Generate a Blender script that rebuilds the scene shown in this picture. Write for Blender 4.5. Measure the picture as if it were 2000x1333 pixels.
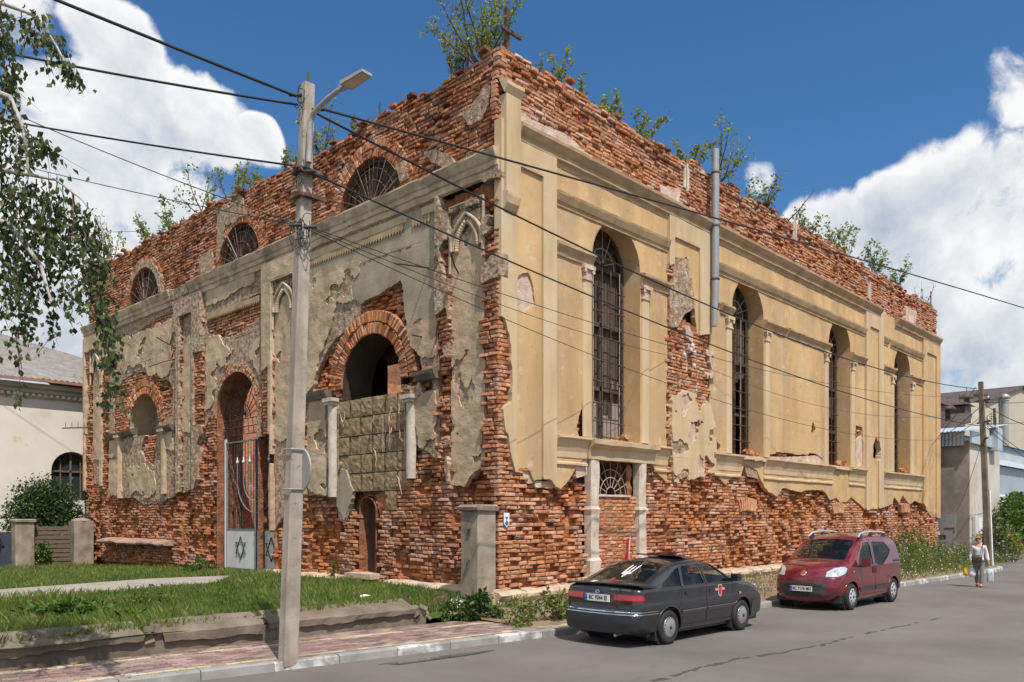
import bpy, bmesh, math, random
import numpy as np
from mathutils import Vector, Matrix, Euler
for o in list(bpy.data.objects):
    bpy.data.objects.remove(o)
sc = bpy.context.scene
COL = sc.collection
rnd = random.Random(11)
PI = math.pi
rad = math.radians

# ---------------------------------------------------------------- camera
FPX, CXP, HYP, AZ, CAMH = 1595.0, 1000.0, 1010.0, rad(43.5), 2.15   # photo pixels (2000 wide), horizon row, heading
FW = (math.cos(AZ), math.sin(AZ)); RT = (math.sin(AZ), -math.cos(AZ))
CAM = Vector((-13.005, -12.735, CAMH))
cd = bpy.data.cameras.new('camera'); cam = bpy.data.objects.new('camera', cd); COL.objects.link(cam)
cd.sensor_width = 36; cd.lens = 36*FPX/2000; cd.shift_y = (HYP-666.5)/2000; cd.clip_end = 3000; cd.clip_start = .1
cam.location = CAM; cam.rotation_euler = (PI/2, 0, AZ-PI/2)
sc.camera = cam

# ---------------------------------------------------------------- sun, sky, exposure
SUN_EL = rad(58)
SUN_AZ = Vector((-.36, -.933)).normalized()
SUN = Vector((SUN_AZ.x*math.cos(SUN_EL), SUN_AZ.y*math.cos(SUN_EL), math.sin(SUN_EL)))
sd = bpy.data.lights.new('sun', 'SUN'); sd.energy = 5.0; sd.angle = rad(.5); sd.color = (1, .94, .85)
so = bpy.data.objects.new('sun', sd); COL.objects.link(so); so.location = (0, -30, 60)
so.rotation_euler = SUN.to_track_quat('Z', 'Y').to_euler()
sc.view_settings.view_transform = 'Standard'; sc.view_settings.look = 'None'
sc.view_settings.exposure = 0.0; sc.view_settings.gamma = 1; sc.view_settings.use_curve_mapping = False

def ray(x, y):
    k = (x-CXP)/FPX
    return Vector((FW[0]+k*RT[0], FW[1]+k*RT[1], (HYP-y)/FPX))

def at(x, y, depth):
    """world point seen at photo pixel (x, y), depth metres in front of the camera"""
    return CAM + ray(x, y)*depth

def gr(x, y, z=0.0):
    r = ray(x, y); return CAM + r*((z-CAMH)/r.z)

def pr(x, y, off=0.0):      # pixel -> side wall plane (y = off): u = X, v = z
    r = ray(x, y); p = CAM + r*((off-CAM.y)/r.y); return (p.x, p.z)

def pf(x, y, off=0.0):      # pixel -> front wall plane (x = off): u = Y, v = z
    r = ray(x, y); p = CAM + r*((off-CAM.x)/r.x); return (p.y, p.z)

def proj(p):
    v = Vector(p)-CAM; d = v.x*FW[0]+v.y*FW[1]
    return CXP+FPX*(v.x*RT[0]+v.y*RT[1])/d, HYP-FPX*v.z/d, d

def nd(nt, typ, **kw):
    n = nt.nodes.new(typ)
    for k, v in kw.items():
        if k.startswith('_'):
            setattr(n, k[1:], v)
        else:
            s = n.inputs[int(k[1:])] if k[0] == 'i' and k[1:].isdigit() else n.inputs[{'A': 6, 'B': 7}[k]] if typ == 'ShaderNodeMix' else n.inputs[k]
            if hasattr(v, 'is_linked'):
                nt.links.new(v, s)
            else:
                s.default_value = v
    return n

w = bpy.data.worlds.new('World'); sc.world = w; w.use_nodes = True
nt = w.node_tree; nt.nodes.clear()
sky = nd(nt, 'ShaderNodeTexSky', _sky_type='NISHITA', _sun_disc=False, _sun_elevation=SUN_EL,
         _sun_rotation=math.atan2(SUN.x, SUN.y), _altitude=300, _air_density=1.0, _dust_density=.35, _ozone_density=2.6)
tc = nd(nt, 'ShaderNodeTexCoord')
dirn = nd(nt, 'ShaderNodeVectorMath', _operation='NORMALIZE', i0=tc.outputs['Generated']).outputs[0]
def M(op, a, b=None, c=None, clamp=False):
    kw = {'i0': a}
    if b is not None: kw['i1'] = b
    if c is not None: kw['i2'] = c
    return nd(nt, 'ShaderNodeMath', _operation=op, _use_clamp=clamp, **kw).outputs[0]
warpn = nd(nt, 'ShaderNodeTexNoise', Vector=dirn, Scale=5.0, Detail=3.0)
warp = nd(nt, 'ShaderNodeVectorMath', _operation='SCALE', i0=nd(nt, 'ShaderNodeVectorMath', _operation='SUBTRACT', i0=warpn.outputs['Color'], i1=(.5, .5, .5)).outputs[0], Scale=.10).outputs[0]
wdir = nd(nt, 'ShaderNodeVectorMath', _operation='NORMALIZE', i0=nd(nt, 'ShaderNodeVectorMath', _operation='ADD', i0=dirn, i1=warp).outputs[0]).outputs[0]
# cumulus banks that stand where the photograph has them; the same noise goes on all round the sky
banks = [(260, 235, 150, 1.0), (235, 95, 95, 1.0), (130, 400, 210, 1.0), (400, 250, 120, 1.0), (500, 285, 55, .9), (60, 640, 200, .85),
         (330, 470, 190, .9), (-60, 420, 200, .9), (110, 210, 90, .8), (1745, 420, 110, 1.0), (1860, 420, 150, 1.0), (1990, 400, 140, 1.0), (1650, 430, 90, .95), (1590, 425, 60, .8),
         (1700, 560, 170, .85), (1800, 560, 130, .9), (1960, 690, 170, .85), (2080, 560, 120, .8), (2000, 190, 75, .8), (1940, 300, 55, .5), (40, 25, 110, .5), (1480, 350, 40, .5), (1850, 800, 150, .9)]
acc = None
for (bx, by, br, amp) in banks:
    v = ray(bx, by).normalized()
    d = nd(nt, 'ShaderNodeVectorMath', _operation='DOT_PRODUCT', i0=wdir, i1=tuple(v)).outputs['Value']
    ar = br/FPX*(.69 if bx < 700 else .78)
    k = nd(nt, 'ShaderNodeMapRange', _interpolation_type='SMOOTHSTEP', i0=d, i1=math.cos(ar*1.35), i2=math.cos(ar*.25), i3=0.0, i4=amp).outputs[0]
    acc = k if acc is None else M('MAXIMUM', acc, k)
n1 = nd(nt, 'ShaderNodeTexNoise', Vector=wdir, Scale=9.0, Detail=10.0, Roughness=.60).outputs['Fac']
nbig = nd(nt, 'ShaderNodeTexNoise', Vector=dirn, Scale=2.3, Detail=4.0).outputs['Fac']
nfine = nd(nt, 'ShaderNodeTexNoise', Vector=wdir, Scale=26.0, Detail=9.0, Roughness=.62).outputs['Fac']
# the same density a little towards the sun: gives the clouds lit and shaded sides
lit_dir = (SUN - Vector(ray(1000, 500)).normalized()*SUN.dot(Vector(ray(1000, 500)).normalized())).normalized()*.030
sdir = nd(nt, 'ShaderNodeVectorMath', _operation='ADD', i0=wdir, i1=tuple(lit_dir)).outputs[0]
n1s = nd(nt, 'ShaderNodeTexNoise', Vector=sdir, Scale=9.0, Detail=6.0, Roughness=.60).outputs['Fac']
# outside the view: ordinary scattered cumulus of the same noise
cosc = nd(nt, 'ShaderNodeVectorMath', _operation='DOT_PRODUCT', i0=dirn, i1=tuple(ray(1000, 500).normalized())).outputs['Value']
outside = nd(nt, 'ShaderNodeMapRange', i0=cosc, i1=.80, i2=.62, i3=0.0, i4=1.0, _interpolation_type='SMOOTHSTEP').outputs[0]
other = M('MULTIPLY', M('MULTIPLY', outside, nbig), 1.25)
dens0 = M('MAXIMUM', acc, other)
ngain = nd(nt, 'ShaderNodeMapRange', i0=dens0, i1=0.0, i2=.4, i3=.35, i4=1.0).outputs[0]
cov = M('ADD', dens0, M('MULTIPLY', ngain, M('ADD', M('MULTIPLY', M('SUBTRACT', n1, .5), 2.3), M('MULTIPLY', M('SUBTRACT', nfine, .5), .75))))
mask = nd(nt, 'ShaderNodeMapRange', _interpolation_type='SMOOTHSTEP', i0=cov, i1=.34, i2=.76, i3=0.0, i4=1.0).outputs[0]
zz = nd(nt, 'ShaderNodeSeparateXYZ', Vector=dirn).outputs['Z']
low = nd(nt, 'ShaderNodeMapRange', i0=zz, i1=.50, i2=.10, i3=0.0, i4=.42).outputs[0]
thick = nd(nt, 'ShaderNodeMapRange', _interpolation_type='SMOOTHSTEP', i0=cov, i1=.6, i2=1.5, i3=0.0, i4=.45).outputs[0]
relief_ = M('MULTIPLY', M('SUBTRACT', n1s, n1), 2.6)
shade = M('ADD', M('ADD', thick, low), relief_, clamp=True)
ccol = nd(nt, 'ShaderNodeMix', _data_type='RGBA', i0=shade, A=(12.3, 12.3, 12.4, 1), B=(5.6, 6.6, 8.0, 1)).outputs[2]
skyc = nd(nt, 'ShaderNodeMix', _data_type='RGBA', _blend_type='MULTIPLY', i0=1.0, A=sky.outputs[0], B=(.74, 1.27, 1.62, 1)).outputs[2]
mixc = nd(nt, 'ShaderNodeMix', _data_type='RGBA', i0=mask, A=skyc, B=ccol).outputs[2]
bg = nd(nt, 'ShaderNodeBackground', Color=mixc, Strength=.078)
nt.links.new(bg.outputs[0], nd(nt, 'ShaderNodeOutputWorld').inputs[0])

# ================================================================ helpers
ORG = {}
def thing(name, label, cat, loc=(0, 0, 0), group=None, rz=0):
    o = bpy.data.objects.new(name, None); COL.objects.link(o)
    o.location = loc; o.rotation_euler = (0, 0, rz); o['label'] = label; o['category'] = cat
    o.empty_display_size = .2
    if group: o['group'] = group
    ORG[o] = Vector(loc)
    return o

def tag(o, label, cat, group=None):
    o['label'] = label; o['category'] = cat
    if group: o['group'] = group
    return o

def link(name, me, parent=None):
    o = bpy.data.objects.new(name, me); COL.objects.link(o)
    if parent is not None:
        o.parent = parent; ORG[o] = ORG.get(parent, Vector())
    return o

class MB:
    def __init__(s): s.v = []; s.f = []; s.sm = []; s.tint = []
    def add(s, vs, fs, smooth=False, tint=None):
        b = len(s.v); s.v += [tuple(p) for p in vs]
        for f in fs: s.f.append(tuple(i+b for i in f)); s.sm.append(smooth)
        if tint is not None: s.tint += [tint]*len(vs)
        return s
    def hexa(s, p, tint=None):          # 8 points: bottom 0-3 CCW, top 4-7
        return s.add(p, [(3, 2, 1, 0), (4, 5, 6, 7), (0, 1, 5, 4), (1, 2, 6, 5), (2, 3, 7, 6), (3, 0, 4, 7)], tint=tint)
    def box(s, c, d, rot=None, tint=None):
        x, y, z = d[0]/2, d[1]/2, d[2]/2
        p = [Vector(q) for q in ((-x, -y, -z), (x, -y, -z), (x, y, -z), (-x, y, -z), (-x, -y, z), (x, -y, z), (x, y, z), (-x, y, z))]
        if rot is not None: p = [rot @ q for q in p]
        return s.hexa([q+Vector(c) for q in p], tint)
    def bbox(s, lo, hi): return s.box([(a+b)/2 for a, b in zip(lo, hi)], [b-a for a, b in zip(lo, hi)])
    def tube(s, pts, r, n=8, cap=True, smooth=True, tint=None):
        pts = [Vector(p) for p in pts]; m = len(pts)
        rr = [r]*m if not hasattr(r, '__len__') else r
        vs = []; up = None
        for i, p in enumerate(pts):
            t = (pts[min(i+1, m-1)]-pts[max(i-1, 0)])
            t = t.normalized() if t.length > 1e-9 else Vector((0, 0, 1))
            if up is None:
                up = Vector((0, 0, 1)) if abs(t.z) < .9 else Vector((1, 0, 0))
            a = t.cross(up)
            if a.length < 1e-6: a = t.orthogonal()
            a.normalize(); b = a.cross(t).normalized(); up = b
            for k in range(n):
                an = 2*PI*k/n
                vs.append(p+(a*math.cos(an)+b*math.sin(an))*rr[i])
        fs = [(i*n+k, i*n+(k+1) % n, (i+1)*n+(k+1) % n, (i+1)*n+k) for i in range(m-1) for k in range(n)]
        fs = [f[::-1] for f in fs]
        s.add(vs, fs, smooth, tint)
        if cap:
            s.add(vs[:n], [tuple(range(n))], tint=tint); s.add(vs[-n:], [tuple(range(n))[::-1]], tint=tint)
        return s
    def lathe(s, prof, n=24, mat=None, smooth=True):   # prof: (radius, height) around local Z
        vs = []
        for r, z in prof:
            for k in range(n):
                a = 2*PI*k/n; vs.append(Vector((r*math.cos(a), r*math.sin(a), z)))
        if mat is not None: vs = [mat @ q for q in vs]
        m = len(prof)
        fs = [(i*n+k, i*n+(k+1) % n, (i+1)*n+(k+1) % n, (i+1)*n+k) for i in range(m-1) for k in range(n)]
        s.add(vs, fs, smooth)
        s.add(vs[:n], [tuple(range(n))[::-1]]); s.add(vs[-n:], [tuple(range(n))])
        return s
    def prism(s, poly, fn, d0, d1, smooth_side=False):   # 2-D polygon (CCW) through fn(u, v, d)
        n = len(poly); a = [fn(u, v, d1) for u, v in poly]; b = [fn(u, v, d0) for u, v in poly]
        s.add(a, [tuple(range(n))]); s.add(b, [tuple(range(n))[::-1]])
        s.add(a+b, [(i, n+i, n+(i+1) % n, (i+1) % n) for i in range(n)], smooth_side)
        return s
    def build(s, name, mat, parent=None, world=True, fix=False):
        me = bpy.data.meshes.new(name)
        v = s.v
        if world and parent is not None:
            o0 = ORG.get(parent, Vector())
            if o0.length > 0: v = [(p[0]-o0.x, p[1]-o0.y, p[2]-o0.z) for p in v]
        me.from_pydata([tuple(p) for p in v], [], s.f)
        me.polygons.foreach_set('use_smooth', s.sm)
        if s.tint and len(s.tint) == len(s.v):
            at_ = me.color_attributes.new('tint', 'FLOAT_COLOR', 'POINT')
            at_.data.foreach_set('color', np.array(s.tint, dtype=np.float32).ravel())
        if mat is not None: me.materials.append(mat)
        if fix:
            bm = bmesh.new(); bm.from_mesh(me); bmesh.ops.recalc_face_normals(bm, faces=bm.faces); bm.to_mesh(me); bm.free()
        return link(name, me, parent)

def struct(o): o['kind'] = 'structure'; return o
def stuff(o): o['kind'] = 'stuff'; return o

# ---- numpy noise
_lat = np.random.RandomState(3).rand(6, 128, 128)
def vnoise(u, v, seed=0):
    L = _lat[seed % 6]; u = np.asarray(u)+seed*17.3; v = np.asarray(v)+seed*9.7
    iu = np.floor(u).astype(int); iv = np.floor(v).astype(int); fu = u-iu; fv = v-iv
    fu = fu*fu*(3-2*fu); fv = fv*fv*(3-2*fv)
    g = lambda a, b: L[(iv+b) % 128, (iu+a) % 128]
    return (g(0, 0)*(1-fu)+g(1, 0)*fu)*(1-fv)+(g(0, 1)*(1-fu)+g(1, 1)*fu)*fv
def fbm(u, v, scale=1.0, seed=0, octv=4):
    t = 0; a = .5; tot = 0
    for i in range(octv):
        t = t+a*vnoise(np.asarray(u)*scale, np.asarray(v)*scale, seed+i); tot += a; a *= .5; scale *= 2.1
    return t/tot-.5

def poly_sd(U, V, pts):
    """signed distance, positive inside"""
    ins = np.zeros(U.shape, bool); d = np.full(U.shape, 1e9)
    n = len(pts)
    for i in range(n):
        x1, y1 = pts[i]; x2, y2 = pts[(i+1) % n]
        dx, dy = x2-x1, y2-y1; L2 = dx*dx+dy*dy+1e-12
        t = np.clip(((U-x1)*dx+(V-y1)*dy)/L2, 0, 1)
        d = np.minimum(d, (U-x1-t*dx)**2+(V-y1-t*dy)**2)
        if abs(dy) > 1e-12:
            c = ((y1 > V) != (y2 > V)) & (U < dx*(V-y1)/dy+x1)
            ins ^= c
    d = np.sqrt(d)
    return np.where(ins, d, -d)
def rect_sd(U, V, u0, u1, v0, v1):
    return np.minimum(np.minimum(U-u0, u1-U), np.minimum(V-v0, v1-V))
def arch_sd(U, V, uc, r, v0, vs):
    """opening with a round head: centre uc, radius r, sill v0, spring line vs"""
    rect = np.minimum(np.minimum(U-uc+r, uc+r-U), np.minimum(V-v0, vs+.01-V))
    circ = np.where(V >= vs-.001, r-np.hypot(U-uc, V-vs), -9)
    return np.maximum(rect, circ)
def union(*a):
    o = a[0]
    for b in a[1:]: o = np.maximum(o, b)
    return o

class Facade:
    def __init__(s, kind, u0, u1, v0, v1, res):
        s.kind = kind; s.u0, s.v0, s.res = u0, v0, res
        nu = int(round((u1-u0)/res))+1; nv = int(round((v1-v0)/res))+1
        s.us = u0+np.arange(nu)*res; s.vs = v0+np.arange(nv)*res
        s.U, s.V = np.meshgrid(s.us, s.vs)
    def P(s, u, v, d):
        return Vector((u, -d, v)) if s.kind == 'side' else Vector((-d, u, v))
    def sample(s, G, u, v):
        i = min(max(int(round((u-s.u0)/s.res)), 0), G.shape[1]-1); j = min(max(int(round((v-s.v0)/s.res)), 0), G.shape[0]-1)
        return G[j, i]
    def sheet(s, name, F, df, db, mat, parent=None, win=None, dvar=0.0):
        """solid sheet where F > 0, with ragged sides (marching squares, whole cells merged)"""
        U0, res = s.u0, s.res
        i0, i1, j0, j1 = 0, F.shape[1], 0, F.shape[0]
        if win:
            i0 = max(0, int((win[0]-s.u0)/res)-1); i1 = min(F.shape[1], int((win[1]-s.u0)/res)+3)
            j0 = max(0, int((win[2]-s.v0)/res)-1); j1 = min(F.shape[0], int((win[3]-s.v0)/res)+3)
        f = F[j0:j1, i0:i1].copy(); us = s.us[i0:i1]; vs = s.vs[j0:j1]
        f[0, :] = np.minimum(f[0, :], -1e-4); f[-1, :] = np.minimum(f[-1, :], -1e-4); f[:, 0] = np.minimum(f[:, 0], -1e-4); f[:, -1] = np.minimum(f[:, -1], -1e-4)
        ins = f > 0
        a, b, c, d = ins[:-1, :-1], ins[:-1, 1:], ins[1:, 1:], ins[1:, :-1]
        full = a & b & c & d; mixed = (a | b | c | d) & ~full
        V = []; Fc = []
        def quad(u0, u1, v0, v1):
            k = len(V); V.extend([(u0, v0, df), (u1, v0, df), (u1, v1, df), (u0, v1, df)]); Fc.append((k, k+1, k+2, k+3))
        openr = {}
        for j in range(full.shape[0]):
            r = full[j]; e = np.diff(np.concatenate(([0], r.astype(np.int8), [0])))
            st = np.where(e == 1)[0]; en = np.where(e == -1)[0]; cur = set(zip(st.tolist(), en.tolist()))
            for key in list(openr):
                if key not in cur or j-openr[key] > 11:
                    quad(us[key[0]], us[key[1]], vs[openr[key]], vs[j]); del openr[key]
            for key in cur:
                if key not in openr: openr[key] = j
        for key, jj in openr.items(): quad(us[key[0]], us[key[1]], vs[jj], vs[full.shape[0]])
        for j, i in zip(*np.where(mixed)):
            cs = ((us[i], vs[j], f[j, i]), (us[i+1], vs[j], f[j, i+1]), (us[i+1], vs[j+1], f[j+1, i+1]), (us[i], vs[j+1], f[j+1, i]))
            poly = []; marks = []
            for k in range(4):
                p, q = cs[k], cs[(k+1) % 4]
                if p[2] > 0: poly.append((p[0], p[1]))
                if (p[2] > 0) != (q[2] > 0):
                    t = min(max(p[2]/(p[2]-q[2]), .03), .97)
                    marks.append(('x' if p[2] > 0 else 'e', len(poly))); poly.append((p[0]+(q[0]-p[0])*t, p[1]+(q[1]-p[1])*t))
            if len(poly) < 3: continue
            k = len(V); V.extend([(x, y, df) for x, y in poly]); Fc.append(tuple(range(k, k+len(poly))))
            for m, (ty, ix) in enumerate(marks):
                if ty == 'x':
                    iy = marks[(m+1) % len(marks)][1]
                    A, B = poly[ix], poly[iy]; kk = len(V)
                    V.extend([(B[0], B[1], df), (A[0], A[1], df), (A[0], A[1], db), (B[0], B[1], db)]); Fc.append((kk, kk+1, kk+2, kk+3))
        if not V: return None
        A = np.array(V)
        if dvar:
            fr = A[:, 2] == df
            A[fr, 2] += fbm(A[fr, 0], A[fr, 1], 1.1, 4)*dvar
        if s.kind == 'side':
            W = np.stack([A[:, 0], -A[:, 2], A[:, 1]], 1); FF = Fc
        else:
            W = np.stack([-A[:, 2], A[:, 0], A[:, 1]], 1); FF = [q[::-1] for q in Fc]
        me = bpy.data.meshes.new(name); me.from_pydata(W.tolist(), [], FF); me.materials.append(mat)
        return link(name, me, parent)
    def mould(s, name, u0, u1, prof, mat, parent, gaps=(), step=.35, jit=.006, seed=1, ends=True):
        """profile [(d, v)] swept along u; worn a little; gaps = broken-off stretches"""
        rr = random.Random(seed); segs = []; a = u0; out = None
        for g0, g1 in sorted(gaps):
            if g0 > a: segs.append((a, g0))
            a = max(a, g1)
        if a < u1: segs.append((a, u1))
        n = len(prof)
        for (a, b) in segs:
            mb = MB(); m = max(1, int((b-a)/step)); vs = []
            for i in range(m+1):
                u = a+(b-a)*i/m; jd = rr.uniform(-jit, jit); jv = rr.uniform(-jit, jit)
                for k, (d, v) in enumerate(prof):
                    e = 0 if d < .02 else 1
                    vs.append(s.P(u, v+jv*e, d+jd*e+rr.uniform(-jit, jit)*.6*e))
            fs = [(i*n+k, (i+1)*n+k, (i+1)*n+k+1, i*n+k+1) for i in range(m) for k in range(n-1)]
            caps = [tuple(range(n)), tuple(range(m*n, m*n+n))[::-1]]
            fs += caps
            if s.kind != 'side': fs = [q[::-1] for q in fs]
            mb.add(vs, fs); out = mb.build(name, mat, parent)
        return out

# ================================================================ materials
MATS = {}
def pm(name, cols, scale=2.0, bump=.35, bscale=60.0, bdist=.01, rough=.88, metal=0.0, spec=.3, streak=1.0, streaks=None, spots=None, pos=(.3, .7), coat=0.0, detail=6.0, attr=False, bump2=None, trans=0.0, alpha=None, obj=False):
    """cols: colours spread over a noise; streak > 1 stretches it vertically; spots = (colour, scale, threshold)"""
    m = bpy.data.materials.new(name); m.use_nodes = True; nt = m.node_tree
    b = nt.nodes['Principled BSDF']; b.inputs['Roughness'].default_value = rough; b.inputs['Metallic'].default_value = metal
    b.inputs['Specular IOR Level'].default_value = spec; b.inputs['Coat Weight'].default_value = coat
    if obj: P = nd(nt, 'ShaderNodeTexCoord').outputs['Object']
    else: P = nd(nt, 'ShaderNodeNewGeometry').outputs['Position']
    mp = nd(nt, 'ShaderNodeMapping', Vector=P, Scale=(1, 1, 1/streak)).outputs[0]
    n = nd(nt, 'ShaderNodeTexNoise', Vector=mp, Scale=scale, Detail=detail, Roughness=.6)
    r = nd(nt, 'ShaderNodeValToRGB', Fac=n.outputs['Fac']); el = r.color_ramp.elements
    k = len(cols)
    while len(el) < k: el.new(.5)
    for i, c in enumerate(cols):
        el[i].position = pos[0]+(pos[1]-pos[0])*(i/(k-1) if k > 1 else 0); el[i].color = (*c, 1)
    col = r.outputs[0]
    if attr:
        a = nd(nt, 'ShaderNodeAttribute', _attribute_name='tint')
        sp = nd(nt, 'ShaderNodeSeparateColor', Color=a.outputs['Color'])
        hs = nd(nt, 'ShaderNodeHueSaturation', Hue=nd(nt, 'ShaderNodeMapRange', i0=sp.outputs[1], i3=.485, i4=.515).outputs[0], Saturation=nd(nt, 'ShaderNodeMapRange', i0=sp.outputs[2], i3=.75, i4=1.15).outputs[0], Value=nd(nt, 'ShaderNodeMapRange', i0=sp.outputs[0], i3=.6, i4=1.4).outputs[0], Color=col)
        col = hs.outputs[0]
    if streaks:
        mp2 = nd(nt, 'ShaderNodeMapping', Vector=P, Scale=(1, 1, .06)).outputs[0]
        n2 = nd(nt, 'ShaderNodeTexNoise', Vector=mp2, Scale=streaks[1], Detail=4.0)
        f2 = nd(nt, 'ShaderNodeMapRange', i0=n2.outputs['Fac'], i1=streaks[2], i2=streaks[2]+.25, i3=0.0, i4=streaks[3]).outputs[0]
        col = nd(nt, 'ShaderNodeMix', _data_type='RGBA', i0=f2, A=col, B=(*streaks[0], 1)).outputs[2]
    for sp_ in (spots or []):
        n3 = nd(nt, 'ShaderNodeTexNoise', Vector=P, Scale=sp_[1], Detail=5.0, Roughness=.65)
        f3 = nd(nt, 'ShaderNodeMapRange', i0=n3.outputs['Fac'], i1=sp_[2], i2=sp_[2]+sp_[3], i3=0.0, i4=sp_[4]).outputs[0]
        col = nd(nt, 'ShaderNodeMix', _data_type='RGBA', i0=f3, A=col, B=(*sp_[0], 1)).outputs[2]
    nt.links.new(col, b.inputs['Base Color'])
    if bump:
        nb = nd(nt, 'ShaderNodeTexNoise', Vector=P, Scale=bscale, Detail=5.0, Roughness=.65)
        bp = nd(nt, 'ShaderNodeBump', Strength=bump, Distance=bdist, Height=nb.outputs['Fac'])
        nrm = bp.outputs[0]
        if bump2:
            nb2 = nd(nt, 'ShaderNodeTexNoise', Vector=P, Scale=bump2[0], Detail=3.0)
            bp2 = nd(nt, 'ShaderNodeBump', Strength=bump2[1], Distance=bump2[2], Height=nb2.outputs['Fac'], Normal=nrm)
            nrm = bp2.outputs[0]
        nt.links.new(nrm, b.inputs['Normal'])
    if trans:
        b.inputs['Transmission Weight'].default_value = trans
    MATS[name] = m
    return m

def leafmat(name, c1, c2, c3=None, rough=.5, tr=.35):
    """leaf: colour varies per leaf (tint attribute), light passes through a little"""
    m = bpy.data.materials.new(name); m.use_nodes = True; nt = m.node_tree
    b = nt.nodes['Principled BSDF']; b.inputs['Roughness'].default_value = rough; b.inputs['Specular IOR Level'].default_value = .35
    a = nd(nt, 'ShaderNodeAttribute', _attribute_name='tint')
    sp = nd(nt, 'ShaderNodeSeparateColor', Color=a.outputs['Color'])
    r = nd(nt, 'ShaderNodeValToRGB', Fac=sp.outputs[0]); el = r.color_ramp.elements
    el[0].color = (*c1, 1); el[1].color = (*c2, 1)
    if c3: e = el.new(.93); e.color = (*c2, 1); el[2].color = (*c3, 1)
    nt.links.new(r.outputs[0], b.inputs['Base Color'])
    tl = nd(nt, 'ShaderNodeBsdfTranslucent', Color=r.outputs[0])
    mx = nd(nt, 'ShaderNodeMixShader', Fac=tr, i1=b.outputs[0], i2=tl.outputs[0])
    nt.links.new(mx.outputs[0], nt.nodes['Material Output'].inputs['Surface'])
    MATS[name] = m
    return m

def glassmat(name, tint=(.02, .025, .03), alpha=.35, rough=.02):
    m = bpy.data.materials.new(name); m.use_nodes = True; nt = m.node_tree
    b = nt.nodes['Principled BSDF']; b.inputs['Base Color'].default_value = (*tint, 1); b.inputs['Roughness'].default_value = rough; b.inputs['Specular IOR Level'].default_value = .6
    t = nd(nt, 'ShaderNodeBsdfTransparent', Color=(.75, .8, .8, 1))
    mx = nd(nt, 'ShaderNodeMixShader', Fac=1-alpha, i1=b.outputs[0], i2=t.outputs[0])
    nt.links.new(mx.outputs[0], nt.nodes['Material Output'].inputs['Surface'])
    MATS[name] = m
    return m

m_yel = pm('plaster_yellow', [(0.435, 0.280, 0.134), (0.544, 0.364, 0.184), (0.615, 0.431, 0.232)], scale=.9, streak=3, bump=.45, bscale=36, bdist=.010, spec=.15,
           streaks=((.37, .235, .135), 1.3, .47, .62), spots=[((.37, .285, .195), .6, .48, .2, .65), ((.50, .30, .16), .4, .58, .12, .6), ((.60, .51, .37), 2.6, .60, .06, .5), ((.26, .20, .14), 5.0, .63, .05, .6), ((.30, .21, .14), .35, .54, .15, .5), ((.70, .58, .38), 1.7, .60, .1, .35), ((.40, .33, .24), 11, .68, .04, .35)], bump2=(3.0, .3, .03))
m_trim = pm('plaster_pale', [(0.421, 0.307, 0.184), (0.522, 0.399, 0.252), (0.572, 0.460, 0.313)], scale=1.6, streak=4, bump=.25, bscale=50, bdist=.006, spec=.15,
            streaks=((.36, .26, .17), 3, .54, .5), spots=[((.45, .32, .2), 1.2, .58, .1, .45), ((.3, .25, .19), 9, .66, .05, .4)])
m_grey = pm('plaster_greyed', [(0.359, 0.259, 0.170), (0.497, 0.370, 0.247), (0.601, 0.459, 0.321)], scale=1.1, streak=1.6, bump=.7, bscale=28, bdist=.02, spec=.15,
            streaks=((.24, .19, .13), 2.0, .55, .5), spots=[((.28, .25, .19), 1.3, .56, .12, .55), ((.5, .36, .2), 1.0, .62, .1, .4), ((.20, .17, .135), 9, .62, .05, .6)], bump2=(2.4, .8, .09))
m_rough = pm('render_coat_rough', [(0.182, 0.123, 0.082), (0.385, 0.279, 0.195), (0.642, 0.485, 0.353)], scale=7, bump=1.0, bscale=13, bdist=.09, spec=.1, pos=(.32, .66),
             spots=[((.34, .15, .085), 1.6, .58, .08, .6), ((.62, .58, .52), 3.1, .60, .05, .6)], bump2=(45, .8, .015))
m_pinkr = pm('lime_wash_remains', [(.40, .24, .17), (.55, .42, .34), (.66, .58, .50)], scale=3.2, bump=.9, bscale=20, bdist=.03, spec=.1, bump2=(60, .6, .01))
m_mould = pm('moulding_grimy', [(0.319, 0.222, 0.130), (0.425, 0.302, 0.181), (0.496, 0.367, 0.228)], scale=2.2, bump=.4, bscale=40, bdist=.01, spec=.15, streaks=((.26, .19, .13), 3, .54, .5), spots=[((.26, .20, .15), 1.6, .56, .12, .5), ((.42, .24, .15), 2.4, .62, .06, .5)])
m_mould2 = pm('front_moulding', [(0.352, 0.253, 0.167), (0.507, 0.384, 0.269), (0.661, 0.529, 0.404)], scale=2.0, bump=.5, bscale=35, bdist=.012, spec=.15, streaks=((.26, .16, .09), 2.4, .52, .6), spots=[((.17, .145, .12), 1.4, .53, .1, .65)])
m_mortar = pm('old_mortar', [(.20, .07, .03), (.36, .145, .062), (.44, .24, .14)], scale=4, bump=1.0, bscale=22, bdist=.03, spec=.1, pos=(.32, .68), spots=[((.48, .33, .23), 1.1, .54, .16, .45), ((.46, .17, .06), 1.7, .54, .1, .7)], bump2=(70, .8, .012))
m_core = pm('wall_core', [(.16, .065, .035), (.32, .14, .075), (.42, .21, .12)], scale=5, bump=1.0, bscale=14, bdist=.07, spec=.1, spots=[((.12, .06, .04), 2.2, .56, .1, .6)], bump2=(60, .8, .02))
m_inner = pm('inner_brick', [(.34, .14, .075), (.50, .24, .135), (.56, .33, .22)], scale=3, bump=1.0, bscale=9, bdist=.05, spec=.1, bump2=(40, .7, .02))
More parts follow.
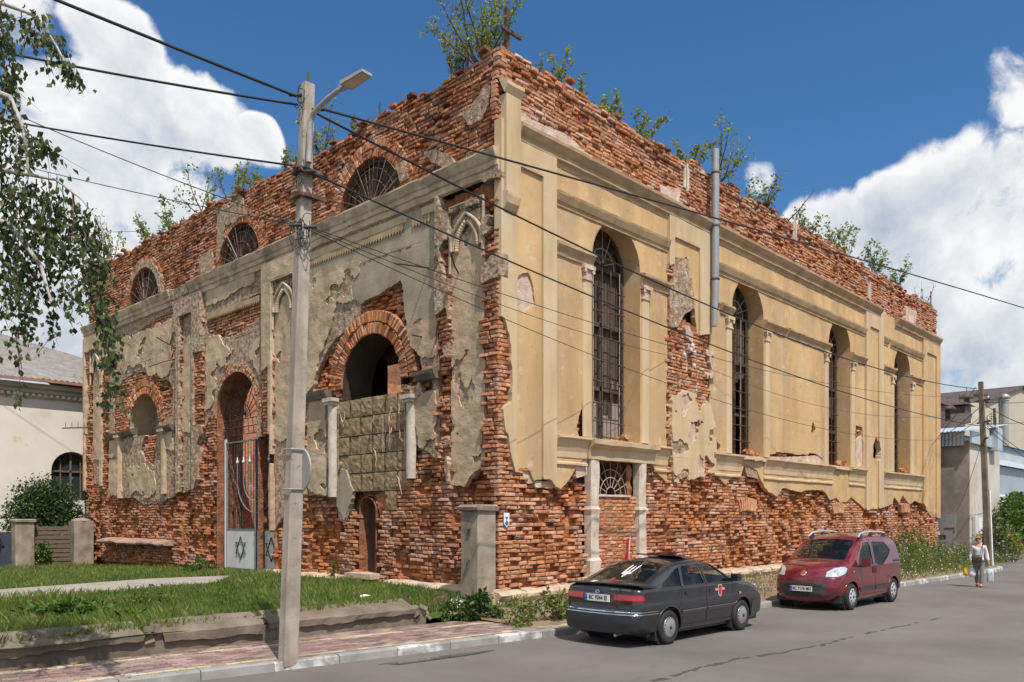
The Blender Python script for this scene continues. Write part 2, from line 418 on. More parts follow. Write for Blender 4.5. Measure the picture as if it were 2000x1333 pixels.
m_dark = pm('dark_interior', [(.05, .04, .03), (.09, .07, .055)], scale=1.2, bump=.5, bscale=10, bdist=.03, spec=.1)  # shade of the inside put into a dark colour
m_wood = pm('old_dark_wood', [(.035, .026, .02), (.085, .062, .048), (.13, .10, .08)], scale=5, streak=14, bump=.6, bscale=40, bdist=.01, spec=.2)
m_wood2 = pm('weathered_planks', [(.08, .055, .04), (.16, .11, .08), (.22, .17, .13)], scale=5, streak=.1, bump=.6, bscale=40, bdist=.01, spec=.2)
m_iron = pm('rusty_iron', [(.05, .03, .022), (.11, .06, .04), (.20, .13, .10)], scale=9, bump=.3, bscale=80, bdist=.003, rough=.75, spec=.3)
m_ironpale = pm('pale_iron', [(.24, .17, .13), (.38, .30, .25), (.2, .13, .1)], scale=6, bump=.3, bscale=80, bdist=.003, rough=.7)
m_stone = pm('plinth_stone', [(.38, .26, .17), (.55, .43, .31), (.63, .52, .40)], scale=2.2, bump=.8, bscale=12, bdist=.04, spec=.15, spots=[((.25, .19, .14), 3.5, .6, .08, .6)], bump2=(60, .6, .01))
m_block = pm('infill_block', [(0.197, 0.137, 0.083), (0.325, 0.228, 0.139), (0.413, 0.298, 0.195)], scale=4, bump=1.0, bscale=14, bdist=.06, spec=.1, bump2=(50, .9, .02))
m_white = pm('lime_white', [(0.414, 0.340, 0.271), (0.546, 0.475, 0.392), (0.613, 0.546, 0.467)], scale=3.5, bump=.7, bscale=18, bdist=.02, spec=.15, spots=[((.42, .22, .13), 2.5, .62, .06, .6)])
m_conc = pm('concrete', [(0.278, 0.232, 0.191), (0.407, 0.343, 0.287), (0.482, 0.410, 0.348)], scale=2.5, bump=.5, bscale=45, bdist=.008, spec=.2, streaks=((.17, .145, .12), 4, .52, .6), spots=[((.16, .14, .12), 16, .62, .03, .7), ((.22, .19, .16), 1.3, .55, .1, .5)])
m_post = pm('post_concrete', [(.19, .15, .11), (.31, .25, .19), (.40, .335, .265)], scale=2.2, bump=.6, bscale=34, bdist=.012, spec=.15, streaks=((.15, .115, .085), 3, .52, .55), spots=[((.62, .58, .54), 5, .66, .04, .7), ((.14, .115, .09), 9, .62, .05, .5)])
m_stone2 = pm('ledge_stone', [(.20, .125, .085), (.34, .23, .16), (.42, .31, .23)], 3, bump=.8, bscale=20, bdist=.03)
m_conc2 = pm('old_concrete', [(0.098, 0.076, 0.057), (0.169, 0.135, 0.101), (0.234, 0.192, 0.151)], scale=1.8, bump=.7, bscale=30, bdist=.015, spec=.15, streaks=((.15, .12, .1), 2.5, .56, .5), spots=[((.62, .58, .54), 4, .68, .05, .4), ((.14, .12, .1), 7, .62, .06, .4)])

def brickmat():
    m = bpy.data.materials.new('old_red_brick'); m.use_nodes = True; nt = m.node_tree
    b = nt.nodes['Principled BSDF']; b.inputs['Roughness'].default_value = .92; b.inputs['Specular IOR Level'].default_value = .12
    a = nd(nt, 'ShaderNodeAttribute', _attribute_name='tint'); sp = nd(nt, 'ShaderNodeSeparateColor', Color=a.outputs['Color'])
    P = nd(nt, 'ShaderNodeNewGeometry').outputs['Position']
    r = nd(nt, 'ShaderNodeValToRGB', Fac=sp.outputs[0]); el = r.color_ramp.elements
    cs = [(0, (.12, .056, .038)), (.14, (.28, .115, .06)), (.42, (.45, .182, .086)), (.66, (.53, .25, .135)), (.88, (.56, .34, .23)), (1, (.50, .40, .32))]
    while len(el) < len(cs): el.new(.5)
    for e, (p, c) in zip(el, cs): e.position = p; e.color = (*c, 1)
    fresh = nd(nt, 'ShaderNodeMix', _data_type='RGBA', i0=sp.outputs[1], A=r.outputs[0], B=(.54, .195, .065, 1)).outputs[2]
    n = nd(nt, 'ShaderNodeTexNoise', Vector=P, Scale=9.0, Detail=6.0, Roughness=.65)
    dk = nd(nt, 'ShaderNodeMapRange', i0=n.outputs['Fac'], i1=.3, i2=.7, i3=.62, i4=1.25).outputs[0]
    c2 = nd(nt, 'ShaderNodeMix', _data_type='RGBA', _blend_type='MULTIPLY', i0=1.0, A=fresh, B=nd(nt, 'ShaderNodeCombineColor', i0=dk, i1=dk, i2=dk).outputs[0]).outputs[2]
    n2 = nd(nt, 'ShaderNodeTexNoise', Vector=P, Scale=1.1, Detail=6.0, Roughness=.62)
    lime = nd(nt, 'ShaderNodeMapRange', i0=n2.outputs['Fac'], i1=.46, i2=.66, i3=0.0, i4=.8).outputs[0]
    n3 = nd(nt, 'ShaderNodeTexNoise', Vector=P, Scale=26.0, Detail=3.0)
    lime2 = nd(nt, 'ShaderNodeMath', _operation='MULTIPLY', i0=lime, i1=nd(nt, 'ShaderNodeMapRange', i0=n3.outputs['Fac'], i1=.38, i2=.58, i3=.25, i4=1.0).outputs[0]).outputs[0]
    lf = nd(nt, 'ShaderNodeMath', _operation='MULTIPLY', i0=lime2, i1=sp.outputs[2]).outputs[0]
    c3 = nd(nt, 'ShaderNodeMix', _data_type='RGBA', i0=lf, A=c2, B=(.57, .43, .34, 1)).outputs[2]
    nt.links.new(c3, b.inputs['Base Color'])
    bp = nd(nt, 'ShaderNodeBump', Strength=.8, Distance=.012, Height=nd(nt, 'ShaderNodeTexNoise', Vector=P, Scale=55.0, Detail=5.0, Roughness=.7).outputs['Fac'])
    nt.links.new(bp.outputs[0], b.inputs['Normal'])
    return m
m_brick = brickmat()

# ================================================================ ruined synagogue
SYN = thing('ruined_synagogue', 'ruined brick building with crumbling yellow plaster, arched windows and saplings on its parapet', 'building', (0, 0, 0))
S = Facade('side', -.6, 32.0, 0.0, 13.8, .05)
Fr = Facade('front', -.5, 25.5, 0.0, 13.8, .05)
WIN = [(4.37, 1.04), (11.54, 1.06), (19.03, 1.07), (26.19, 1.06)]      # tall side windows: centre, half width
WV0, WVS = 4.15, 8.76
RX = 31.45; FY = 24.95
def P(pts, off=0.0, f=pr): return [f(x, y, off) for x, y in pts]
def steps(u, base, amp, seed, course=.098):
    n = fbm(u, u*0+3.3, .9, seed, 4)*2*amp+fbm(u, u*0+7.7, 4.5, seed+2, 2)*.25
    return np.round((base+n)/course)*course

U, V = S.U, S.V
top_s = steps(U, 12.62, .19, 2)
wins_s = union(*[arch_sd(U, V, c, r, WV0, WVS) for c, r in WIN])
door_t = rect_sd(U, V, 3.58, 4.98, 2.72, 3.58)                          # opening over the walled-up door
coreF = np.minimum(np.minimum(top_s-.12-V, RX-U), np.minimum(U-.30, -np.maximum(wins_s, door_t)))
S.sheet('side_wall', coreF, -.34, -.85, m_core, SYN)

nzA = fbm(U, V, 1.3, 1, 5)*.34+fbm(U, V, 7, 3, 3)*.10
nzB = fbm(U, V, 2.2, 2, 4)*.16+fbm(U, V, 9, 5, 3)*.06
botpx = [(900, 800), (985, 850), (990, 880), (996, 905), (1000, 922), (1018, 924), (1022, 914), (1031, 920), (1040, 942), (1046, 936), (1068, 938), (1078, 948), (1094, 955), (1110, 936), (1130, 906), (1147, 890),
         (1270, 905), (1285, 928), (1303, 947), (1310, 942), (1345, 905), (1355, 928), (1372, 943), (1385, 940), (1392, 925), (1402, 930), (1416, 947), (1422, 936), (1436, 928), (1446, 930), (1452, 905), (1478, 918), (1482, 932), (1491, 947), (1500, 960), (1517, 970), (1527, 952),
         (1540, 956), (1565, 961), (1590, 957), (1604, 956), (1612, 963), (1620, 976), (1632, 972), (1640, 980), (1652, 981), (1661, 972), (1676, 984), (1690, 997), (1730, 990), (1741, 985), (1745, 970), (1755, 983), (1762, 968), (1776, 988), (1786, 979), (1800, 985), (1812, 1001), (1817, 1010), (1832, 1012)]
bot = P(botpx)
plast_zone = poly_sd(U, V, bot+[(33, 11.0), (-2, 11.0)])
holes_px = [[(1008, 541), (1030, 531), (1041, 560), (1040, 600), (1020, 613), (1003, 600), (1002, 560)],
            [(1316, 505), (1338, 506), (1346, 560), (1356, 622), (1362, 690), (1366, 760), (1372, 850), (1350, 880), (1340, 900), (1300, 935), (1303, 560), (1314, 556)],
            [(1586, 820), (1592, 838), (1590, 850), (1582, 845)], [(1670, 830), (1683, 833), (1685, 855), (1684, 910), (1672, 913), (1668, 870)], [(1709, 853), (1716, 880), (1714, 900), (1703, 895), (1703, 870)],
            [(1395, 858), (1404, 870), (1404, 880), (1392, 880)], [(1480, 895), (1515, 884), (1560, 890), (1590, 885), (1606, 895), (1606, 905), (1500, 905)], [(1300, 860), (1312, 790), (1325, 760), (1300, 700)],
            [(1124, 840), (1136, 780), (1140, 700), (1146, 700), (1150, 850), (1130, 858)]]
holes = union(*[poly_sd(U, V, P(h)) for h in holes_px])
les = [(-.05, 1.85), (6.76, 9.08), (21.62, 23.62), (28.95, 31.55)]
pans = [(.45, 1.36), (7.02, 8.40), (22.05, 23.05), (29.45, 30.95)]
les_sd = union(*[np.minimum(U-a, b-U) for a, b in les])
baseF = np.minimum(np.minimum(plast_zone+nzA*.35, -holes+nzB), -wins_s-.012)
baseF = np.minimum(baseF, -np.minimum(rect_sd(U, V, 3.15, 6.0, 0, 4.0), 1.0)-.01)
for k, (a, b) in enumerate([(-.15, 2.4), (1.86, 6.9), (6.5, 9.3), (9.09, 15.3), (15.31, 21.6), (21.6, 23.8), (23.63, 29.2), (28.9, 32)]):
    pass
bayF = np.minimum(baseF, -les_sd)
for (a, b) in [(1.85, 6.76), (9.08, 21.62), (23.62, 28.95)]:
    S.sheet('plaster_coat', np.minimum(bayF, np.minimum(U-a, b-U)), .03, -.12, m_yel, SYN, (a, b, 1.5, 11.2), dvar=.02)
cornerbrick = poly_sd(U, V, P([(940, 615), (984, 622), (997, 655), (1000, 720), (999, 785), (984, 797), (990, 870), (999, 915), (940, 930)], -.12))
les2gap = poly_sd(U, V, P([(1300, 518), (1317, 518), (1317, 552), (1300, 556)], -.12))
les2low = poly_sd(U, V, P([(1296, 628), (1320, 628), (1340, 640), (1362, 655), (1395, 655), (1395, 960), (1296, 960)], -.12))
for k, ((a, b), (pa, pb)) in enumerate(zip(les, pans)):
    col = np.minimum(U-a, b-U)
    pan = rect_sd(U, V, pa, pb, -1, 10.12)
    damage = union(cornerbrick, les2gap, les2low)
    pF = np.minimum(np.minimum(baseF if k != 1 else np.minimum(plast_zone+nzA*.4, -holes-.0), -pan), np.minimum(col, -damage+nzB*.8))
    S.sheet('pilaster', pF, .12, -.1, m_trim if k in (0, 1, 2) else m_yel, SYN, (a, b, 1.5, 11.2), dvar=.01)
    S.sheet('pilaster_panel', np.minimum(np.minimum(baseF, -damage+nzB), rect_sd(U, V, pa-.02, pb+.02, 0, 10.14)), .055, -.1, m_yel, SYN, (pa, pb, 1.5, 10.3), dvar=.012)
# coarse undercoat where the finish fell off
upx = [[(1006, 541), (1031, 529), (1044, 560), (1043, 602), (1020, 616), (1000, 602), (1000, 558)], [(1316, 505), (1340, 506), (1347, 560), (1352, 600), (1330, 620), (1318, 640), (1304, 640), (1303, 580)], [(1325, 760), (1345, 770), (1350, 800), (1352, 860), (1330, 870), (1322, 840)], [(1342, 870), (1352, 858), (1370, 870), (1370, 938), (1358, 930), (1345, 905)],
       [(1303, 850), (1325, 840), (1345, 900), (1340, 930), (1310, 940)], [(1452, 905), (1478, 905), (1482, 935), (1460, 932)], [(1480, 893), (1606, 890), (1606, 907), (1480, 907)], [(1020, 924), (1032, 918), (1045, 943), (1030, 945)], [(1045, 940), (1080, 940), (1080, 956), (1045, 952)],
       [(1125, 905), (1147, 890), (1148, 930), (1125, 935)], [(1671, 860), (1684, 850), (1684, 912), (1672, 913)], [(1304, 690), (1320, 684), (1322, 760), (1305, 775)], [(1306, 775), (1345, 760), (1380, 790), (1392, 850), (1392, 925), (1350, 935), (1306, 940)], [(1370, 680), (1390, 690), (1390, 740), (1372, 745)], [(1330, 640), (1345, 640), (1350, 690), (1335, 690)]]
for i, pp in enumerate(upx):
    q = P(pp); uu = [a for a, b in q]; vv = [b for a, b in q]
    S.sheet('undercoat_patch', np.minimum(np.minimum(poly_sd(U, V, q)+(nzB*.6 if i < 11 else nzA*.9), np.minimum(top_s-V, -wins_s)), (.06-fbm(U, V, 2.3, 2, 4))*1.2 if i >= 11 else 9), .004 if i not in (1, 2, 3, 4, 11, 12, 13, 14) else .09+.004*i, -.14, m_rough if i in (1, 4, 5, 11) else m_trim if i == 12 else m_pinkr, SYN, (min(uu)-.2, max(uu)+.2, min(vv)-.2, max(vv)+.2), dvar=.03)
fa_px = [[(900, 222), (930, 192), (950, 160), (963, 170), (958, 205), (940, 235), (912, 245)], [(832, 300), (850, 322), (885, 345), (905, 330), (880, 300), (850, 290)], [(422, 410), (445, 385), (475, 380), (480, 420), (440, 440), (430, 500), (422, 520)], [(388, 505), (412, 488), (420, 530), (395, 552)], [(255, 545), (270, 515), (295, 505), (315, 540), (320, 575), (310, 570), (300, 535), (280, 525), (262, 548)], [(760, 330), (790, 310), (800, 350), (775, 365)]]
apx = [[(1012, 212), (1040, 232), (1100, 262), (1150, 300), (1165, 330), (1090, 290), (1012, 250)], [(1225, 365), (1262, 362), (1262, 420), (1225, 400)], [(1288, 362), (1325, 372), (1322, 410), (1290, 396)], [(1560, 530), (1600, 540), (1590, 560), (1560, 552)], [(1770, 600), (1790, 612), (1786, 640), (1768, 632)]]
for pp in apx:
    q = P(pp); uu = [a for a, b in q]; vv = [b for a, b in q]
    S.sheet('undercoat_patch', poly_sd(U, V, q)+nzA*.8, .012, -.14, m_pinkr, SYN, (min(uu)-.3, max(uu)+.3, min(vv)-.3, max(vv)+.3), dvar=.03)

# mouldings of the side front
cor = [(.0, 10.55), (.05, 10.56), (.06, 10.66), (.13, 10.70), (.14, 10.80), (.20, 10.86), (.27, 10.97), (.28, 11.04), (.10, 11.12), (.0, 11.16)]
for (a, b, g) in [(.50, 6.8, [(.5, 1.2)]), (6.8, 9.06, []), (9.3, 21.7, []), (21.62, 23.2, []), (25.2, 31.45, [])]:
    k = .10 if (a in (.5, 6.8, 21.62)) else 0
    S.mould('cornice', a, b, cor, m_mould, SYN, [], seed=int(a*10))
arc = [(.03, 9.62), (.06, 9.62), (.07, 9.70), (.11, 9.73), (.17, 9.88), (.18, 9.94), (.03, 9.97)]
for (a, b, g) in [(1.85, 6.76, []), (9.12, 21.62, []), (23.62, 28.95, [(24.3, 24.6)])]:
    S.mould('architrave', a, b, arc, m_mould, SYN, g, seed=int(a*7))
imp = [(.03, 8.42), (.07, 8.43), (.09, 8.52), (.13, 8.58), (.19, 8.66), (.19, 8.73), (.03, 8.77)]
edges = [1.85]+[x for (c, r) in WIN for x in (c-r, c+r)]
for a, b, g in [(1.85, WIN[0][0]-WIN[0][1]-.02, []), (WIN[0][0]+WIN[0][1]+.02, 6.76, []), (9.08, WIN[1][0]-WIN[1][1]-.02, [(9.5, 9.7)]), (WIN[1][0]+WIN[1][1]+.02, WIN[2][0]-WIN[2][1]-.02, [(14.2, 14.35)]),
                (WIN[2][0]+WIN[2][1]+.02, 21.62, []), (23.62, WIN[3][0]-WIN[3][1]-.02, []), (WIN[3][0]+WIN[3][1]+.02, 28.95, [])]:
    S.mould('impost_band', a, b, imp, m_mould, SYN, g, seed=int(a*13), jit=.01)
sill = [(.03, 3.58), (.05, 3.60), (.06, 3.74), (.15, 4.02), (.22, 4.06), (.22, 4.11), (.03, 4.14)]
for a, b, g in [(1.85, 6.76, [(3.08, 6.1)]), (9.15, 21.6, [(11.0, 12.6), (18.3, 19.9)]), (23.65, 28.95, [])]:
    S.mould('sill_band', a, b, sill, m_trim, SYN, g, seed=int(a*17), jit=.008)
    S.mould('string_band', a, b, [(.03, 3.40), (.08, 3.42), (.08, 3.47), (.03, 3.50)], m_trim, SYN, g, seed=int(a*19), jit=.008)
for c, r in WIN[1:3]:
    mb = MB(); rr = random.Random(int(c))
    for k in range(7):
        u = c-.55+k*.3; mb.box(S.P(u, 4.05+rr.uniform(-.02, .01), -.05), (.31, .36+rr.uniform(0, .1), .09), Euler((rr.uniform(-.05, .05), rr.uniform(-.06, .06), 0)).to_matrix())
    mb.build('broken_sill', m_stone, SYN)
# corner strip with its two caps
mb = MB(); mb.bbox((.03, -.20, 9.35), (.50, .05, 11.55)); mb.build('corner_pier', m_trim, SYN)
S.mould('pier_cap', -.02, .55, [(.18, 11.55), (.20, 11.56), (.28, 11.72), (.28, 11.80), (.1, 11.92), (.0, 11.92)], m_trim, SYN, step=.2)
S.mould('pier_bracket', -.0, .42, [(.1, 8.98), (.16, 9.0), (.24, 9.12), (.28, 9.28), (.28, 9.36), (.1, 9.40)], m_trim, SYN, step=.2)

# ---- windows of the side
def arch_pts(c, r, v0, vs, n=20):
    return [(c+r, v0), (c+r, vs)]+[(c+r*math.cos(PI*k/n), vs+r*math.sin(PI*k/n)) for k in range(1, n)]+[(c-r, vs), (c-r, v0)]
def reveal(fac, pts, d0, d1, mat, name, parent, closed=False, thick=.02):
    mb = MB(); n = len(pts); a = [fac.P(u, v, d0) for u, v in pts]; b = [fac.P(u, v, d1) for u, v in pts]
    fs = [(i, i+1, n+i+1, n+i) for i in range(n-1)]
    if closed: fs.append((n-1, 0, n, 2*n-1))
    if fac.kind != 'side': fs = [q[::-1] for q in fs]
    mb.add(a+b, fs); return mb.build(name, mat, parent)
def bar(fac, p, q, r, name, mat, parent, n=6):
    mb = MB(); mb.tube([fac.P(*p), fac.P(*q)], r, n); return mb.build(name, mat, parent)
for wi, (c, r) in enumerate(WIN):
    rr = random.Random(40+wi)
    rv = r-.004
    reveal(S, arch_pts(c, rv, WV0-.02, WVS), .032, -.62, m_yel, 'window_reveal', SYN)
    mb = MB(); mb.hexa([S.P(c-r, 4.02, .03), S.P(c+r, 4.02, .03), S.P(c+r, 4.02, -.7), S.P(c-r, 4.02, -.7), S.P(c-r, 4.13, .03), S.P(c+r, 4.13, .03), S.P(c+r, 4.22, -.7), S.P(c-r, 4.22, -.7)])
    mb.build('window_sill', m_stone, SYN)
    dg = -.47
    # timber frame set deep in the reveal
    mb = MB(); t = .09
    op = arch_pts(c, rv-.01, WV0+.02, WVS); ip = arch_pts(c, rv-t, WV0+.02, WVS); n = len(op)
    vs = [S.P(u, v, dg-.03) for u, v in op]+[S.P(u, v, dg-.03) for u, v in ip]+[S.P(u, v, dg-.12) for u, v in op]+[S.P(u, v, dg-.12) for u, v in ip]
    mb.add(vs, [(i, i+1, n+i+1, n+i) for i in range(n-1)]+[(n+i, n+i+1, 3*n+i+1, 3*n+i) for i in range(n-1)])
    for v in (WVS-.02, 7.25, 5.55):
        mb.box(S.P(c, v, dg-.075), (2*rv-.1, .08, .11))
    mb.box(S.P(c, 6.3, dg-.07), (.07, .07, 4.2))
    wf = mb.build('window', m_wood, SYN)
    # boards behind
    nb = 9
    for k in range(nb):
        u = c-rv+.1+(2*rv-.2)*(k+.5)/nb
        if wi == 0 and k in (0, 1) : v0b, v1b = WV0+.05, 5.4
        elif wi in (1, 2) and k > 4: v0b, v1b = 6.4+rr.uniform(-.4, .6), WVS+math.sqrt(max(.05, (rv-.06)**2-(u-c)**2))
        else: v0b, v1b = WV0+.05+(rr.uniform(0, 1.2) if rr.random() < .3 else 0), WVS+math.sqrt(max(.05, (rv-.06)**2-(u-c)**2))
        mb = MB(); mb.box(S.P(u, (v0b+v1b)/2, dg-.16-rr.uniform(0, .03)), ((2*rv-.2)/nb-.012, .025, v1b-v0b), Euler((0, rr.uniform(-.01, .01), 0)).to_matrix())
        mb.build('board', m_wood, wf)
    if wi == 0:
        mb = MB(); mb.box(S.P(c, 5.0, dg-.19), (2*rv, .03, 1.7)); mb.build('panel_board', pm('grey_board', [(.24, .20, .17), (.34, .29, .25)], 4, streak=8), wf)
    for k in range(5):                                           # upright bars
        u = c-rv+.28+(2*rv-.56)*k/4
        bar(S, (u, WV0+.08, dg+.02), (u+rr.uniform(-.02, .02), WVS, dg+.02), .016, 'bar', m_ironpale if wi < 2 and rr.random() < .6 else m_iron, wf)
    for v in (4.7, 5.15, 5.75, 6.3, 6.9, 7.6, 8.2):
        bar(S, (c-rv+.05, v+rr.uniform(-.05, .05), dg+.04), (c+rv-.05, v+rr.uniform(-.05, .05), dg+.04), .014, 'bar', m_iron, wf)
    for k in range(1, 8):                                        # fan
        a = PI*k/8; q = rv*(.97 if rr.random() < .8 else .6)
        bar(S, (c+.08*math.cos(a), WVS+.05+.08*math.sin(a), dg+.02), (c+q*math.cos(a), WVS+q*math.sin(a), dg+.02), .014, 'bar', m_ironpale if rr.random() < .55 else m_iron, wf)
    mb = MB(); mb.tube([S.P(c+.5*math.cos(PI*k/16), WVS+.5*math.sin(PI*k/16), dg+.03) for k in range(17)], .014, 6); mb.build('bar', m_ironpale, wf)
    # half columns with capitals on both sides
    for sgn in (-1, 1):
        u0 = c+sgn*(r+.24)
        mb = MB(); pf_ = []
        low = 4.15
        npt = 8
        ring = [(u0+.17*math.copysign(abs(math.cos(a))**.5, math.cos(a)), .03+.055*math.sin(a)**.6) for a in [PI*k/npt for k in range(npt+1)]]
        hs = [low, 4.4, 5.2, 6.2, 7.2, 8.05]
        vs = [S.P(u+(rr.uniform(-.008, .008)), v, d) for v in hs for (u, d) in ring]; n = npt+1
        mb.add(vs, [(i*n+k+1, i*n+k, (i+1)*n+k, (i+1)*n+k+1) for i in range(len(hs)-1) for k in range(npt)], True)
        hc = mb.build('half_column', m_trim, SYN)
        mb = MB()
        for (v0, v1, hw, dd) in ((8.05, 8.10, .19, .11), (8.10, 8.32, .17, .095), (8.32, 8.42, .22, .15)):
            mb.box(S.P(u0, (v0+v1)/2, dd/2), (2*hw, dd, v1-v0))
        for s2 in (-1, 1):
            mb.tube([S.P(u0+s2*.16, 8.27, .05), S.P(u0+s2*.16, 8.27, .145)], .05, 10)
        mb.build('capital', m_trim if rr.random() < .7 else m_pinkr, SYN)
    # rubble in the right-hand corner of the sill
    for k in range(9):
        mb = MB(); s_ = rr.uniform(.06, .15)
        mb.box(S.P(c+r-.12-abs(rr.gauss(0, .25)), 4.22+rr.uniform(0, .14), -.12-rr.uniform(0, .3)), (s_*1.6, s_, s_*.8), Euler((rr.uniform(-.5, .5), rr.uniform(-.5, .5), rr.uniform(0, 3))).to_matrix(), tint=(rr.random(), rr.random()*.5, 1, 1)); mb.build('fallen_brick', m_brick, wf)

# ---- walled-up doorway under the first window
for nm, u0, u1 in (('door_jamb', 3.22, 3.56), ('door_jamb', 5.34, 5.66)):
    mb = MB(); rr = random.Random(int(u0*10)); vs = []; hs = [.40, .7, 1.05, 1.12, 1.6, 2.2, 2.34, 2.42, 2.9, 3.3, 3.6]
    for v in hs:
        w_ = .045 if v in (1.05, 2.34) else 0
        for (u, d) in ((u0-w_, -.15), (u0-w_, .06+w_), (u0+.05, .10+w_), (u1-.05, .10+w_), (u1+w_, .06+w_), (u1+w_, -.15)):
            vs.append(S.P(u+rr.uniform(-.015, .015), v, d+rr.uniform(-.02, .02)))
    mb.add(vs, [(i*6+k, i*6+k+1, (i+1)*6+k+1, (i+1)*6+k) for i in range(len(hs)-1) for k in range(5)]+[tuple(range(6)), tuple(range(60, 66))[::-1]])
    mb.build(nm, m_white, SYN, fix=True)
S.mould('door_lintel', 3.10, 6.0, [(-.1, 3.60), (.12, 3.60), (.14, 3.86), (.20, 3.90), (.30, 3.97), (.31, 4.08), (-.1, 4.10)], m_trim, SYN, step=.3, jit=.01)
mb = MB(); mb.box(S.P(4.28, 2.70, -.1), (1.5, .2, .05)); tg = mb.build('transom_grille', m_white, SYN)
for k in range(0, 9):
    a = PI*k/8; q = min(.72/max(.01, abs(math.cos(a))), .83/max(.01, math.sin(a)))
    bar(S, (4.28+.2*math.cos(a), 2.73+.2*math.sin(a), -.12), (4.28+q*math.cos(a), 2.73+q*math.sin(a), -.12), .012, 'bar', m_ironpale, tg)
for q in (.2, .45, .66):
    mb = MB(); mb.tube([S.P(4.28+q*math.cos(PI*k/14), 2.73+q*math.sin(PI*k/14), -.11) for k in range(15)], .012, 6); mb.build('bar', m_ironpale, tg)

# ---- drainpipe, iron anchors
mb = MB(); mb.tube([(9.03, -.26, 13.2), (9.03, -.26, 10.9), (9.03, -.26, 9.1), (8.98, -.24, 7.88)], [.115, .115, .112, .085], 14)
dp = mb.build('drainpipe', pm('zinc_pipe', [(.26, .28, .30), (.36, .38, .40)], 3, bump=.1, rough=.5, metal=.4), SYN)
for z in (12.5, 10.9, 9.3):
    mb = MB(); mb.lathe([(.125, -.03), (.132, -.02), (.132, .02), (.125, .03)], 14, Matrix.Translation((9.03, -.26, z))); mb.box((9.03, -.07, z), (.04, .3, .03)); mb.build('pipe_bracket', m_iron, dp)
for (x, y) in ((1340, 577), (1340, 348), (1338, 700), (1698, 570), (1552, 452)):
    u, v = pr(x, y); mb = MB(); mb.box(S.P(u, v, .03), (.05, .06, .8)); mb.box(S.P(u-.09, v, .0), (.10, .05, .62)); mb.box(S.P(u+.09, v, .0), (.10, .05, .62))
    mb.build('wall_anchor', m_white, SYN)
m_porc = pm('porcelain', [(.55, .52, .48), (.7, .68, .64)], 4, rough=.35, bump=.1)
u, v = pr(1335, 700); rr = random.Random(5)
for k in range(6):
    a, b = u+rr.uniform(-.3, .3), v+rr.uniform(-.35, .35); mb = MB()
    mb.tube([S.P(a, b, .0), S.P(a, b, .26)], .02, 6); mb.lathe([(.03, 0), (.06, .02), (.05, .06), (.06, .09), (.02, .12)], 10, Matrix.Translation(S.P(a, b, .2)))
    mb.build('insulator', m_porc, SYN)

# ---------------------------------------------------------------- front wall
U2, V2 = Fr.U, Fr.V
top_f = steps(U2, 12.60, .20, 3)+np.clip((U2-10)/15, 0, 1)*.25+np.where(U2 < 1.3, .1, 0)
PORT = (11.95, 1.36, 5.47); BIG = (4.75, 1.27, 5.68); SML = (19.15, 1.37, 5.50); LUN = [(4.83, 1.32), (11.76, 1.33), (19.17, 1.40)]
port_sd = union(arch_sd(U2, V2, PORT[0], PORT[1], -1, PORT[2]), rect_sd(U2, V2, 9.62, 11.5, -1, 4.6)+fbm(U2, V2, 2.2, 3, 3)*.25)
big_sd = arch_sd(U2, V2, BIG[0], BIG[1], 5.38, BIG[2])
sml_sd = arch_sd(U2, V2, SML[0], SML[1], 5.3, SML[2])
lun_sd = union(*[arch_sd(U2, V2, c, r, 10.2, 10.27) for c, r in LUN])
dr2 = arch_sd(U2, V2, 4.95, .37, .7, 2.3)
open_f = union(port_sd, big_sd, sml_sd, lun_sd, dr2)
coreFf = np.minimum(np.minimum(top_f-.12-V2, FY-U2), np.minimum(U2-.30, -open_f))
Fr.sheet('front_wall', coreFf, -.34, -.95, m_core, SYN)
n2a = fbm(U2, V2, 1.2, 3, 5)*.5+fbm(U2, V2, 6, 1, 3)*.14
n2b = fbm(U2, V2, 2.4, 4, 4)*.28+fbm(U2, V2, 9, 2, 3)*.08
LP = lambda pts, off=0.0: P(pts, off, pf)
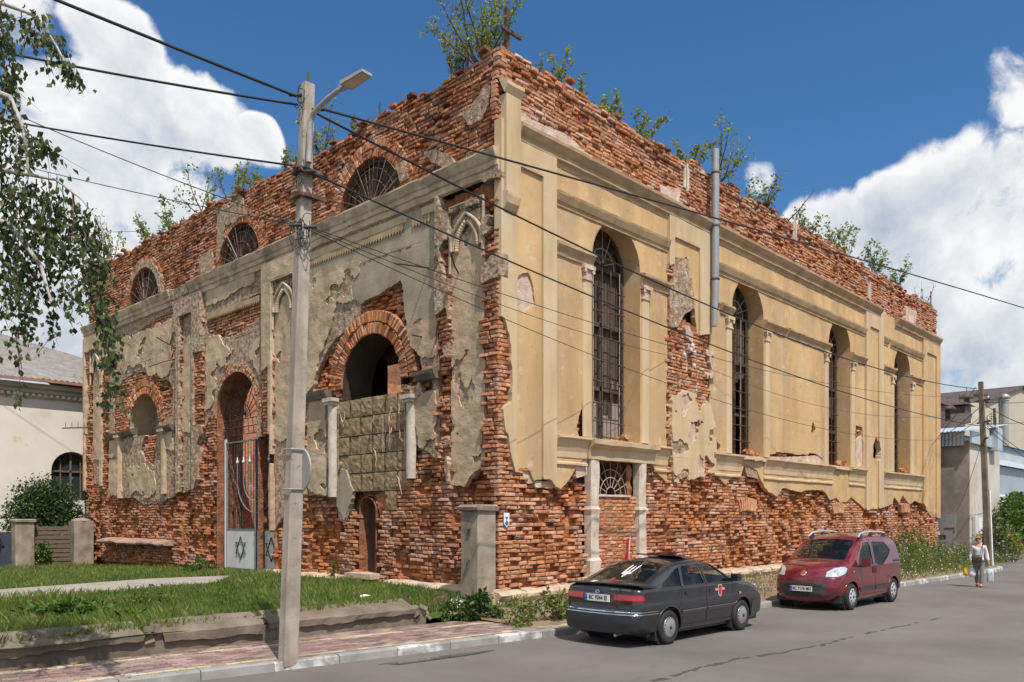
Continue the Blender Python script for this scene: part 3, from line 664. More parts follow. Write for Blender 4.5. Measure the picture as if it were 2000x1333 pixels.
brick_px = [
    [(150, 1200), (150, 960), (172, 960), (185, 945), (205, 950), (215, 968), (240, 975), (262, 972), (280, 985), (320, 980), (345, 965), (385, 958), (392, 935), (400, 1200)],
    [(385, 1200), (393, 870), (408, 815), (425, 812), (450, 830), (450, 1200)],
    [(222, 845), (222, 770), (240, 742), (262, 728), (280, 727), (302, 735), (330, 745), (338, 760), (336, 812), (310, 825), (306, 850), (250, 850)],
    [(285, 845), (307, 845), (305, 880), (300, 910), (285, 900), (275, 880)],
    [(252, 660), (300, 628), (345, 598), (347, 615), (328, 628), (300, 640), (268, 656)],
    [(405, 628), (440, 605), (515, 568), (515, 612), (485, 640), (455, 662), (420, 655), (405, 650)],
    [(385, 690), (400, 690), (400, 830), (385, 830)], [(172, 690), (181, 690), (183, 960), (172, 960)], [(205, 700), (214, 700), (214, 980), (205, 980)], [(342, 650), (351, 650), (351, 960), (342, 960)],
    [(516, 730), (532, 715), (532, 800), (536, 1200), (500, 1200), (510, 830)],
    [(610, 790), (614, 745), (628, 705), (650, 668), (690, 632), (704, 618), (706, 590), (745, 568), (782, 546), (790, 560), (792, 640), (800, 670), (822, 700), (826, 738), (806, 755), (783, 750), (783, 770), (665, 785)],
    [(440, 1200), (560, 1000), (585, 985), (600, 968), (640, 968), (655, 975), (660, 1010), (672, 1025), (690, 990), (700, 975), (735, 965), (745, 1200)],
    [(735, 1200), (735, 990), (745, 930), (772, 880), (790, 860), (812, 868), (840, 886), (862, 905), (870, 930), (885, 945), (905, 948), (935, 918), (950, 905), (990, 905), (990, 1230)],
    [(940, 370), (990, 350), (990, 420), (955, 425), (945, 418)], [(946, 560), (990, 540), (990, 920), (948, 920)], [(855, 620), (879, 610), (879, 770), (855, 780)], [(853, 900), (880, 890), (880, 960), (853, 960)],
    [(820, 745), (845, 735), (845, 765), (825, 768)], [(590, 660), (600, 655), (601, 900), (588, 900)],
    [(800, 520), (812, 515), (812, 540), (802, 545)]]
brickF = union(*[poly_sd(U2, V2, LP(q)) for q in brick_px])+n2b*.8
attic = V2-10.22
brickF = union(brickF, attic, 1.6+n2a*.8-V2)
plast_px = [
    [(224, 668), (252, 656), (285, 647), (326, 627), (341, 623), (339, 676), (336, 726), (322, 736), (308, 731), (296, 734), (277, 711), (248, 721), (244, 694), (224, 686)],
    [(215, 862), (232, 858), (231, 890), (215, 893)], [(215, 902), (237, 900), (238, 965), (215, 968)], [(252, 915), (300, 905), (306, 960), (290, 975), (268, 960), (255, 970)], [(318, 845), (338, 840), (338, 876), (318, 880)],
    [(405, 660), (424, 655), (440, 675), (452, 682), (462, 675), (450, 705), (425, 745), (414, 800), (404, 800)], [(468, 672), (490, 680), (512, 655), (513, 735), (506, 730), (490, 700)],
    [(600, 548), (660, 520), (712, 505), (704, 525), (690, 548), (685, 562), (692, 588), (662, 596), (642, 655), (626, 700), (612, 750), (600, 768)],
    [(600, 785), (638, 775), (640, 972), (618, 965), (600, 960)],
    [(796, 640), (826, 625), (853, 610), (853, 700), (826, 702), (806, 672)], [(812, 780), (852, 765), (854, 900), (838, 885), (822, 870), (812, 850)],
    [(406, 545), (512, 500), (512, 545), (406, 600)], [(195, 655), (225, 640), (225, 665), (195, 675)]]
spotsF = fbm(U2, V2, 1.5, 5, 5)
plastF = np.minimum(union(*[poly_sd(U2, V2, LP(q)) for q in plast_px])+n2b*1.15, (.15-spotsF)*1.5)
under_px = [[(700, 518), (760, 495), (853, 462), (853, 608), (800, 640), (792, 600), (783, 548), (705, 592), (690, 588), (688, 560)], [(600, 500), (853, 400), (853, 470), (600, 560)], [(360, 700), (385, 690), (382, 800), (360, 810)], [(352, 830), (380, 820), (380, 880), (355, 890)], [(183, 760), (203, 750), (203, 880), (183, 890)], [(664, 900), (690, 960), (672, 1020), (660, 985)]]
underF = union(*[poly_sd(U2, V2, LP(q)) for q in under_px])+n2b*1.1
mask_op = -open_f-.01
pils = [(-.14, 2.0), (7.72, 10.05), (14.1, 16.30), (22.65, 25.05)]
fpan = [(.42, 1.52), (8.25, 9.50), (14.75, 15.75), (23.2, 24.4)]
pil_sd = union(*[np.minimum(U2-a, b-U2) for a, b in pils])
blockA = rect_sd(U2, V2, 3.13, 6.23, 2.35, 5.34)
roughF = np.minimum(np.minimum(np.minimum(-brickF, -blockA)+n2b*.3, 9.95-V2), np.minimum(mask_op, np.minimum(FY+.1-U2, U2+.1)))
Fr.sheet('rough_render', np.minimum(roughF, -pil_sd), .0, -.15, m_rough, SYN, dvar=.05)
Fr.sheet('plaster_undercoat', np.minimum(np.minimum(underF, mask_op), -pil_sd), .02, -.1, pm('cement_undercoat', [(.24, .19, .135), (.34, .28, .20), (.42, .36, .27)], 1.2, bump=.6, bscale=24, bdist=.02, spots=[((.16, .125, .09), 14, .62, .04, .6), ((.45, .30, .16), .9, .6, .1, .3)]), SYN, dvar=.03)
Fr.sheet('plaster_coat', np.minimum(np.minimum(plastF, mask_op), -pil_sd), .045, -.1, m_grey, SYN, dvar=.025)
panel_px = [[(878, 430), (947, 400), (947, 905), (930, 918), (905, 948), (880, 948)], [(528, 560), (578, 535), (578, 850), (548, 862), (530, 855)], [(352, 690), (372, 660), (386, 660), (386, 800), (372, 850), (352, 840)], [(182, 780), (204, 765), (204, 895), (182, 900)]]
for k, ((a, b), (pa, pb)) in enumerate(zip(pils, fpan)):
    pan = rect_sd(U2, V2, pa, pb, -1, 9.25)
    col = np.minimum(np.minimum(U2-a, b-U2), 9.85-V2)
    mb = MB(); mb.hexa([Fr.P(a+.03, .3, .02), Fr.P(a+.03, .3, -.3), Fr.P(b-.03, .3, -.3), Fr.P(b-.03, .3, .02), Fr.P(a+.03, 9.8, .02), Fr.P(a+.03, 9.8, -.3), Fr.P(b-.03, 9.8, -.3), Fr.P(b-.03, 9.8, .02)]) if False else None
    fr_f = np.minimum(np.minimum(col, -pan), np.minimum(-brickF, -union(np.where(V2 < 8.6, .02, -1), n2a*2.2-.02)+n2b) if k in (1,) else -brickF)
    fr_f = np.minimum(np.minimum(col, -pan), -brickF+n2b*.6) if k != 0 else np.minimum(np.minimum(col, -pan), np.minimum(-brickF, -(n2a*1.6-.04)))
    Fr.sheet('pilaster', np.minimum(fr_f, mask_op), .165, -.15, m_rough if k in (0, 2) else m_grey, SYN, (a, b, 0, 10), dvar=.03)
    pf_ = np.minimum(np.minimum(poly_sd(U2, V2, LP(panel_px[k], -.03))+n2b*.7, rect_sd(U2, V2, pa-.03, pb+.03, 0, 9.4)), (.19-spotsF)*1.5)
    Fr.sheet('pilaster_panel', np.minimum(pf_, mask_op), .035, -.1, m_grey, SYN, (pa, pb, 0, 9.5), dvar=.02)
    Fr.sheet('rough_render', np.minimum(rect_sd(U2, V2, pa-.03, pb+.03, 0, 9.5), np.minimum(-brickF, mask_op)), .0, -.15, m_rough, SYN, (pa, pb, 0, 9.6), dvar=.04)
for pp in fa_px:
    q = LP(pp); uu = [a for a, b in q]; vv = [b for a, b in q]
    Fr.sheet('render_patch', np.minimum(poly_sd(U2, V2, q)+n2b*.9, np.minimum(-lun_sd-.05, top_f-.2-V2)), .012, -.1, m_rough, SYN, (min(uu)-.3, max(uu)+.3, min(vv)-.3, max(vv)+.3), dvar=.04)
fc = [(.0, 9.78), (.07, 9.80), (.08, 9.95), (.12, 9.97), (.13, 10.08), (.17, 10.12), (.22, 10.24), (.24, 10.29), (.24, 10.33), (.0, 10.38)]
Fr.mould('cornice', -.05, FY+.2, fc, m_mould2, SYN, [(15.0, 16.5)], seed=5, jit=.014)
Fr.mould('cornice', 15.0, 16.5, fc[:4]+[(.14, 10.1), (.16, 10.3), (0, 10.36)], m_rough, SYN, seed=6, jit=.03)
Fr.mould('frieze_band', 2.0, 7.7, [(.0, 9.50), (.05, 9.51), (.055, 9.70), (.0, 9.72)], m_trim, SYN, [(2.6, 3.2)], seed=8, jit=.008)
for k in range(46):                                    # row of little pendants below the frieze
    u = 2.3+k*.115
    if 2.9 < u < 3.3: continue
    mb = MB(); mb.prism([(u, 9.36), (u+.05, 9.28), (u+.10, 9.36), (u+.10, 9.50), (u, 9.50)], Fr.P, 0, .05); mb.build('pendant', m_mould, SYN, fix=True)
for k in range(30):
    u = 10.35+k*.115; mb = MB()
    mb.prism([(u, 8.86), (u+.05, 8.78), (u+.10, 8.86), (u+.10, 9.02), (u, 9.02)], Fr.P, 0, .05); mb.build('pendant', m_mould, SYN, fix=True)
# carved horseshoe arches at the head of the pilaster panels
def carved(uc, hw, vs, top):
    mb = MB(); pts = []
    for sgn in (-1, 1):
        arcp = []
        for k in range(13):
            t = k/12; arcp.append((uc+sgn*hw*(1-t**2.2)*(1+.10*math.sin(t*PI)), vs+(top-vs)*t**.92))
        mb.tube([Fr.P(u, v, .10) for u, v in arcp], .045, 8); mb.tube([Fr.P(uc+(u-uc)*.86, vs+(v-vs)*.88, .08) for u, v in arcp], .025, 6)
        for k in range(0, 12):
            t = k/12; u = uc+sgn*hw*.70*(1-t**2.2); v = vs+(top-vs)*.80*t**.92
            mb.lathe([(.0, -.05), (.055, -.03), (.07, 0), (.055, .03), (.0, .05)], 8, Matrix.Translation(Fr.P(u, v, .08)) @ Euler((0, PI/2, 0)).to_matrix().to_4x4())
    mb.tube([Fr.P(uc-hw-.06, vs-.3, .09), Fr.P(uc-hw-.06, top+.25, .09), Fr.P(uc+hw+.06, top+.25, .09), Fr.P(uc+hw+.06, vs-.5, .09)], .035, 6, smooth=False)
    rr = random.Random(int(uc*10))
    for k in range(60):
        u = uc+rr.uniform(-hw, hw); v = rr.uniform(vs+.4, top+.2)
        if abs(u-uc)/hw > 1.0-max(0, (v-vs)/(top-vs))**1.6 + .15:
            mb.lathe([(0, -.03), (.03, 0), (0, .03)], 6, Matrix.Translation(Fr.P(u, v, .06)))
    return mb.build('carved_arch', m_mould2, SYN)
carved(.97, .50, 8.35, 9.15); carved(8.87, .55, 8.30, 9.1); carved(23.8, .5, 8.3, 9.05)

# openings of the front
def ring_bricks(c, r0, r1, vs, a0, a1, d, n, acc):
    for k in range(n):
        a = a0+(a1-a0)*(k+.5)/n; rr_ = rnd.random()
        for (q0, q1) in ((r0, (r0+r1)/2-.01), ((r0+r1)/2+.01, r1)):
            if q1-q0 < .12: q0, q1 = r0, r1
            acc.append((c+(q0+q1)/2*math.cos(a), vs+(q0+q1)/2*math.sin(a), a, q1-q0, abs(a1-a0)*(q0+q1)/2/n-.012, d-rnd.uniform(0, .05)))
            if (q0, q1) == (r0, r1): break
arch_list = []
ring_bricks(BIG[0], BIG[1], BIG[1]+.62, BIG[2], -.02, PI+.02, .05, 52, arch_list)
ring_bricks(PORT[0], PORT[1], PORT[1]+.30, PORT[2], -.02, PI+.02, .03, 44, arch_list)
ring_bricks(SML[0], SML[1], SML[1]+.55, SML[2], 0, PI, .02, 46, arch_list)
for c, r in LUN: ring_bricks(c, r, r+.50, 10.27, .15, PI-.15, .0, 40, arch_list)
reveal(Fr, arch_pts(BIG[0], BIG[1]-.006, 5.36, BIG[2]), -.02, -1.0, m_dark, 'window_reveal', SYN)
reveal(Fr, arch_pts(SML[0], SML[1]-.006, 5.28, SML[2]), -.02, -.95, m_grey, 'niche_reveal', SYN)
mb = MB(); mb.bbox((.90, 17.6, 4.9), (.96, 20.7, 7.1)); mb.build('niche_back', m_rough, SYN)
reveal(Fr, arch_pts(PORT[0], PORT[1]-.006, .3, PORT[2]), -.05, -1.0, m_core, 'portal_reveal', SYN)
for li, (c, r) in enumerate(LUN):
    rr = random.Random(70+li)
    reveal(Fr, arch_pts(c, r-.005, 10.2, 10.27), .0, -.6, m_core, 'window_reveal', SYN)
    mb = MB(); op = arch_pts(c, r-.02, 10.22, 10.27); ip = arch_pts(c, r-.10, 10.22, 10.27); n = len(op)
    vs = [Fr.P(u, v, -.13) for u, v in op]+[Fr.P(u, v, -.13) for u, v in ip]
    mb.add(vs, [(n+i, n+i+1, i+1, i) for i in range(n-1)])
    wf = mb.build('window', m_wood, SYN)
    mb = MB(); mb.prism(arch_pts(c, r+.02, 10.12, 10.27)[::-1], Fr.P, -.31, -.29); mb.build('sky_block_panel', m_dark, wf, fix=True)  # added dark backing, stops sky showing between the boards
    for k in range(11):
        u = c-r+.05+(2*r-.1)*(k+.5)/11; hh = math.sqrt(max(.02, (r-.03)**2-(u-c)**2))
        mb = MB(); mb.box(Fr.P(u, 10.2+hh/2, -.22-rr.uniform(0, .05)), (.03, (2*r-.1)/11-.01, hh+.06)); mb.build('board', m_wood, wf)
    for k in range(1, 16):
        a = PI*k/16; q = r-.03
        bar(Fr, (c+.3*math.cos(a), 10.27+.3*math.sin(a), -.07), (c+q*math.cos(a)+rr.uniform(-.03, .03), 10.27+q*math.sin(a), -.07+rr.uniform(-.02, .08)), .015, 'bar', m_iron if rr.random() < .85 else m_ironpale, wf)
    for q in (.3, .75, 1.05):
        mb = MB(); mb.tube([Fr.P(c+q*math.cos(PI*k/18), 10.27+q*math.sin(PI*k/18), -.06) for k in range(19)], .014, 6); mb.build('bar', m_iron, wf)
# impost ledges
for u0, u1, v in ((6.55, 7.72, 5.60), (2.0, 2.75, 5.62), (20.75, 22.6, 5.45), (16.35, 17.75, 5.42), (19.9, 20.9, 5.52)):
    Fr.mould('impost_ledge', u0, u1, [(-.1, v-.16), (.10, v-.15), (.2, v-.03), (.22, v+.06), (-.1, v+.12)], m_conc2, SYN, seed=int(u0*10), jit=.012)
for u0, v0, v1 in ((6.42, 2.7, 5.25), (3.02, 3.1, 5.0), (21.3, 2.9, 5.25), (17.2, 3.0, 5.2)):
    mb = MB(); rr = random.Random(int(u0*9)); npt = 8; hs = [v0+(v1-v0)*k/7 for k in range(8)]
    vs = [Fr.P(u0+.15*math.cos(PI*k/npt)+rr.uniform(-.012, .012), v, .0+.15*math.sin(PI*k/npt)+rr.uniform(-.012, .012)) for v in hs for k in range(npt+1)]; n = npt+1
    mb.add(vs, [(i*n+k, i*n+k+1, (i+1)*n+k+1, (i+1)*n+k) for i in range(7) for k in range(npt)], True)
    mb.box(Fr.P(u0, v1+.03, .08), (.2, .36, .07)); mb.box(Fr.P(u0, v1+.12, .10), (.26, .44, .10))
    mb.build('half_column', m_white if u0 < 10 else m_grey, SYN)
# rough stone blocks that wall up the big window
rr = random.Random(21)
for j in range(6):
    v0 = 5.32-(j+1)*.50
    for i in range(6):
        u0 = 3.15+i*.51+(.0 if j % 2 else 0)
        if v0 < 2.35 and 4.4 < u0+.25 < 5.5 or v0 < 2.6 and i in (0,) or v0 < 2.2 : continue
        mb = MB(); g = .012; nb = 5
        gu = [u0+g+(.51-2*g)*k/nb for k in range(nb+1)]; gv = [v0+g+(.50-2*g)*k/nb for k in range(nb+1)]
        dd = -.02+rr.uniform(-.02, .02)
        vs = [Fr.P(u, v, dd+rr.uniform(-.011, .011) if 0 < a < nb and 0 < b < nb else dd-.014+rr.uniform(-.008, .008)) for b, v in enumerate(gv) for a, u in enumerate(gu)]
        fs = [(b*(nb+1)+a, (b+1)*(nb+1)+a, (b+1)*(nb+1)+a+1, b*(nb+1)+a+1) for a in range(nb) for b in range(nb)]
        mb.add(vs, fs)
        ring = [(gu[0], gv[0]), (gu[-1], gv[0]), (gu[-1], gv[-1]), (gu[0], gv[-1])]
        mb.prism(ring, Fr.P, -.2, dd-.05)
        mb.build('stone_block', m_block, SYN)
for k in range(16):            # squeezed mortar ridges
    u = rr.choice([3.3, 3.55, 3.8, 4.05, 4.55, 5.8, 6.05]); v = rr.uniform(2.9, 5.2); pts = []
    for i in range(6):
        pts.append(Fr.P(u+rr.uniform(-.05, .05)+.03*i*(-1 if k % 2 else 1), v-.1*i, .03+rr.uniform(-.01, .03)))
    mb = MB(); mb.tube(pts, [.008, .02, .014, .022, .015, .006], 6); mb.build('mortar_ridge', m_mould2, SYN)
# small side door
mb = MB(); mb.bbox((.38, 4.5, .68), (.44, 5.4, 2.75)); d2 = mb.build('small_door', m_wood, SYN)
mb = MB(); mb.tube([(.36, 4.75, 2.35), (.34, 4.80, 2.42), (.33, 4.9, 2.36), (.34, 4.86, 2.25)], .015, 6); mb.build('door_handle', m_ironpale, d2)
reveal(Fr, arch_pts(4.95, .365, .66, 2.3), -.06, -.6, m_core, 'door_reveal', SYN)
mb = MB(); mb.box((.1, 4.95, .60), (.7, 1.1, .14)); mb.build('door_step', m_stone, SYN)
# ledge, plinth stones
Fr.mould('bench_ledge', 16.4, 22.8, [(-.1, 1.10), (.42, 1.10), (.46, 1.16), (.42, 1.22), (-.1, 1.32)], m_stone2, SYN, step=.4, jit=.03)
def plinth(fac, ranges, dz, seed):
    rr = random.Random(seed)
    for (a, b) in ranges:
        u = a
        while u < b-.2:
            l = rr.uniform(.75, 1.35); l = min(l, b-u); mb = MB()
            n = 4; prof = [(-.2, .10), (.16, .12), (.20, .30), (.26, .36), (.27, .44), (.20, .50), (.0, .53), (-.2, .53)]
            vs = []
            for i in range(n+1):
                uu = u+.015+(l-.03)*i/n
                for (d, v) in prof: vs.append(fac.P(uu, v+dz+rr.uniform(-.014, .014), d+rr.uniform(-.02, .02)))
            m = len(prof)
            fs = [(i*m+k, (i+1)*m+k, (i+1)*m+k+1, i*m+k+1) for i in range(n) for k in range(m-1)]+[tuple(range(m)), tuple(range(n*m, n*m+m))[::-1]]
            if fac.kind != 'side': fs = [q[::-1] for q in fs]
            mb.add(vs, fs); mb.build('base_stone', m_stone, SYN); u += l
plinth(S, [(-.25, 3.2), (5.75, 18.5)], -.02, 3)
plinth(Fr, [(-.1, 3.9), (5.9, 9.9)], .03, 4)
# iron rods sticking out of the front
for (y, z, dy, dz, ln) in ((2.35, 8.2, .1, -.1, 1.0), (2.6, 6.55, 0, 0, .35), (1.35, 7.75, -.3, .4, .5), (16.0, 8.1, -.2, .3, .9), (16.5, 7.9, .2, -.4, .8)):
    mb = MB(); mb.tube([(.1, y, z), (-ln*.5, y+dy*.5, z+dz*.5), (-ln, y+dy, z+dz)], .022, 6); mb.build('iron_rod', m_iron, SYN)
mb = MB(); mb.tube([(-.02, 24.6, 6.0), (-.9, 25.3, 5.95)], .03, 6); [mb.tube([(-.2-.2*k, 24.74+.155*k, 6.0), (-.2-.2*k, 24.74+.155*k, 6.2)], .012, 6) for k in range(4)]; mb.build('iron_bracket', m_iron, SYN)
mb = MB(); mb.box((.35, .1, 13.15), (.09, .09, 1.1)); mb.box((.45, .05, 13.15), (1.0, .07, .07), Euler((0, -.25, .3)).to_matrix()); mb.build('iron_cross_bar', m_iron, SYN)
for (x, y, z) in ((.25, 1.3, 13.0), (31.1, .2, 13.1)):
    mb = MB(); mb.box((x, y, z), (.06, .06, .7), Euler((0, .1, .3)).to_matrix()); mb.build('iron_post', m_iron, SYN)

# ---------------------------------------------------------------- bricks
BR = []   # (facade, u, v, angle, length, height, d_front, tint)
def lay(fac, expo, Vtop, zone, seed):
    rr = random.Random(seed); ch = .098; L = .305
    u0, u1, v0, v1 = zone; j = 0; v = v0
    while v < v1:
        u = u0-rr.uniform(0, .3); hdr = (j % 2 == 0); k = 0
        while u < u1:
            l = L if not ((j % 2) and k % 2) else L*.5
            l *= rr.uniform(.9, 1.08)
            a_, b_ = max(u, u0), min(u+l, u1)
            if b_-a_ > .07: yield (a_+b_)/2, v+ch/2, b_-a_, ch, rr
            u += l; k += 1
        v += ch; j += 1
def exp_side():
    brick_area = -baseF
    gone_les = union(cornerbrick, les2gap, les2low); pz_ = plast_zone+nzA*.35
    for c, v, l, h, rr in lay(S, None, None, (-.07, RX, .45, 13.4), 5):
        tp = S.sample(top_s, c, v)
        if v > tp or max(S.sample(wins_s, c-l*.35, v), S.sample(wins_s, c+l*.35, v)) > -.02 or S.sample(door_t, c, v) > -.1: continue
        if 3.2 < c < 5.68 and v < 3.7 and not (3.6 < c < 5.32 and v < 2.68): continue
        inpil = S.sample(les_sd, c, v) > .03
        ex = S.sample(baseF, c, v)
        if inpil: ex = min(S.sample(pz_, c, v), -S.sample(gone_les, c, v)+.05)
        if v < 11 and ex > .12: continue
        if 10.5 < v < 11.05: continue
        yield c, v, l, h, rr, inpil
E_s = fbm(U, V, .55, 1, 4); E_s2 = fbm(U, V, 2.4, 4, 3)
for c, v, l, h, rr, inpil in exp_side():
    base = .085 if inpil and v < 10.6 else 0.0
    infill = 3.56 < c < 5.34 and v < 2.7
    e = S.sample(E_s, c, v)*2.6+S.sample(E_s2, c, v)*1.2
    if infill: e = -.3
    if v > 11: e = e*.55-.12
    if les2low is not None and inpil and v > 3.2: e = e*.35-.25
    e = max(0, min(1, e+.34))
    gone = not infill and rr.random() < (e*.62-.12 if v < 4 else e*.34-.07)
    if gone and rr.random() < .25: continue
    d = base-.012-e*e*.13-rr.uniform(0, .022)-(rr.uniform(.03, .12) if rr.random() < .34*e+.05 else 0)
    if infill: d = -.03-rr.uniform(0, .012)
    if gone: d = base-.10-e*.13-rr.uniform(0, .06); l *= rr.uniform(.6, 1); h *= rr.uniform(.75, 1)
    if v > 11.05: d -= (.05 if rr.random() < .12 else 0)-(.06 if v > S.sample(top_s, c, v)-.3 else 0)
    sh = 1-rr.random()**2*.22*e
    fresh = min(1, max(0, (base-d-.06)*7)) * rr.uniform(.4, 1)
    BR.append((S, c+rr.uniform(-.01, .01), v+rr.uniform(-.006, .006), rr.gauss(0, .008+.022*e), l*sh-.016-(.006 if infill else 0), h*rr.uniform(.9, 1.02)-.014, d, (min(1, max(0, rr.gauss(.50, .2))), fresh, 1.0 if v > 3.0 or v > 11 else .7, 1)))
E_f = fbm(U2, V2, .6, 2, 4); E_f2 = fbm(U2, V2, 2.2, 5, 3)
soft = np.maximum(underF, plastF)
for c, v, l, h, rr in lay(Fr, None, None, (-.06, FY, .45, 13.6), 9):
    if v > Fr.sample(top_f, c, v) or max(Fr.sample(open_f, c-l*.35, v), Fr.sample(open_f, c+l*.35, v)) > -.03: continue
    inpil = Fr.sample(pil_sd, c, v) > .03
    inpan = any(a < c < b for a, b in fpan) and v < 9.25
    b_ = Fr.sample(brickF, c, v)
    if v < 10.2:
        if inpil and not inpan:
            if 9.3 < v: continue
        elif b_ < -.06: continue
        if Fr.sample(soft, c, v) > .15 and not inpil: continue
    if 9.75 < v < 10.36: continue
    if 3.1 < c < 6.25 and 2.3 < v < 5.35 and b_ < .5: continue
    base = .125 if inpil and not inpan and v < 9.8 else 0
    e = Fr.sample(E_f, c, v)*2.8+Fr.sample(E_f2, c, v)*1.3+(.55 if v < 3.2 else .2)
    dsm = 5.35 < c < 6.1 and v < 2.6 or 4.05 < c < 4.55 and v < 2.6
    if dsm: e = -.2
    if v > 10.3: e = e*.6-.05
    e = max(0, min(1, e))
    gone = rr.random() < (e*.58-.12 if v < 4 else e*.36-.07)
    if gone and rr.random() < .25: continue
    d = base-.015-e*e*.14-rr.uniform(0, .028)-(rr.uniform(.03, .12) if rr.random() < .32*e+.04 else 0)
    if gone: d = base-.105-e*.14-rr.uniform(0, .06); l *= rr.uniform(.6, 1); h *= rr.uniform(.75, 1)
    fresh = min(1, max(0, (base-d-.05)*6.5))*rr.uniform(.4, 1)
    if v > 10.3: fresh *= .5
    BR.append((Fr, c+rr.uniform(-.01, .01), v+rr.uniform(-.006, .006), rr.gauss(0, .01+.028*e), l*(1-rr.random()**2*.25*e)-.016, h*rr.uniform(.88, 1.02)-.014, d, (min(1, max(0, rr.gauss(.42 if v < 10.3 else .32, .2))), fresh, .8, 1)))
def mortar(fac, name, mask, D):
    idx = np.full(mask.shape, -1); jj, ii = np.where(mask); idx[jj, ii] = np.arange(len(jj))
    u, v, d = fac.U[jj, ii], fac.V[jj, ii], D[jj, ii]
    W_ = np.stack([u, -d, v], 1) if fac.kind == 'side' else np.stack([-d, u, v], 1)
    a, b, c, e = idx[:-1, :-1], idx[:-1, 1:], idx[1:, 1:], idx[1:, :-1]; ok = (a >= 0) & (b >= 0) & (c >= 0) & (e >= 0)
    q = np.stack([a[ok], b[ok], c[ok], e[ok]], 1)
    if fac.kind != 'side': q = q[:, ::-1]
    me = bpy.data.meshes.new(name); me.from_pydata(W_.tolist(), [], q.tolist()); me.materials.append(m_mortar); me.polygons.foreach_set('use_smooth', [True]*len(me.polygons)); return link(name, me, SYN)
nm1 = fbm(U, V, 9, 1, 3)*.07; e_g = E_s*2.6+E_s2*1.2; e_g = np.where(V > 11, e_g*.55-.12, e_g); e_g = np.where((les_sd > .03) & (V > 3.2) & (V < 10.6), e_g*.35-.25, e_g); e_g = np.clip(e_g+.34, 0, 1)
D_ = np.where((les_sd > .03) & (V < 10.6), .085, 0)-.095-e_g**1.4*.22+nm1; D_ = np.where((U > 3.5) & (U < 5.36) & (V < 2.72), -.05+nm1*.3, D_)
expo = np.where(les_sd > .03, np.minimum(plast_zone, -union(cornerbrick, les2gap, les2low)), baseF)
mk = (V > .3) & (V < top_s-.13) & (U > -.03) & (U < RX) & (wins_s < -.03) & (door_t < -.04) & ((expo < .3) | (V > 10.9)) & ~((U > 3.1) & (U < 3.6) & (V < 3.6)) & ~((U > 5.3) & (U < 5.7) & (V < 3.6))
mortar(S, 'mortar_bed', mk, np.maximum(D_, -.31))
nm2 = fbm(U2, V2, 9, 2, 3)*.08; e2 = E_f*2.8+E_f2*1.3+np.where(V2 < 3.2, .55, .2); e2 = np.clip(np.where(V2 > 10.3, e2*.6-.05, e2), 0, 1)
ip = (pil_sd > .03) & (V2 < 9.8) & ~np.any([(U2 > a) & (U2 < b) & (V2 < 9.25) for a, b in fpan], axis=0)
D2 = np.where(ip, .125, 0)-.10-e2**1.4*.22+nm2
mk2 = (V2 > .3) & (V2 < top_f-.13) & (U2 > -.03) & (U2 < FY) & (open_f < -.03) & ((brickF > -.3) | ip | (V2 > 10.2))
mortar(Fr, 'mortar_bed', mk2, np.maximum(D2, -.31))
# loose bricks on the ragged top
rr = random.Random(31)
for k in range(130):
    f = S if k % 2 else Fr
    u = rr.uniform(.2, 31) if f is S else rr.uniform(.2, 24.5)
    t = f.sample(top_s if f is S else top_f, u, 0)
    BR.append((f, u, t+.0, rr.uniform(-.12, .12), .26, .08, rr.choice([.04, -.05, -.15, .08, -.3]), (rr.uniform(0, .5), 0, .2, 1)))
# soldier courses of the cellar arches
for (cx, cy) in ((1460, 985), (1638, 992), (1768, 992)):
    uc, vc = pr(cx, cy)
    for k in range(9):
        a = (k-4)*.07
        BR.append((S, uc+(k-4)*.13, vc-abs(k-4)*.012, PI/2-a, .42, .10, .05-abs(k-4)*.006, (.62+.05*rr.random(), .1, 1, 1)))
BR = [b for b in BR if b[4] > .05]
BQ = []
for (u, v, a, l, h, d) in arch_list:
    t = (min(1, max(0, rr.gauss(.45, .2))), rr.uniform(0, .4), .6, 1)
    BQ.append((Fr, u, v, a, l-.012, max(h, .05), d, t))
def brick_geo(b, mb, rr):
    f, u, v, a, l, h, d, t = b
    ca, sa = math.cos(a), math.sin(a); c_ = .017; back = min(d-.08, -.2) if b in () else d-.16
    def pt(x, y, dd): return f.P(u+x*ca-y*sa, v+x*sa+y*ca, dd)
    j = lambda s_: rr.uniform(-s_, s_)
    x, y = l/2, h/2; cs = ((-1, -1), (1, -1), (1, 1), (-1, 1))
    tl = j(.014); tv = j(.008)
    inner = [pt(sx*(x-c_*rr.uniform(.6, 2.2)), sy*(y-c_*rr.uniform(.5, 1.4)), d+sx*tl+sy*tv+j(.006)) for sx, sy in cs]
    outer = [pt(sx*x+j(.006), sy*y+j(.005), d-.018+sx*tl) for sx, sy in cs]
    bk = [pt(sx*x, sy*y, back) for sx, sy in cs]
    vs = inner+outer+bk
    fs = [(0, 1, 2, 3)]
    for k in range(4):
        m = (k+1) % 4
        fs += [(k, 4+k, 4+m, m), (4+k, 8+k, 8+m, 4+m)]
    if f.kind != 'side': fs = [q[::-1] for q in fs]
    mb.add(vs, fs, tint=t)
def scr(b):
    p = b[0].P(b[1], b[2], 0); x, y, dd = proj(p)
    hidden = not (0 < x < 2000 and 0 < y < 1333) or (865 < x < 980 and y > 985) or (540 < x < 615 and y > 180) or (1105 < x < 1475 and y > 1095) or (1515 < x < 1745 and y > 1045)
    n = abs((p-CAM).normalized().dot(Vector((0, -1, 0)) if b[0] is S else Vector((-1, 0, 0))))
    return 0 if hidden else b[4]*b[5]/dd**2*n
BR.sort(key=scr, reverse=True)
rr = random.Random(77)
for b in BR[:300]:
    mb = MB(); brick_geo(b, mb, rr); mb.build('brick', m_brick, SYN)
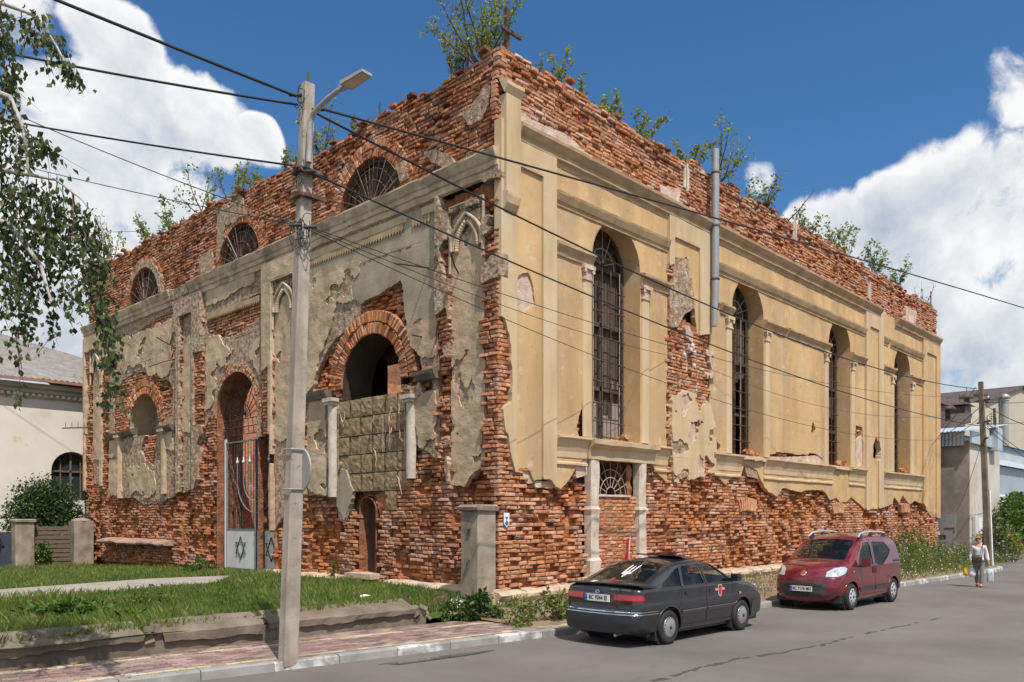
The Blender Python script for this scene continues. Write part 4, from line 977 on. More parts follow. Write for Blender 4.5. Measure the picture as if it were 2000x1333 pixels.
for nm, fc_ in (('brickwork', S), ('brickwork', Fr)):
    mb = MB()
    for b in BR[300:]:
        if b[0] is fc_: brick_geo(b, mb, rr)
    stuff(mb.build(nm, m_brick, SYN))
BQ.sort(key=scr, reverse=True)
for b in BQ:
    mb = MB(); brick_geo(b, mb, rr); mb.build('arch_brick', m_brick, SYN)

# ---- the rest of the shell: rear walls, inside
def plainwall(name, lo, hi, mat):
    mb = MB(); mb.bbox(lo, hi); return mb.build(name, mat, SYN)
plainwall('rear_wall', (.9, FY-.8, 0), (RX-.86, FY, 12.6), m_inner)
plainwall('end_wall', (RX-.85, .17, 0), (RX, FY, 12.5), m_inner)
mb = MB(); mb.bbox((RX+.0, .0, 2.3), (RX+.04, FY, 11.0)); mb.build('end_plaster', m_yel, SYN)
plainwall('cross_wall', (5.2, .9, 0), (5.8, 8.6, 9.6), m_inner)
plainwall('cross_wall', (12.0, 8.6, 0), (12.5, 24.0, 9.6), m_inner)
plainwall('hall_shade_deck', (12.6, .9, 10.0), (RX-.9, 24.0, 10.25), m_dark)  # added unseen cover that keeps the side windows dark
plainwall('vestibule_shade_slab', (1.0, .9, 7.25), (5.15, 8.6, 7.5), m_dark)  # added slab that shades the space behind the big arch
plainwall('vestibule_shade_wall', (1.0, 8.25, 0), (3.3, 8.6, 7.2), m_dark)  # added screen, keeps the left of the big arch dark
plainwall('hall_shade_deck', (5.9, .9, 10.0), (12.55, 8.2, 10.25), m_dark)  # second added cover, keeps sun out behind the first windows
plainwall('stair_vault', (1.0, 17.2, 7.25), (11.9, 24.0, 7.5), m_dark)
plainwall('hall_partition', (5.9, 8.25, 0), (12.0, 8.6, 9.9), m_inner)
plainwall('stair_partition', (1.0, 16.8, 0), (11.9, 17.15, 8.2), m_inner)
plainwall('inner_floor', (.9, .9, .30), (RX-.9, 24.0, .40), m_core)

# ================================================================ ground, road, pavement
m_asph = pm('asphalt', [(.115, .100, .094), (.150, .132, .125), (.175, .157, .150)], scale=.35, bump=.5, bscale=90, bdist=.006, spec=.25, rough=.85,
            spots=[((.20, .185, .175), 140, .60, .04, .6), ((.085, .075, .07), 110, .62, .04, .6), ((.125, .11, .10), 2.5, .56, .1, .5)])
m_dirt = pm('bare_earth', [(.16, .11, .07), (.25, .18, .12), (.32, .24, .17)], scale=2.5, bump=.8, bscale=25, bdist=.03, spec=.1)
m_lawn = pm('lawn_soil', [(.035, .055, .012), (.06, .095, .02), (.12, .11, .05)], scale=1.4, bump=.8, bscale=30, bdist=.04, spec=.1)
m_path = pm('path_concrete', [(.24, .21, .19), (.31, .28, .25), (.36, .32, .29)], scale=1.8, bump=.4, bscale=40, bdist=.01)
m_land = pm('outer_ground', [(.06, .08, .03), (.11, .11, .06), (.16, .14, .09)], scale=.2, bump=.4, bscale=5, bdist=.05)
def flat(name, pts, z, mat):
    mb = MB(); mb.add([(x, y, z) for x, y in pts], [tuple(range(len(pts)))]); return struct(mb.build(name, mat))
flat('ground', [(-900, -900), (900, -900), (900, 900), (-900, 900)], -.03, m_land)
KERB = [(-40, .4), (-14, -1.75), (-8.19, -2.38), (-6.95, -2.55), (-1.48, -3.20), (5.04, -3.77), (15, -4.22), (23.6, -4.50), (25.2, -4.30), (26.0, -3.6), (26.2, -2.6)]
rd = [(x, y-.0) for x, y in KERB]+[(26.2, -1.2), (90, -1.2), (90, -40), (-40, -40)]
flat('road', rd[::-1], 0.0, m_asph)
def kerb_at(t):   # walk along the kerb line
    for (a, b) in zip(KERB[1:-1], KERB[2:]):
        a, b = Vector(a), Vector(b); l = (b-a).length
        if t <= l: return a+(b-a)*(t/l), (b-a).normalized()
        t -= l
    return b, (b-a).normalized()
m_kerb = pm('kerb_concrete', [(.20, .19, .18), (.27, .26, .25), (.33, .32, .31)], scale=3, bump=.4, bscale=50, bdist=.008)
m_kerbw = pm('kerb_whitewash', [(.22, .21, .20), (.32, .31, .30), (.56, .55, .54)], scale=3.5, bump=.4, bscale=40, bdist=.008, pos=(.38, .58))
kb = thing('kerb', 'grey concrete kerb along the pavement', 'kerb', (0, 0, 0)); del kb['label']; del kb['category']; struct(kb)
t = 0; rr = random.Random(2); k = 0
tot = sum((Vector(b)-Vector(a)).length for a, b in zip(KERB[1:-1], KERB[2:]))
while t < tot-.4:
    l = 1.0 if t < 38 else .5
    p, d = kerb_at(t); q, d2 = kerb_at(min(t+l-.012, tot)); n = Vector((-d.y, d.x)); n2 = Vector((-d2.y, d2.x)); h = .125+rr.uniform(-.008, .008); w_ = .16
    mb = MB(); vs = []
    for (e, nn) in ((p, n), (q, n2)):
        for (o_, z) in ((0, -.05), (.01, h-.02), (.03, h), (w_, h), (w_, -.05)):
            vs.append((e.x+nn.x*o_, e.y+nn.y*o_, z+rr.uniform(-.003, .003)))
    mb.add(vs, [(i, i+1, 5+i+1, 5+i)[::-1] for i in range(4)]+[(0, 1, 2, 3, 4), (9, 8, 7, 6, 5)])
    mb.build('kerb_stone', m_kerbw if k in (7, 9, 11, 13) or k > 26 and k % 2 else m_kerb, kb, fix=True); t += l; k += 1

def wy(x): return -.75-.04*(x+2.7)          # front face of the low wall
def zl(x, y):
    z = .42-.36*min(1, max(0, (y-9)/15.5))
    if x > -3.2: z = .14+(z-.14)*min(1, max(0, (y+.9)/2.6)) if y < 1.7 else z
    return z
# pavement: bed and pavers
bed = [(-14, -1.60)]+[(x, y+.15) for x, y in KERB[2:5]]+[(-.6, -3.15), (-.7, -2.3), (-2.4, wy(-2.4)-.02), (-14, wy(-14)-.02)]
flat('pavement', bed, .085, m_dirt)
m_pr = pm('paver_red', [(.17, .105, .09), (.225, .142, .124), (.27, .185, .162)], scale=1.2, bump=.4, bscale=70, bdist=.004, attr=True, spots=[((.3, .26, .22), 1.0, .56, .15, .5)])
m_pg = pm('paver_grey', [(.20, .18, .165), (.27, .25, .23)], scale=1.5, bump=.4, bscale=70, bdist=.004, attr=True)
m_py = pm('paver_yellow', [(.36, .27, .16), (.44, .34, .21)], scale=1.5, bump=.4, bscale=70, bdist=.004, attr=True, spots=[((.35, .28, .2), 1.5, .58, .1, .5)])
pav_parent = bpy.data.objects['pavement']
PV = []
a = Vector(KERB[1]); b = Vector(KERB[4])
def pav_ok(x, y): return x < -1.0 and y < wy(x)-.03 and x > -13.5
rr = random.Random(8); s_ = 3.8
tl = 3.8
while tl < 13.6:
    for row in range(19):
        t_ = tl+(.1 if row % 2 else 0)
        p, d = kerb_at(t_); n = Vector((-d.y, d.x)); off = .165+row*.1025+.05
        c = p+n*off
        if not pav_ok(c.x, c.y): continue
        mt = m_py if row in (1, 13) else m_pg if row in (2, 12) else m_pr
        PV.append((c, d, mt, rr.uniform(-.003, .003), rr.random(), rr.random()))
    tl += .203
PV.sort(key=lambda q: (Vector((q[0].x, q[0].y, .1))-CAM).length if 0 < proj((q[0].x, q[0].y, .12))[0] < 2000 and proj((q[0].x, q[0].y, .12))[1] < 1333 else 99)
def paver(mb, q):
    c, d, mt, dz, r1, r2 = q; n = Vector((-d.y, d.x)); z1 = .125+dz
    co = [(c+d*sx*.098+n*sy*.048) for sx, sy in ((-1, -1), (1, -1), (1, 1), (-1, 1))]; ci = [(c+d*sx*.092+n*sy*.043) for sx, sy in ((-1, -1), (1, -1), (1, 1), (-1, 1))]
    vs = [(p.x, p.y, .06) for p in co]+[(p.x, p.y, z1-.006) for p in co]+[(p.x, p.y, z1) for p in ci]
    fs = [(8, 9, 10, 11)]
    for k in range(4):
        m = (k+1) % 4; fs += [(k, m, 4+m, 4+k), (4+k, 4+m, 8+m, 8+k)]
    mb.add(vs, fs, tint=(r1, r2, r2, 1))
for q in PV[:300]:
    mb = MB(); paver(mb, q); mb.build('paver', q[2], pav_parent)
for mt, nm in ((m_pr, 'red_paving'), (m_pg, 'grey_paving'), (m_py, 'yellow_paving')):
    mb = MB()
    for q in PV[300:]:
        if q[2] is mt: paver(mb, q)
    if mb.v: stuff(mb.build(nm, mt, pav_parent))

# ground sheets with relief: lawn and verge
def relief(name, xs, ys, zf, mat, keep=lambda x, y: True):
    mb = MB(); nx = len(xs); vs = [(x, y, zf(x, y)) for y in ys for x in xs]
    fs = [(j*nx+i, j*nx+i+1, (j+1)*nx+i+1, (j+1)*nx+i) for j in range(len(ys)-1) for i in range(nx-1) if keep((xs[i]+xs[i+1])/2, (ys[j]+ys[j+1])/2)]
    mb.add(vs, fs, True); return struct(mb.build(name, mat))
def lnz(x, y): return zl(x, y)+float(fbm(x, y, .7, 2, 3))*.08
relief('lawn', list(np.linspace(-30, .3, 90)), list(np.linspace(-.62, 27, 80)), lnz, m_lawn, lambda x, y: True)
def kerby(x):
    for (a, b) in zip(KERB[:-1], KERB[1:]):
        if a[0] <= x <= b[0] and b[0] > a[0]: return a[1]+(b[1]-a[1])*(x-a[0])/(b[0]-a[0])
    return -4.3
def vz(x, y):
    k = kerby(x)+.15; t = min(1, max(0, (y-k)/max(.3, .2-k)))
    return .115+.10*t+float(fbm(x, y, 1.5, 3, 3))*.04*min(1, t*4)
mb = MB(); xs = list(np.linspace(-1.9, 26.0, 80)); vs = []
for x in xs:
    k0 = kerby(x)+.14
    for j in range(14):
        y = k0+(.3-k0)*j/13; vs.append((x, y, vz(x, y)))
mb.add(vs, [(i*14+j, (i+1)*14+j, (i+1)*14+j+1, i*14+j+1) for i in range(79) for j in range(13)], True)
struct(mb.build('verge', m_dirt))
flat('side_yard', [(26.0, -4.2), (26.05, -1.25), (60, -1.25), (60, 40), (24, 40), (24, .0), (25.9, -.2)], .11, m_dirt)
pp = [gr(-150, 1186, .44), gr(425, 1139, .44), gr(452, 1127, .44), gr(300, 1131, .44), gr(-150, 1166, .44)]
mb = MB(); mb.prism([(p.x, p.y) for p in pp], lambda u, v, d: (u, v, d+(lnz(u, v)-.42)*.6), .2, .475); struct(mb.build('path', m_path, fix=True))
# puddle and road crack
m_wet = pm('wet_asphalt', [(.018, .016, .015), (.03, .027, .025)], .8, bump=.1, bscale=8, bdist=.002, rough=.12, spec=.5)
c = gr(848, 1287); mb = MB(); d = (Vector(KERB[4])-Vector(KERB[3])).normalized(); n = Vector((-d.y, d.x)); rr = random.Random(5)
pts = []
for k in range(36):
    a = 2*PI*k/36; r1 = .95*(1+.25*math.sin(3*a+1)+.1*rr.uniform(-1, 1)); q = Vector((c.x, c.y))+d*math.cos(a)*r1+n*math.sin(a)*.17*(1+.3*math.cos(2*a)); pts.append((q.x, q.y))
flat('puddle', pts, .004, m_wet)
m_crack = pm('tar_seam', [(.05, .045, .042), (.085, .078, .072)], 6, bump=.6, bscale=60, bdist=.006)
mb = MB(); rr = random.Random(9)
px = [(1270, 1330), (1300, 1325), (1385, 1300), (1450, 1286), (1520, 1276), (1600, 1262), (1660, 1246), (1720, 1232), (1790, 1218), (1850, 1204)]
L_ = [gr(x, y) for x, y in px]; pl = []
for a, b in zip(L_[:-1], L_[1:]):
    m = max(2, int((b-a).length/.16))
    for i in range(m): pl.append(a.lerp(b, i/m))
for k in range(0, len(pl)-1):
    t = k/len(pl)
    if rr.random() < .05+.45*t: continue
    a, b = pl[k], pl[k+1]; dd = (b-a).normalized(); nn = Vector((-dd.y, dd.x, 0)); w0 = rr.uniform(.015, .075)*(1-.5*t); o_ = nn*rr.uniform(-.035, .035)
    m = len(mb.v); q = [a+o_-nn*w0, b+o_-nn*w0*rr.uniform(.3, 1), b+o_+nn*w0*rr.uniform(.3, 1), a+o_+nn*w0]
    mb.add([(v.x, v.y, .0045) for v in q], [(0, 1, 2, 3)])
struct(mb.build('road_seam', m_crack))

# ---------------------------------------------------------------- low wall round the lawn
LW = thing('low_wall', 'low concrete retaining wall with broken sloping coping along the pavement', 'wall', (-7, -.6, .1))
def lw_part(name, x0, x1, prof, mat, seed, jit=.008, rag=None):
    rr = random.Random(seed); mb = MB(); m = max(2, int((x1-x0)/.14)); vs = []; n = len(prof)
    for i in range(m+1):
        x = x0+(x1-x0)*i/m; w0 = wy(x)
        for k, (dy, z) in enumerate(prof):
            jz = rr.uniform(-jit, jit)
            if rag and k in rag: jz += float(fbm(x, seed, 2.5, seed, 3))*.16
            e = .06*rr.random() if i in (0, m) else 0
            vs.append((x+(e if i == 0 else -e), w0+dy+rr.uniform(-jit, jit), z+jz))
    mb.add(vs, [(i*n+k, (i+1)*n+k, (i+1)*n+(k+1) % n, i*n+(k+1) % n) for i in range(m) for k in range(n)]+[tuple(range(n)), tuple(range(m*n, m*n+n))[::-1]])
    return mb.build(name, mat, LW, fix=True)
lw_part('wall_base', -16, -2.75, [(.0, .05), (.0, .38), (.30, .42), (.30, .05)], m_conc2, 3, .012)
cop = [(-.07, .30), (-.08, .41), (.02, .47), (.36, .585), (.42, .56), (.42, .36), (.1, .36)]
for i, (a, b) in enumerate(((-16, -8.02), (-7.78, -6.12), (-6.08, -3.05))):
    lw_part('coping_slab', a, b, cop, m_conc2, 20+i, .008, rag=(0,))
rr = random.Random(4)
for k in range(26):
    x = rr.choice([-7.88, -7.88, -6.1, -2.9, -2.75])+rr.gauss(0, .10); s_ = rr.uniform(.05, .14)
    mb = MB(); mb.box((x, wy(x)+rr.uniform(.0, .3), rr.uniform(.3, .5) if x < -3.5 else rr.uniform(.15, .4)), (s_*1.5, s_*1.2, s_), Euler((rr.random(), rr.random(), rr.random()*3)).to_matrix()); mb.build('rubble', m_conc2, LW)

# ---------------------------------------------------------------- grass
def leaf(mb, p, dv, s, rr, w=.5, fold=.12, t=None):
    dv = dv.normalized(); sd_ = dv.cross(Vector((rr.uniform(-1, 1), rr.uniform(-1, 1), rr.uniform(-.4, 1))))
    if sd_.length < 1e-4: sd_ = dv.orthogonal()
    sd_.normalize(); nn = sd_.cross(dv)
    t = rr.random() if t is None else t
    mb.add([p, p+dv*s*.45+sd_*s*w*.5+nn*s*fold, p+dv*s, p+dv*s*.45-sd_*s*w*.5+nn*s*fold], [(0, 1, 2), (0, 2, 3)], tint=(t, rr.random(), 0, 1))
m_grass = leafmat('grass_blades', (.075, .13, .022), (.22, .275, .06), (.38, .33, .15), rough=.6, tr=.4)
m_weed = leafmat('weed_leaves', (.07, .115, .022), (.20, .24, .06), (.36, .32, .15), rough=.55, tr=.35)
mb = MB(); rr = random.Random(12)
pathp = [(p.x, p.y) for p in pp]
PXg = np.array([[0., 0.]])
def in_path(x, y):
    c = False; j = len(pathp)-1
    for i in range(len(pathp)):
        (x1, y1), (x2, y2) = pathp[i], pathp[j]
        if (y1 > y) != (y2 > y) and x < (x2-x1)*(y-y1)/(y2-y1)+x1: c = not c
        j = i
    return c
GN = fbm(*np.meshgrid(np.arange(-13, 1, .25), np.arange(-1, 26, .25)), .9, 1, 3); N = 0
while N < 62000:
    x = -12.5+12.4*rr.random(); y = -.45+25*rr.random()**1.35
    if x > -2.6 and y < -.2: continue
    X_, Y_, D_ = proj((x, y, .45))
    if not (-60 < X_ < 960): N += .2; continue
    if rr.random() < .3 and D_ > 24: continue
    if in_path(x, y): N += .1; continue
    c = GN[int((y+1)*4), int((x+13)*4)]; h = (.05+.11*rr.random())*(1.15+c*1.6)*(1.25 if y < 1 else 1)
    z = zl(x, y)-.02+.03*rr.random(); a = rr.random()*2*PI; lean = rr.uniform(.1, .7)*h; w_ = .006+.0005*D_
    dx, dy = math.cos(a), math.sin(a); t = min(1, max(0, .45+c*.9+rr.gauss(0, .22)))
    mb.add([(x-dy*w_, y+dx*w_, z), (x+dy*w_, y-dx*w_, z), (x+dx*lean*.4, y+dy*lean*.4, z+h*.65), (x+dx*lean, y+dy*lean, z+h)], [(0, 1, 2), (0, 2, 3)], tint=(t, 0, 0, 1)); N += 1
go = stuff(mb.build('grass', m_grass)); tag(go, 'short green grass of the lawn in front of the ruin', 'grass')

# ================================================================ cars
from mathutils.bvhtree import BVHTree
def simple(name, c, rough=.5, metal=0.0, coat=0.0, spec=.5, emit=None):
    m = bpy.data.materials.new(name); m.use_nodes = True; b = m.node_tree.nodes['Principled BSDF']; nt = m.node_tree
    P_ = nd(nt, 'ShaderNodeNewGeometry').outputs['Position']
    n = nd(nt, 'ShaderNodeTexNoise', Vector=P_, Scale=6.0, Detail=4.0)
    k = nd(nt, 'ShaderNodeMapRange', i0=n.outputs['Fac'], i1=.3, i2=.7, i3=.86, i4=1.12).outputs[0]
    hs = nd(nt, 'ShaderNodeHueSaturation', Value=k, Color=(*c, 1)); nt.links.new(hs.outputs[0], b.inputs['Base Color'])
    r_ = nd(nt, 'ShaderNodeMapRange', i0=n.outputs['Fac'], i1=.3, i2=.7, i3=max(.02, rough*.8), i4=min(1, rough*1.25)).outputs[0]; nt.links.new(r_, b.inputs['Roughness'])
    b.inputs['Metallic'].default_value = metal; b.inputs['Coat Weight'].default_value = coat; b.inputs['Coat Roughness'].default_value = .06; b.inputs['Specular IOR Level'].default_value = spec
    return m
m_tyre = simple('tyre_rubber', (.018, .018, .018), .8); m_blk = simple('black_plastic', (.022, .022, .024), .5); m_blk2 = simple('dusty_black_plastic', (.04, .04, .042), .6)
m_chrome = simple('chrome', (.75, .76, .78), .12, 1.0); m_hub = simple('hubcap_silver', (.42, .42, .43), .35, .7); m_hubw = simple('hubcap_bright', (.62, .63, .65), .3, .5)
m_red_l = simple('red_lamp', (.36, .008, .012), .12, coat=1.0); m_dred = simple('smoked_lamp', (.05, .006, .008), .12, coat=1.0); m_amb = simple('amber_lamp', (.65, .16, .01), .2, coat=1.0)
m_lamp = simple('clear_lamp', (.62, .66, .70), .12, .55, coat=1.0); m_plate = simple('plate_white', (.72, .73, .72), .4); m_blue = simple('plate_blue', (.02, .12, .45), .4); m_ink = simple('black_ink', (.012, .012, .014), .5)
m_seat = simple('seat_cloth', (.07, .07, .085), .9); m_wht = simple('white_sticker', (.78, .78, .78), .5); m_pinkst = simple('pink_sticker', (.62, .28, .27), .5); m_redst = simple('red_sticker', (.55, .03, .03), .5)
m_cglass = glassmat('car_glass', (.012, .016, .018), .42)
def contour_grid(F, xs, zs):
    """marching squares without merging: polygons of 2-D points"""
    out = []; ins = F > 0
    for j in range(F.shape[0]-1):
        row = ins[j] | ins[j+1]
        for i in np.where(row[:-1] | row[1:])[0]:
            cs = ((xs[i], zs[j], F[j, i]), (xs[i+1], zs[j], F[j, i+1]), (xs[i+1], zs[j+1], F[j+1, i+1]), (xs[i], zs[j+1], F[j+1, i])); poly = []
            for k in range(4):
                p, q = cs[k], cs[(k+1) % 4]
                if p[2] > 0: poly.append((p[0], p[1]))
                if (p[2] > 0) != (q[2] > 0):
                    t = p[2]/(p[2]-q[2]); poly.append((p[0]+(q[0]-p[0])*t, p[1]+(q[1]-p[1])*t))
            if len(poly) > 2: out.append(poly)
    return out
def weld(mb, d=2e-4):
    """merge equal vertices so that smooth shading works"""
    key = {}; nv = []; mp = []
    for p in mb.v:
        k = (round(p[0]/d), round(p[1]/d), round(p[2]/d))
        if k not in key: key[k] = len(nv); nv.append(p)
        mp.append(key[k])
    fs = []; sm = []
    for f, s in zip(mb.f, mb.sm):
        g = []
        for i in f:
            if mp[i] not in g: g.append(mp[i])
        if len(g) > 2: fs.append(tuple(g)); sm.append(s)
    mb.v, mb.f, mb.sm = nv, fs, sm
    return mb
def text_mesh(body, size, bold=0.0):
    cu = bpy.data.curves.new('t', 'FONT'); cu.body = body; cu.size = size; cu.align_x = 'CENTER'; cu.align_y = 'CENTER'; cu.offset = bold; cu.extrude = .0015
    ob = bpy.data.objects.new('t', cu); COL.objects.link(ob); bpy.context.view_layer.update()
    me = bpy.data.meshes.new_from_object(ob.evaluated_get(bpy.context.evaluated_depsgraph_get()))
    bpy.data.objects.remove(ob); return me
def text_obj(name, body, size, mat, parent, M_, sx=1.0, bold=0.0):
    me = text_mesh(body, size, bold); me.materials.append(mat)
    me.transform(M_ @ Matrix.Diagonal((sx, 1, 1, 1))); return link(name, me, parent)

class Car:
    def __init__(s, name, label, loc, rz, sil, W, yfun, wheels, wr, arch_r, paint, group=None):
        s.root = thing(name, label, 'car', loc, group, rz); s.sil = sil; s.W = W; s.yf = yfun; s.paint = paint
        s.wheels = wheels; s.wr = wr
        x0 = min(p[0] for p in sil)-.05; x1 = max(p[0] for p in sil)+.05; z1 = max(p[1] for p in sil)+.05
        s.xs = np.arange(x0, x1, .025); s.zs = np.arange(.10, z1, .025); s.X, s.Z = np.meshgrid(s.xs, s.zs)
        s.SD = poly_sd(s.X, s.Z, sil)
        s.arch = union(*[arch_r-np.hypot(s.X-x, s.Z-wr) for x in wheels])
        s.all = MB()
    def sd1(s, x, z): return float(poly_sd(np.array([[x]]), np.array([[z]]), s.sil)[0, 0])
    def y(s, x, z):
        d = max(0.0, s.sd1(x, z)); r = s.fr(x, z)
        yy = s.yf(x, z)
        if d < r: yy -= r*(1-math.sqrt(max(0, 1-(1-d/r)**2)))*s.fk(x, z)
        return yy
    def fr(s, x, z): return .07
    def fk(s, x, z): return 1.0
    def side(s, name, F, mat, parent=None, d=0.0, both=True, label=None):
        out = []
        polys = contour_grid(F, s.xs, s.zs); cache = {}
        for sg in ((-1, 1) if both is True else (both,)):
            mb = MB()
            for p in polys:
                vs = []
                for (x, z) in p:
                    k = (round(x, 4), round(z, 4))
                    if k not in cache: cache[k] = s.y(x, z)
                    vs.append((x, sg*(cache[k]+d), z))
                mb.add(vs, [tuple(range(len(vs)))] if sg < 0 else [tuple(range(len(vs)))[::-1]], True)
            weld(mb); s.all.add(mb.v, mb.f)
            out.append(mb.build(name, mat, parent or s.root, world=False))
        return out
    def top(s, pts, crown, splits):
        """skin across the car over the outline points; splits: list of (name, mat, i0, i1, frac) glass ranges"""
        rows = []; fr = [-1, -.97, -.92, -.86, -.6, -.3, 0, .3, .6, .86, .92, .97, 1]
        n = len(pts)
        for i, (x, z) in enumerate(pts):
            a = Vector(pts[max(i-1, 0)]); b = Vector(pts[min(i+1, n-1)]); t = (b-a).normalized(); nn = Vector((-t.y, t.x)); ye = s.y(x, z); c = crown(x, z)
            if nn.y < 0 and abs(nn.y) > abs(nn.x): nn = -nn
            if x > 1 and abs(nn.x) > abs(nn.y) and nn.x < 0: nn = -nn
            if x < -1 and abs(nn.x) > abs(nn.y) and nn.x > 0: nn = -nn
            rows.append([(x+nn.x*c*(1-f*f), ye*f, z+nn.y*c*(1-f*f)) for f in fr])
        body = MB(); m = len(fr); glass = {}
        for i in range(n-1):
            g = None
            for (nm, i0, i1) in splits:
                if i0 <= i < i1: g = nm
            for k in range(m-1):
                q = [rows[i][k], rows[i][k+1], rows[i+1][k+1], rows[i+1][k]]
                tgt = glass.setdefault(g, MB()) if g and 3 <= k < m-4 else body
                tgt.add(q, [(0, 1, 2, 3)], True)
        weld(body); s.all.add(body.v, body.f); body.build('body', s.paint, s.root, world=False, fix=True)
        for nm, mb in glass.items(): weld(mb); s.all.add(mb.v, mb.f); mb.build(nm, m_cglass, s.root, world=False, fix=True)
        return rows
    def bvh(s):
        s.tree = BVHTree.FromPolygons([Vector(v) for v in s.all.v], s.all.f)
    def decal(s, name, poly, org, ux, uy, dr, mat, off=.006, res=.02, parent=None, thick=0.0):
        org, ux, uy, dr = Vector(org), Vector(ux), Vector(uy), Vector(dr).normalized()
        us = [p[0] for p in poly]; vs_ = [p[1] for p in poly]
        xs = np.arange(min(us)-res, max(us)+2*res, res); zs = np.arange(min(vs_)-res, max(vs_)+2*res, res)
        X, Z = np.meshgrid(xs, zs); polys = contour_grid(poly_sd(X, Z, poly), xs, zs); mb = MB()
        for p in polys:
            q = []
            for (a, b) in p:
                o = org+ux*a+uy*b; h = s.tree.ray_cast(o-dr*1.0, dr)
                if h[0] is None: q = None; break
                q.append(h[0]-dr*off)
            if q: mb.add(q, [tuple(range(len(q)))], True)
        weld(mb)
        if not mb.v: return None
        return mb.build(name, mat, parent or s.root, world=False, fix=True)
    def wheel(s, x, sy, y, hub, rim_r, style):
        R_ = s.wr; w_ = .17; M_ = Matrix.Translation((x, sy*(y-w_/2), R_)) @ Euler((-sy*PI/2, 0, 0)).to_matrix().to_4x4()
        mb = MB(); mb.lathe([(rim_r-.02, -w_/2), (R_-.03, -w_/2), (R_-.008, -w_/2+.02), (R_, -w_/2+.05), (R_, w_/2-.05), (R_-.008, w_/2-.02), (R_-.03, w_/2), (rim_r, w_/2+.002), (rim_r-.015, w_/2-.02)], 36, M_)
        ty = mb.build('wheel', m_tyre, s.root, world=False)
        mb = MB(); mb.lathe([(rim_r-.01, w_/2-.05), (rim_r-.004, w_/2-.004), (rim_r-.02, w_/2+.004), (rim_r*.80, w_/2+.006), (rim_r*.62, w_/2+.014), (rim_r*.25, w_/2+.02), (0.001, w_/2+.02)], 32, M_)
        mb.build('hubcap', hub, ty, world=False)
        mb = MB(); n = 18 if style == 'slots' else 10
        for k in range(n):
            a = 2*PI*k/n; r0, r1 = (rim_r*.83, rim_r*.95) if style == 'slots' else (rim_r*.58, rim_r*.90); wa = PI/n*(.55 if style == 'slots' else .45)
            q = [(r0*math.cos(a-wa*.7), r0*math.sin(a-wa*.7)), (r1*math.cos(a-wa), r1*math.sin(a-wa)), (r1*math.cos(a+wa), r1*math.sin(a+wa)), (r0*math.cos(a+wa*.7), r0*math.sin(a+wa*.7))]
            mb.add([M_ @ Vector((u, v, w_/2+(.0125 if style == 'slots' else .019))) for u, v in q], [(0, 1, 2, 3)])
        stuff(mb.build('hubcap_slot', m_blk, ty, world=False))
        mb = MB(); mb.lathe([(.001, w_/2+.018), (.035, w_/2+.024), (.001, w_/2+.028)], 12, M_); mb.build('hub_badge', m_blk2, ty, world=False)

def dense(pts, step=.05):
    o = []
    for a, b in zip(pts[:-1], pts[1:]):
        n = max(1, int(math.dist(a, b)/step))
        for i in range(n): o.append((a[0]+(b[0]-a[0])*i/n, a[1]+(b[1]-a[1])*i/n))
    o.append(pts[-1]); return o
def smooth_poly(pts, it=2):
    for _ in range(it):
        q = [pts[0]]
        for a, b in zip(pts[:-1], pts[1:]):
            q += [(a[0]*.75+b[0]*.25, a[1]*.75+b[1]*.25), (a[0]*.25+b[0]*.75, a[1]*.25+b[1]*.75)]
        q.append(pts[-1]); pts = q
    return pts
def shrink(poly, c=1.0): return poly
def interior(car, zb, seats, dash_x, steer_y, mat=None):
    mat = mat or m_seat
    for (x, y) in seats:
        mb = MB(); mb.box((x+.05, y, zb+.12), (.50, .48, .16)); mb.box((x-.22, y, zb+.42), (.14, .46, .60), Euler((0, -.2, 0)).to_matrix()); mb.box((x-.32, y, zb+.78), (.09, .24, .17), Euler((0, -.2, 0)).to_matrix()); mb.build('seat', mat, car.root, world=False)
    mb = MB(); mb.box((dash_x, 0, zb+.38), (.35, 1.3, .22)); mb.build('dashboard', m_blk, car.root, world=False)
    M_ = Matrix.Translation((dash_x-.28, steer_y, zb+.50)) @ Euler((0, -1.15, 0)).to_matrix().to_4x4()
    mb = MB(); mb.tube([M_ @ Vector((.18*math.cos(2*PI*k/20), .18*math.sin(2*PI*k/20), 0)) for k in range(21)], .014, 6); mb.tube([M_ @ Vector((-.17, 0, 0)), M_ @ Vector((.17, 0, 0))], .014, 6); mb.build('steering_wheel', m_blk, car.root, world=False)

# ---------------------------------------------------------------- dark grey liftback seen from behind
paint1 = simple('grey_car_paint', (.036, .037, .045), .30, .6, coat=.8)
prof1 = [(-2.10, .24), (-2.12, .42), (-2.11, .56), (-2.06, .60), (-2.05, .80), (-2.03, .94), (-1.97, 1.00), (-1.74, 1.01), (-1.55, 1.07), (-1.15, 1.22), (-.82, 1.325), (-.55, 1.355), (-.1, 1.365), (.22, 1.345), (.45, 1.27), (.98, .985), (1.15, .945), (1.55, .885), (1.90, .80), (2.05, .70), (2.10, .55), (2.10, .26)]
sil1 = prof1+[(1.7, .20), (-1.7, .22)]
def yf1(x, z):
    y = .815+.012*math.exp(-((z-.60)/.12)**2)-.10*max(0, .45-z)**1.2
    y -= .30*max(0, abs(x)-1.0)**2*.12
    if z > .94: y -= (z-.94)*.52
    return y-.02*max(0, z-.7)
car1 = Car('grey_liftback', 'dark grey liftback car parked at the kerb, seen from behind with a small red flag', (.03, -4.40, 0), rad(-1.2), sil1, .83, yf1, (-1.215, 1.215), .29, .35, paint1)
car1.fr = lambda x, z: .05 if abs(x) < 1.7 and z > .4 else .05+.10*min(1, max(0, (abs(x)-1.7)/.3))
dF = [(.985, .30), (1.0, .94), (.42, 1.315), (-.035, 1.335), (-.045, .30)]
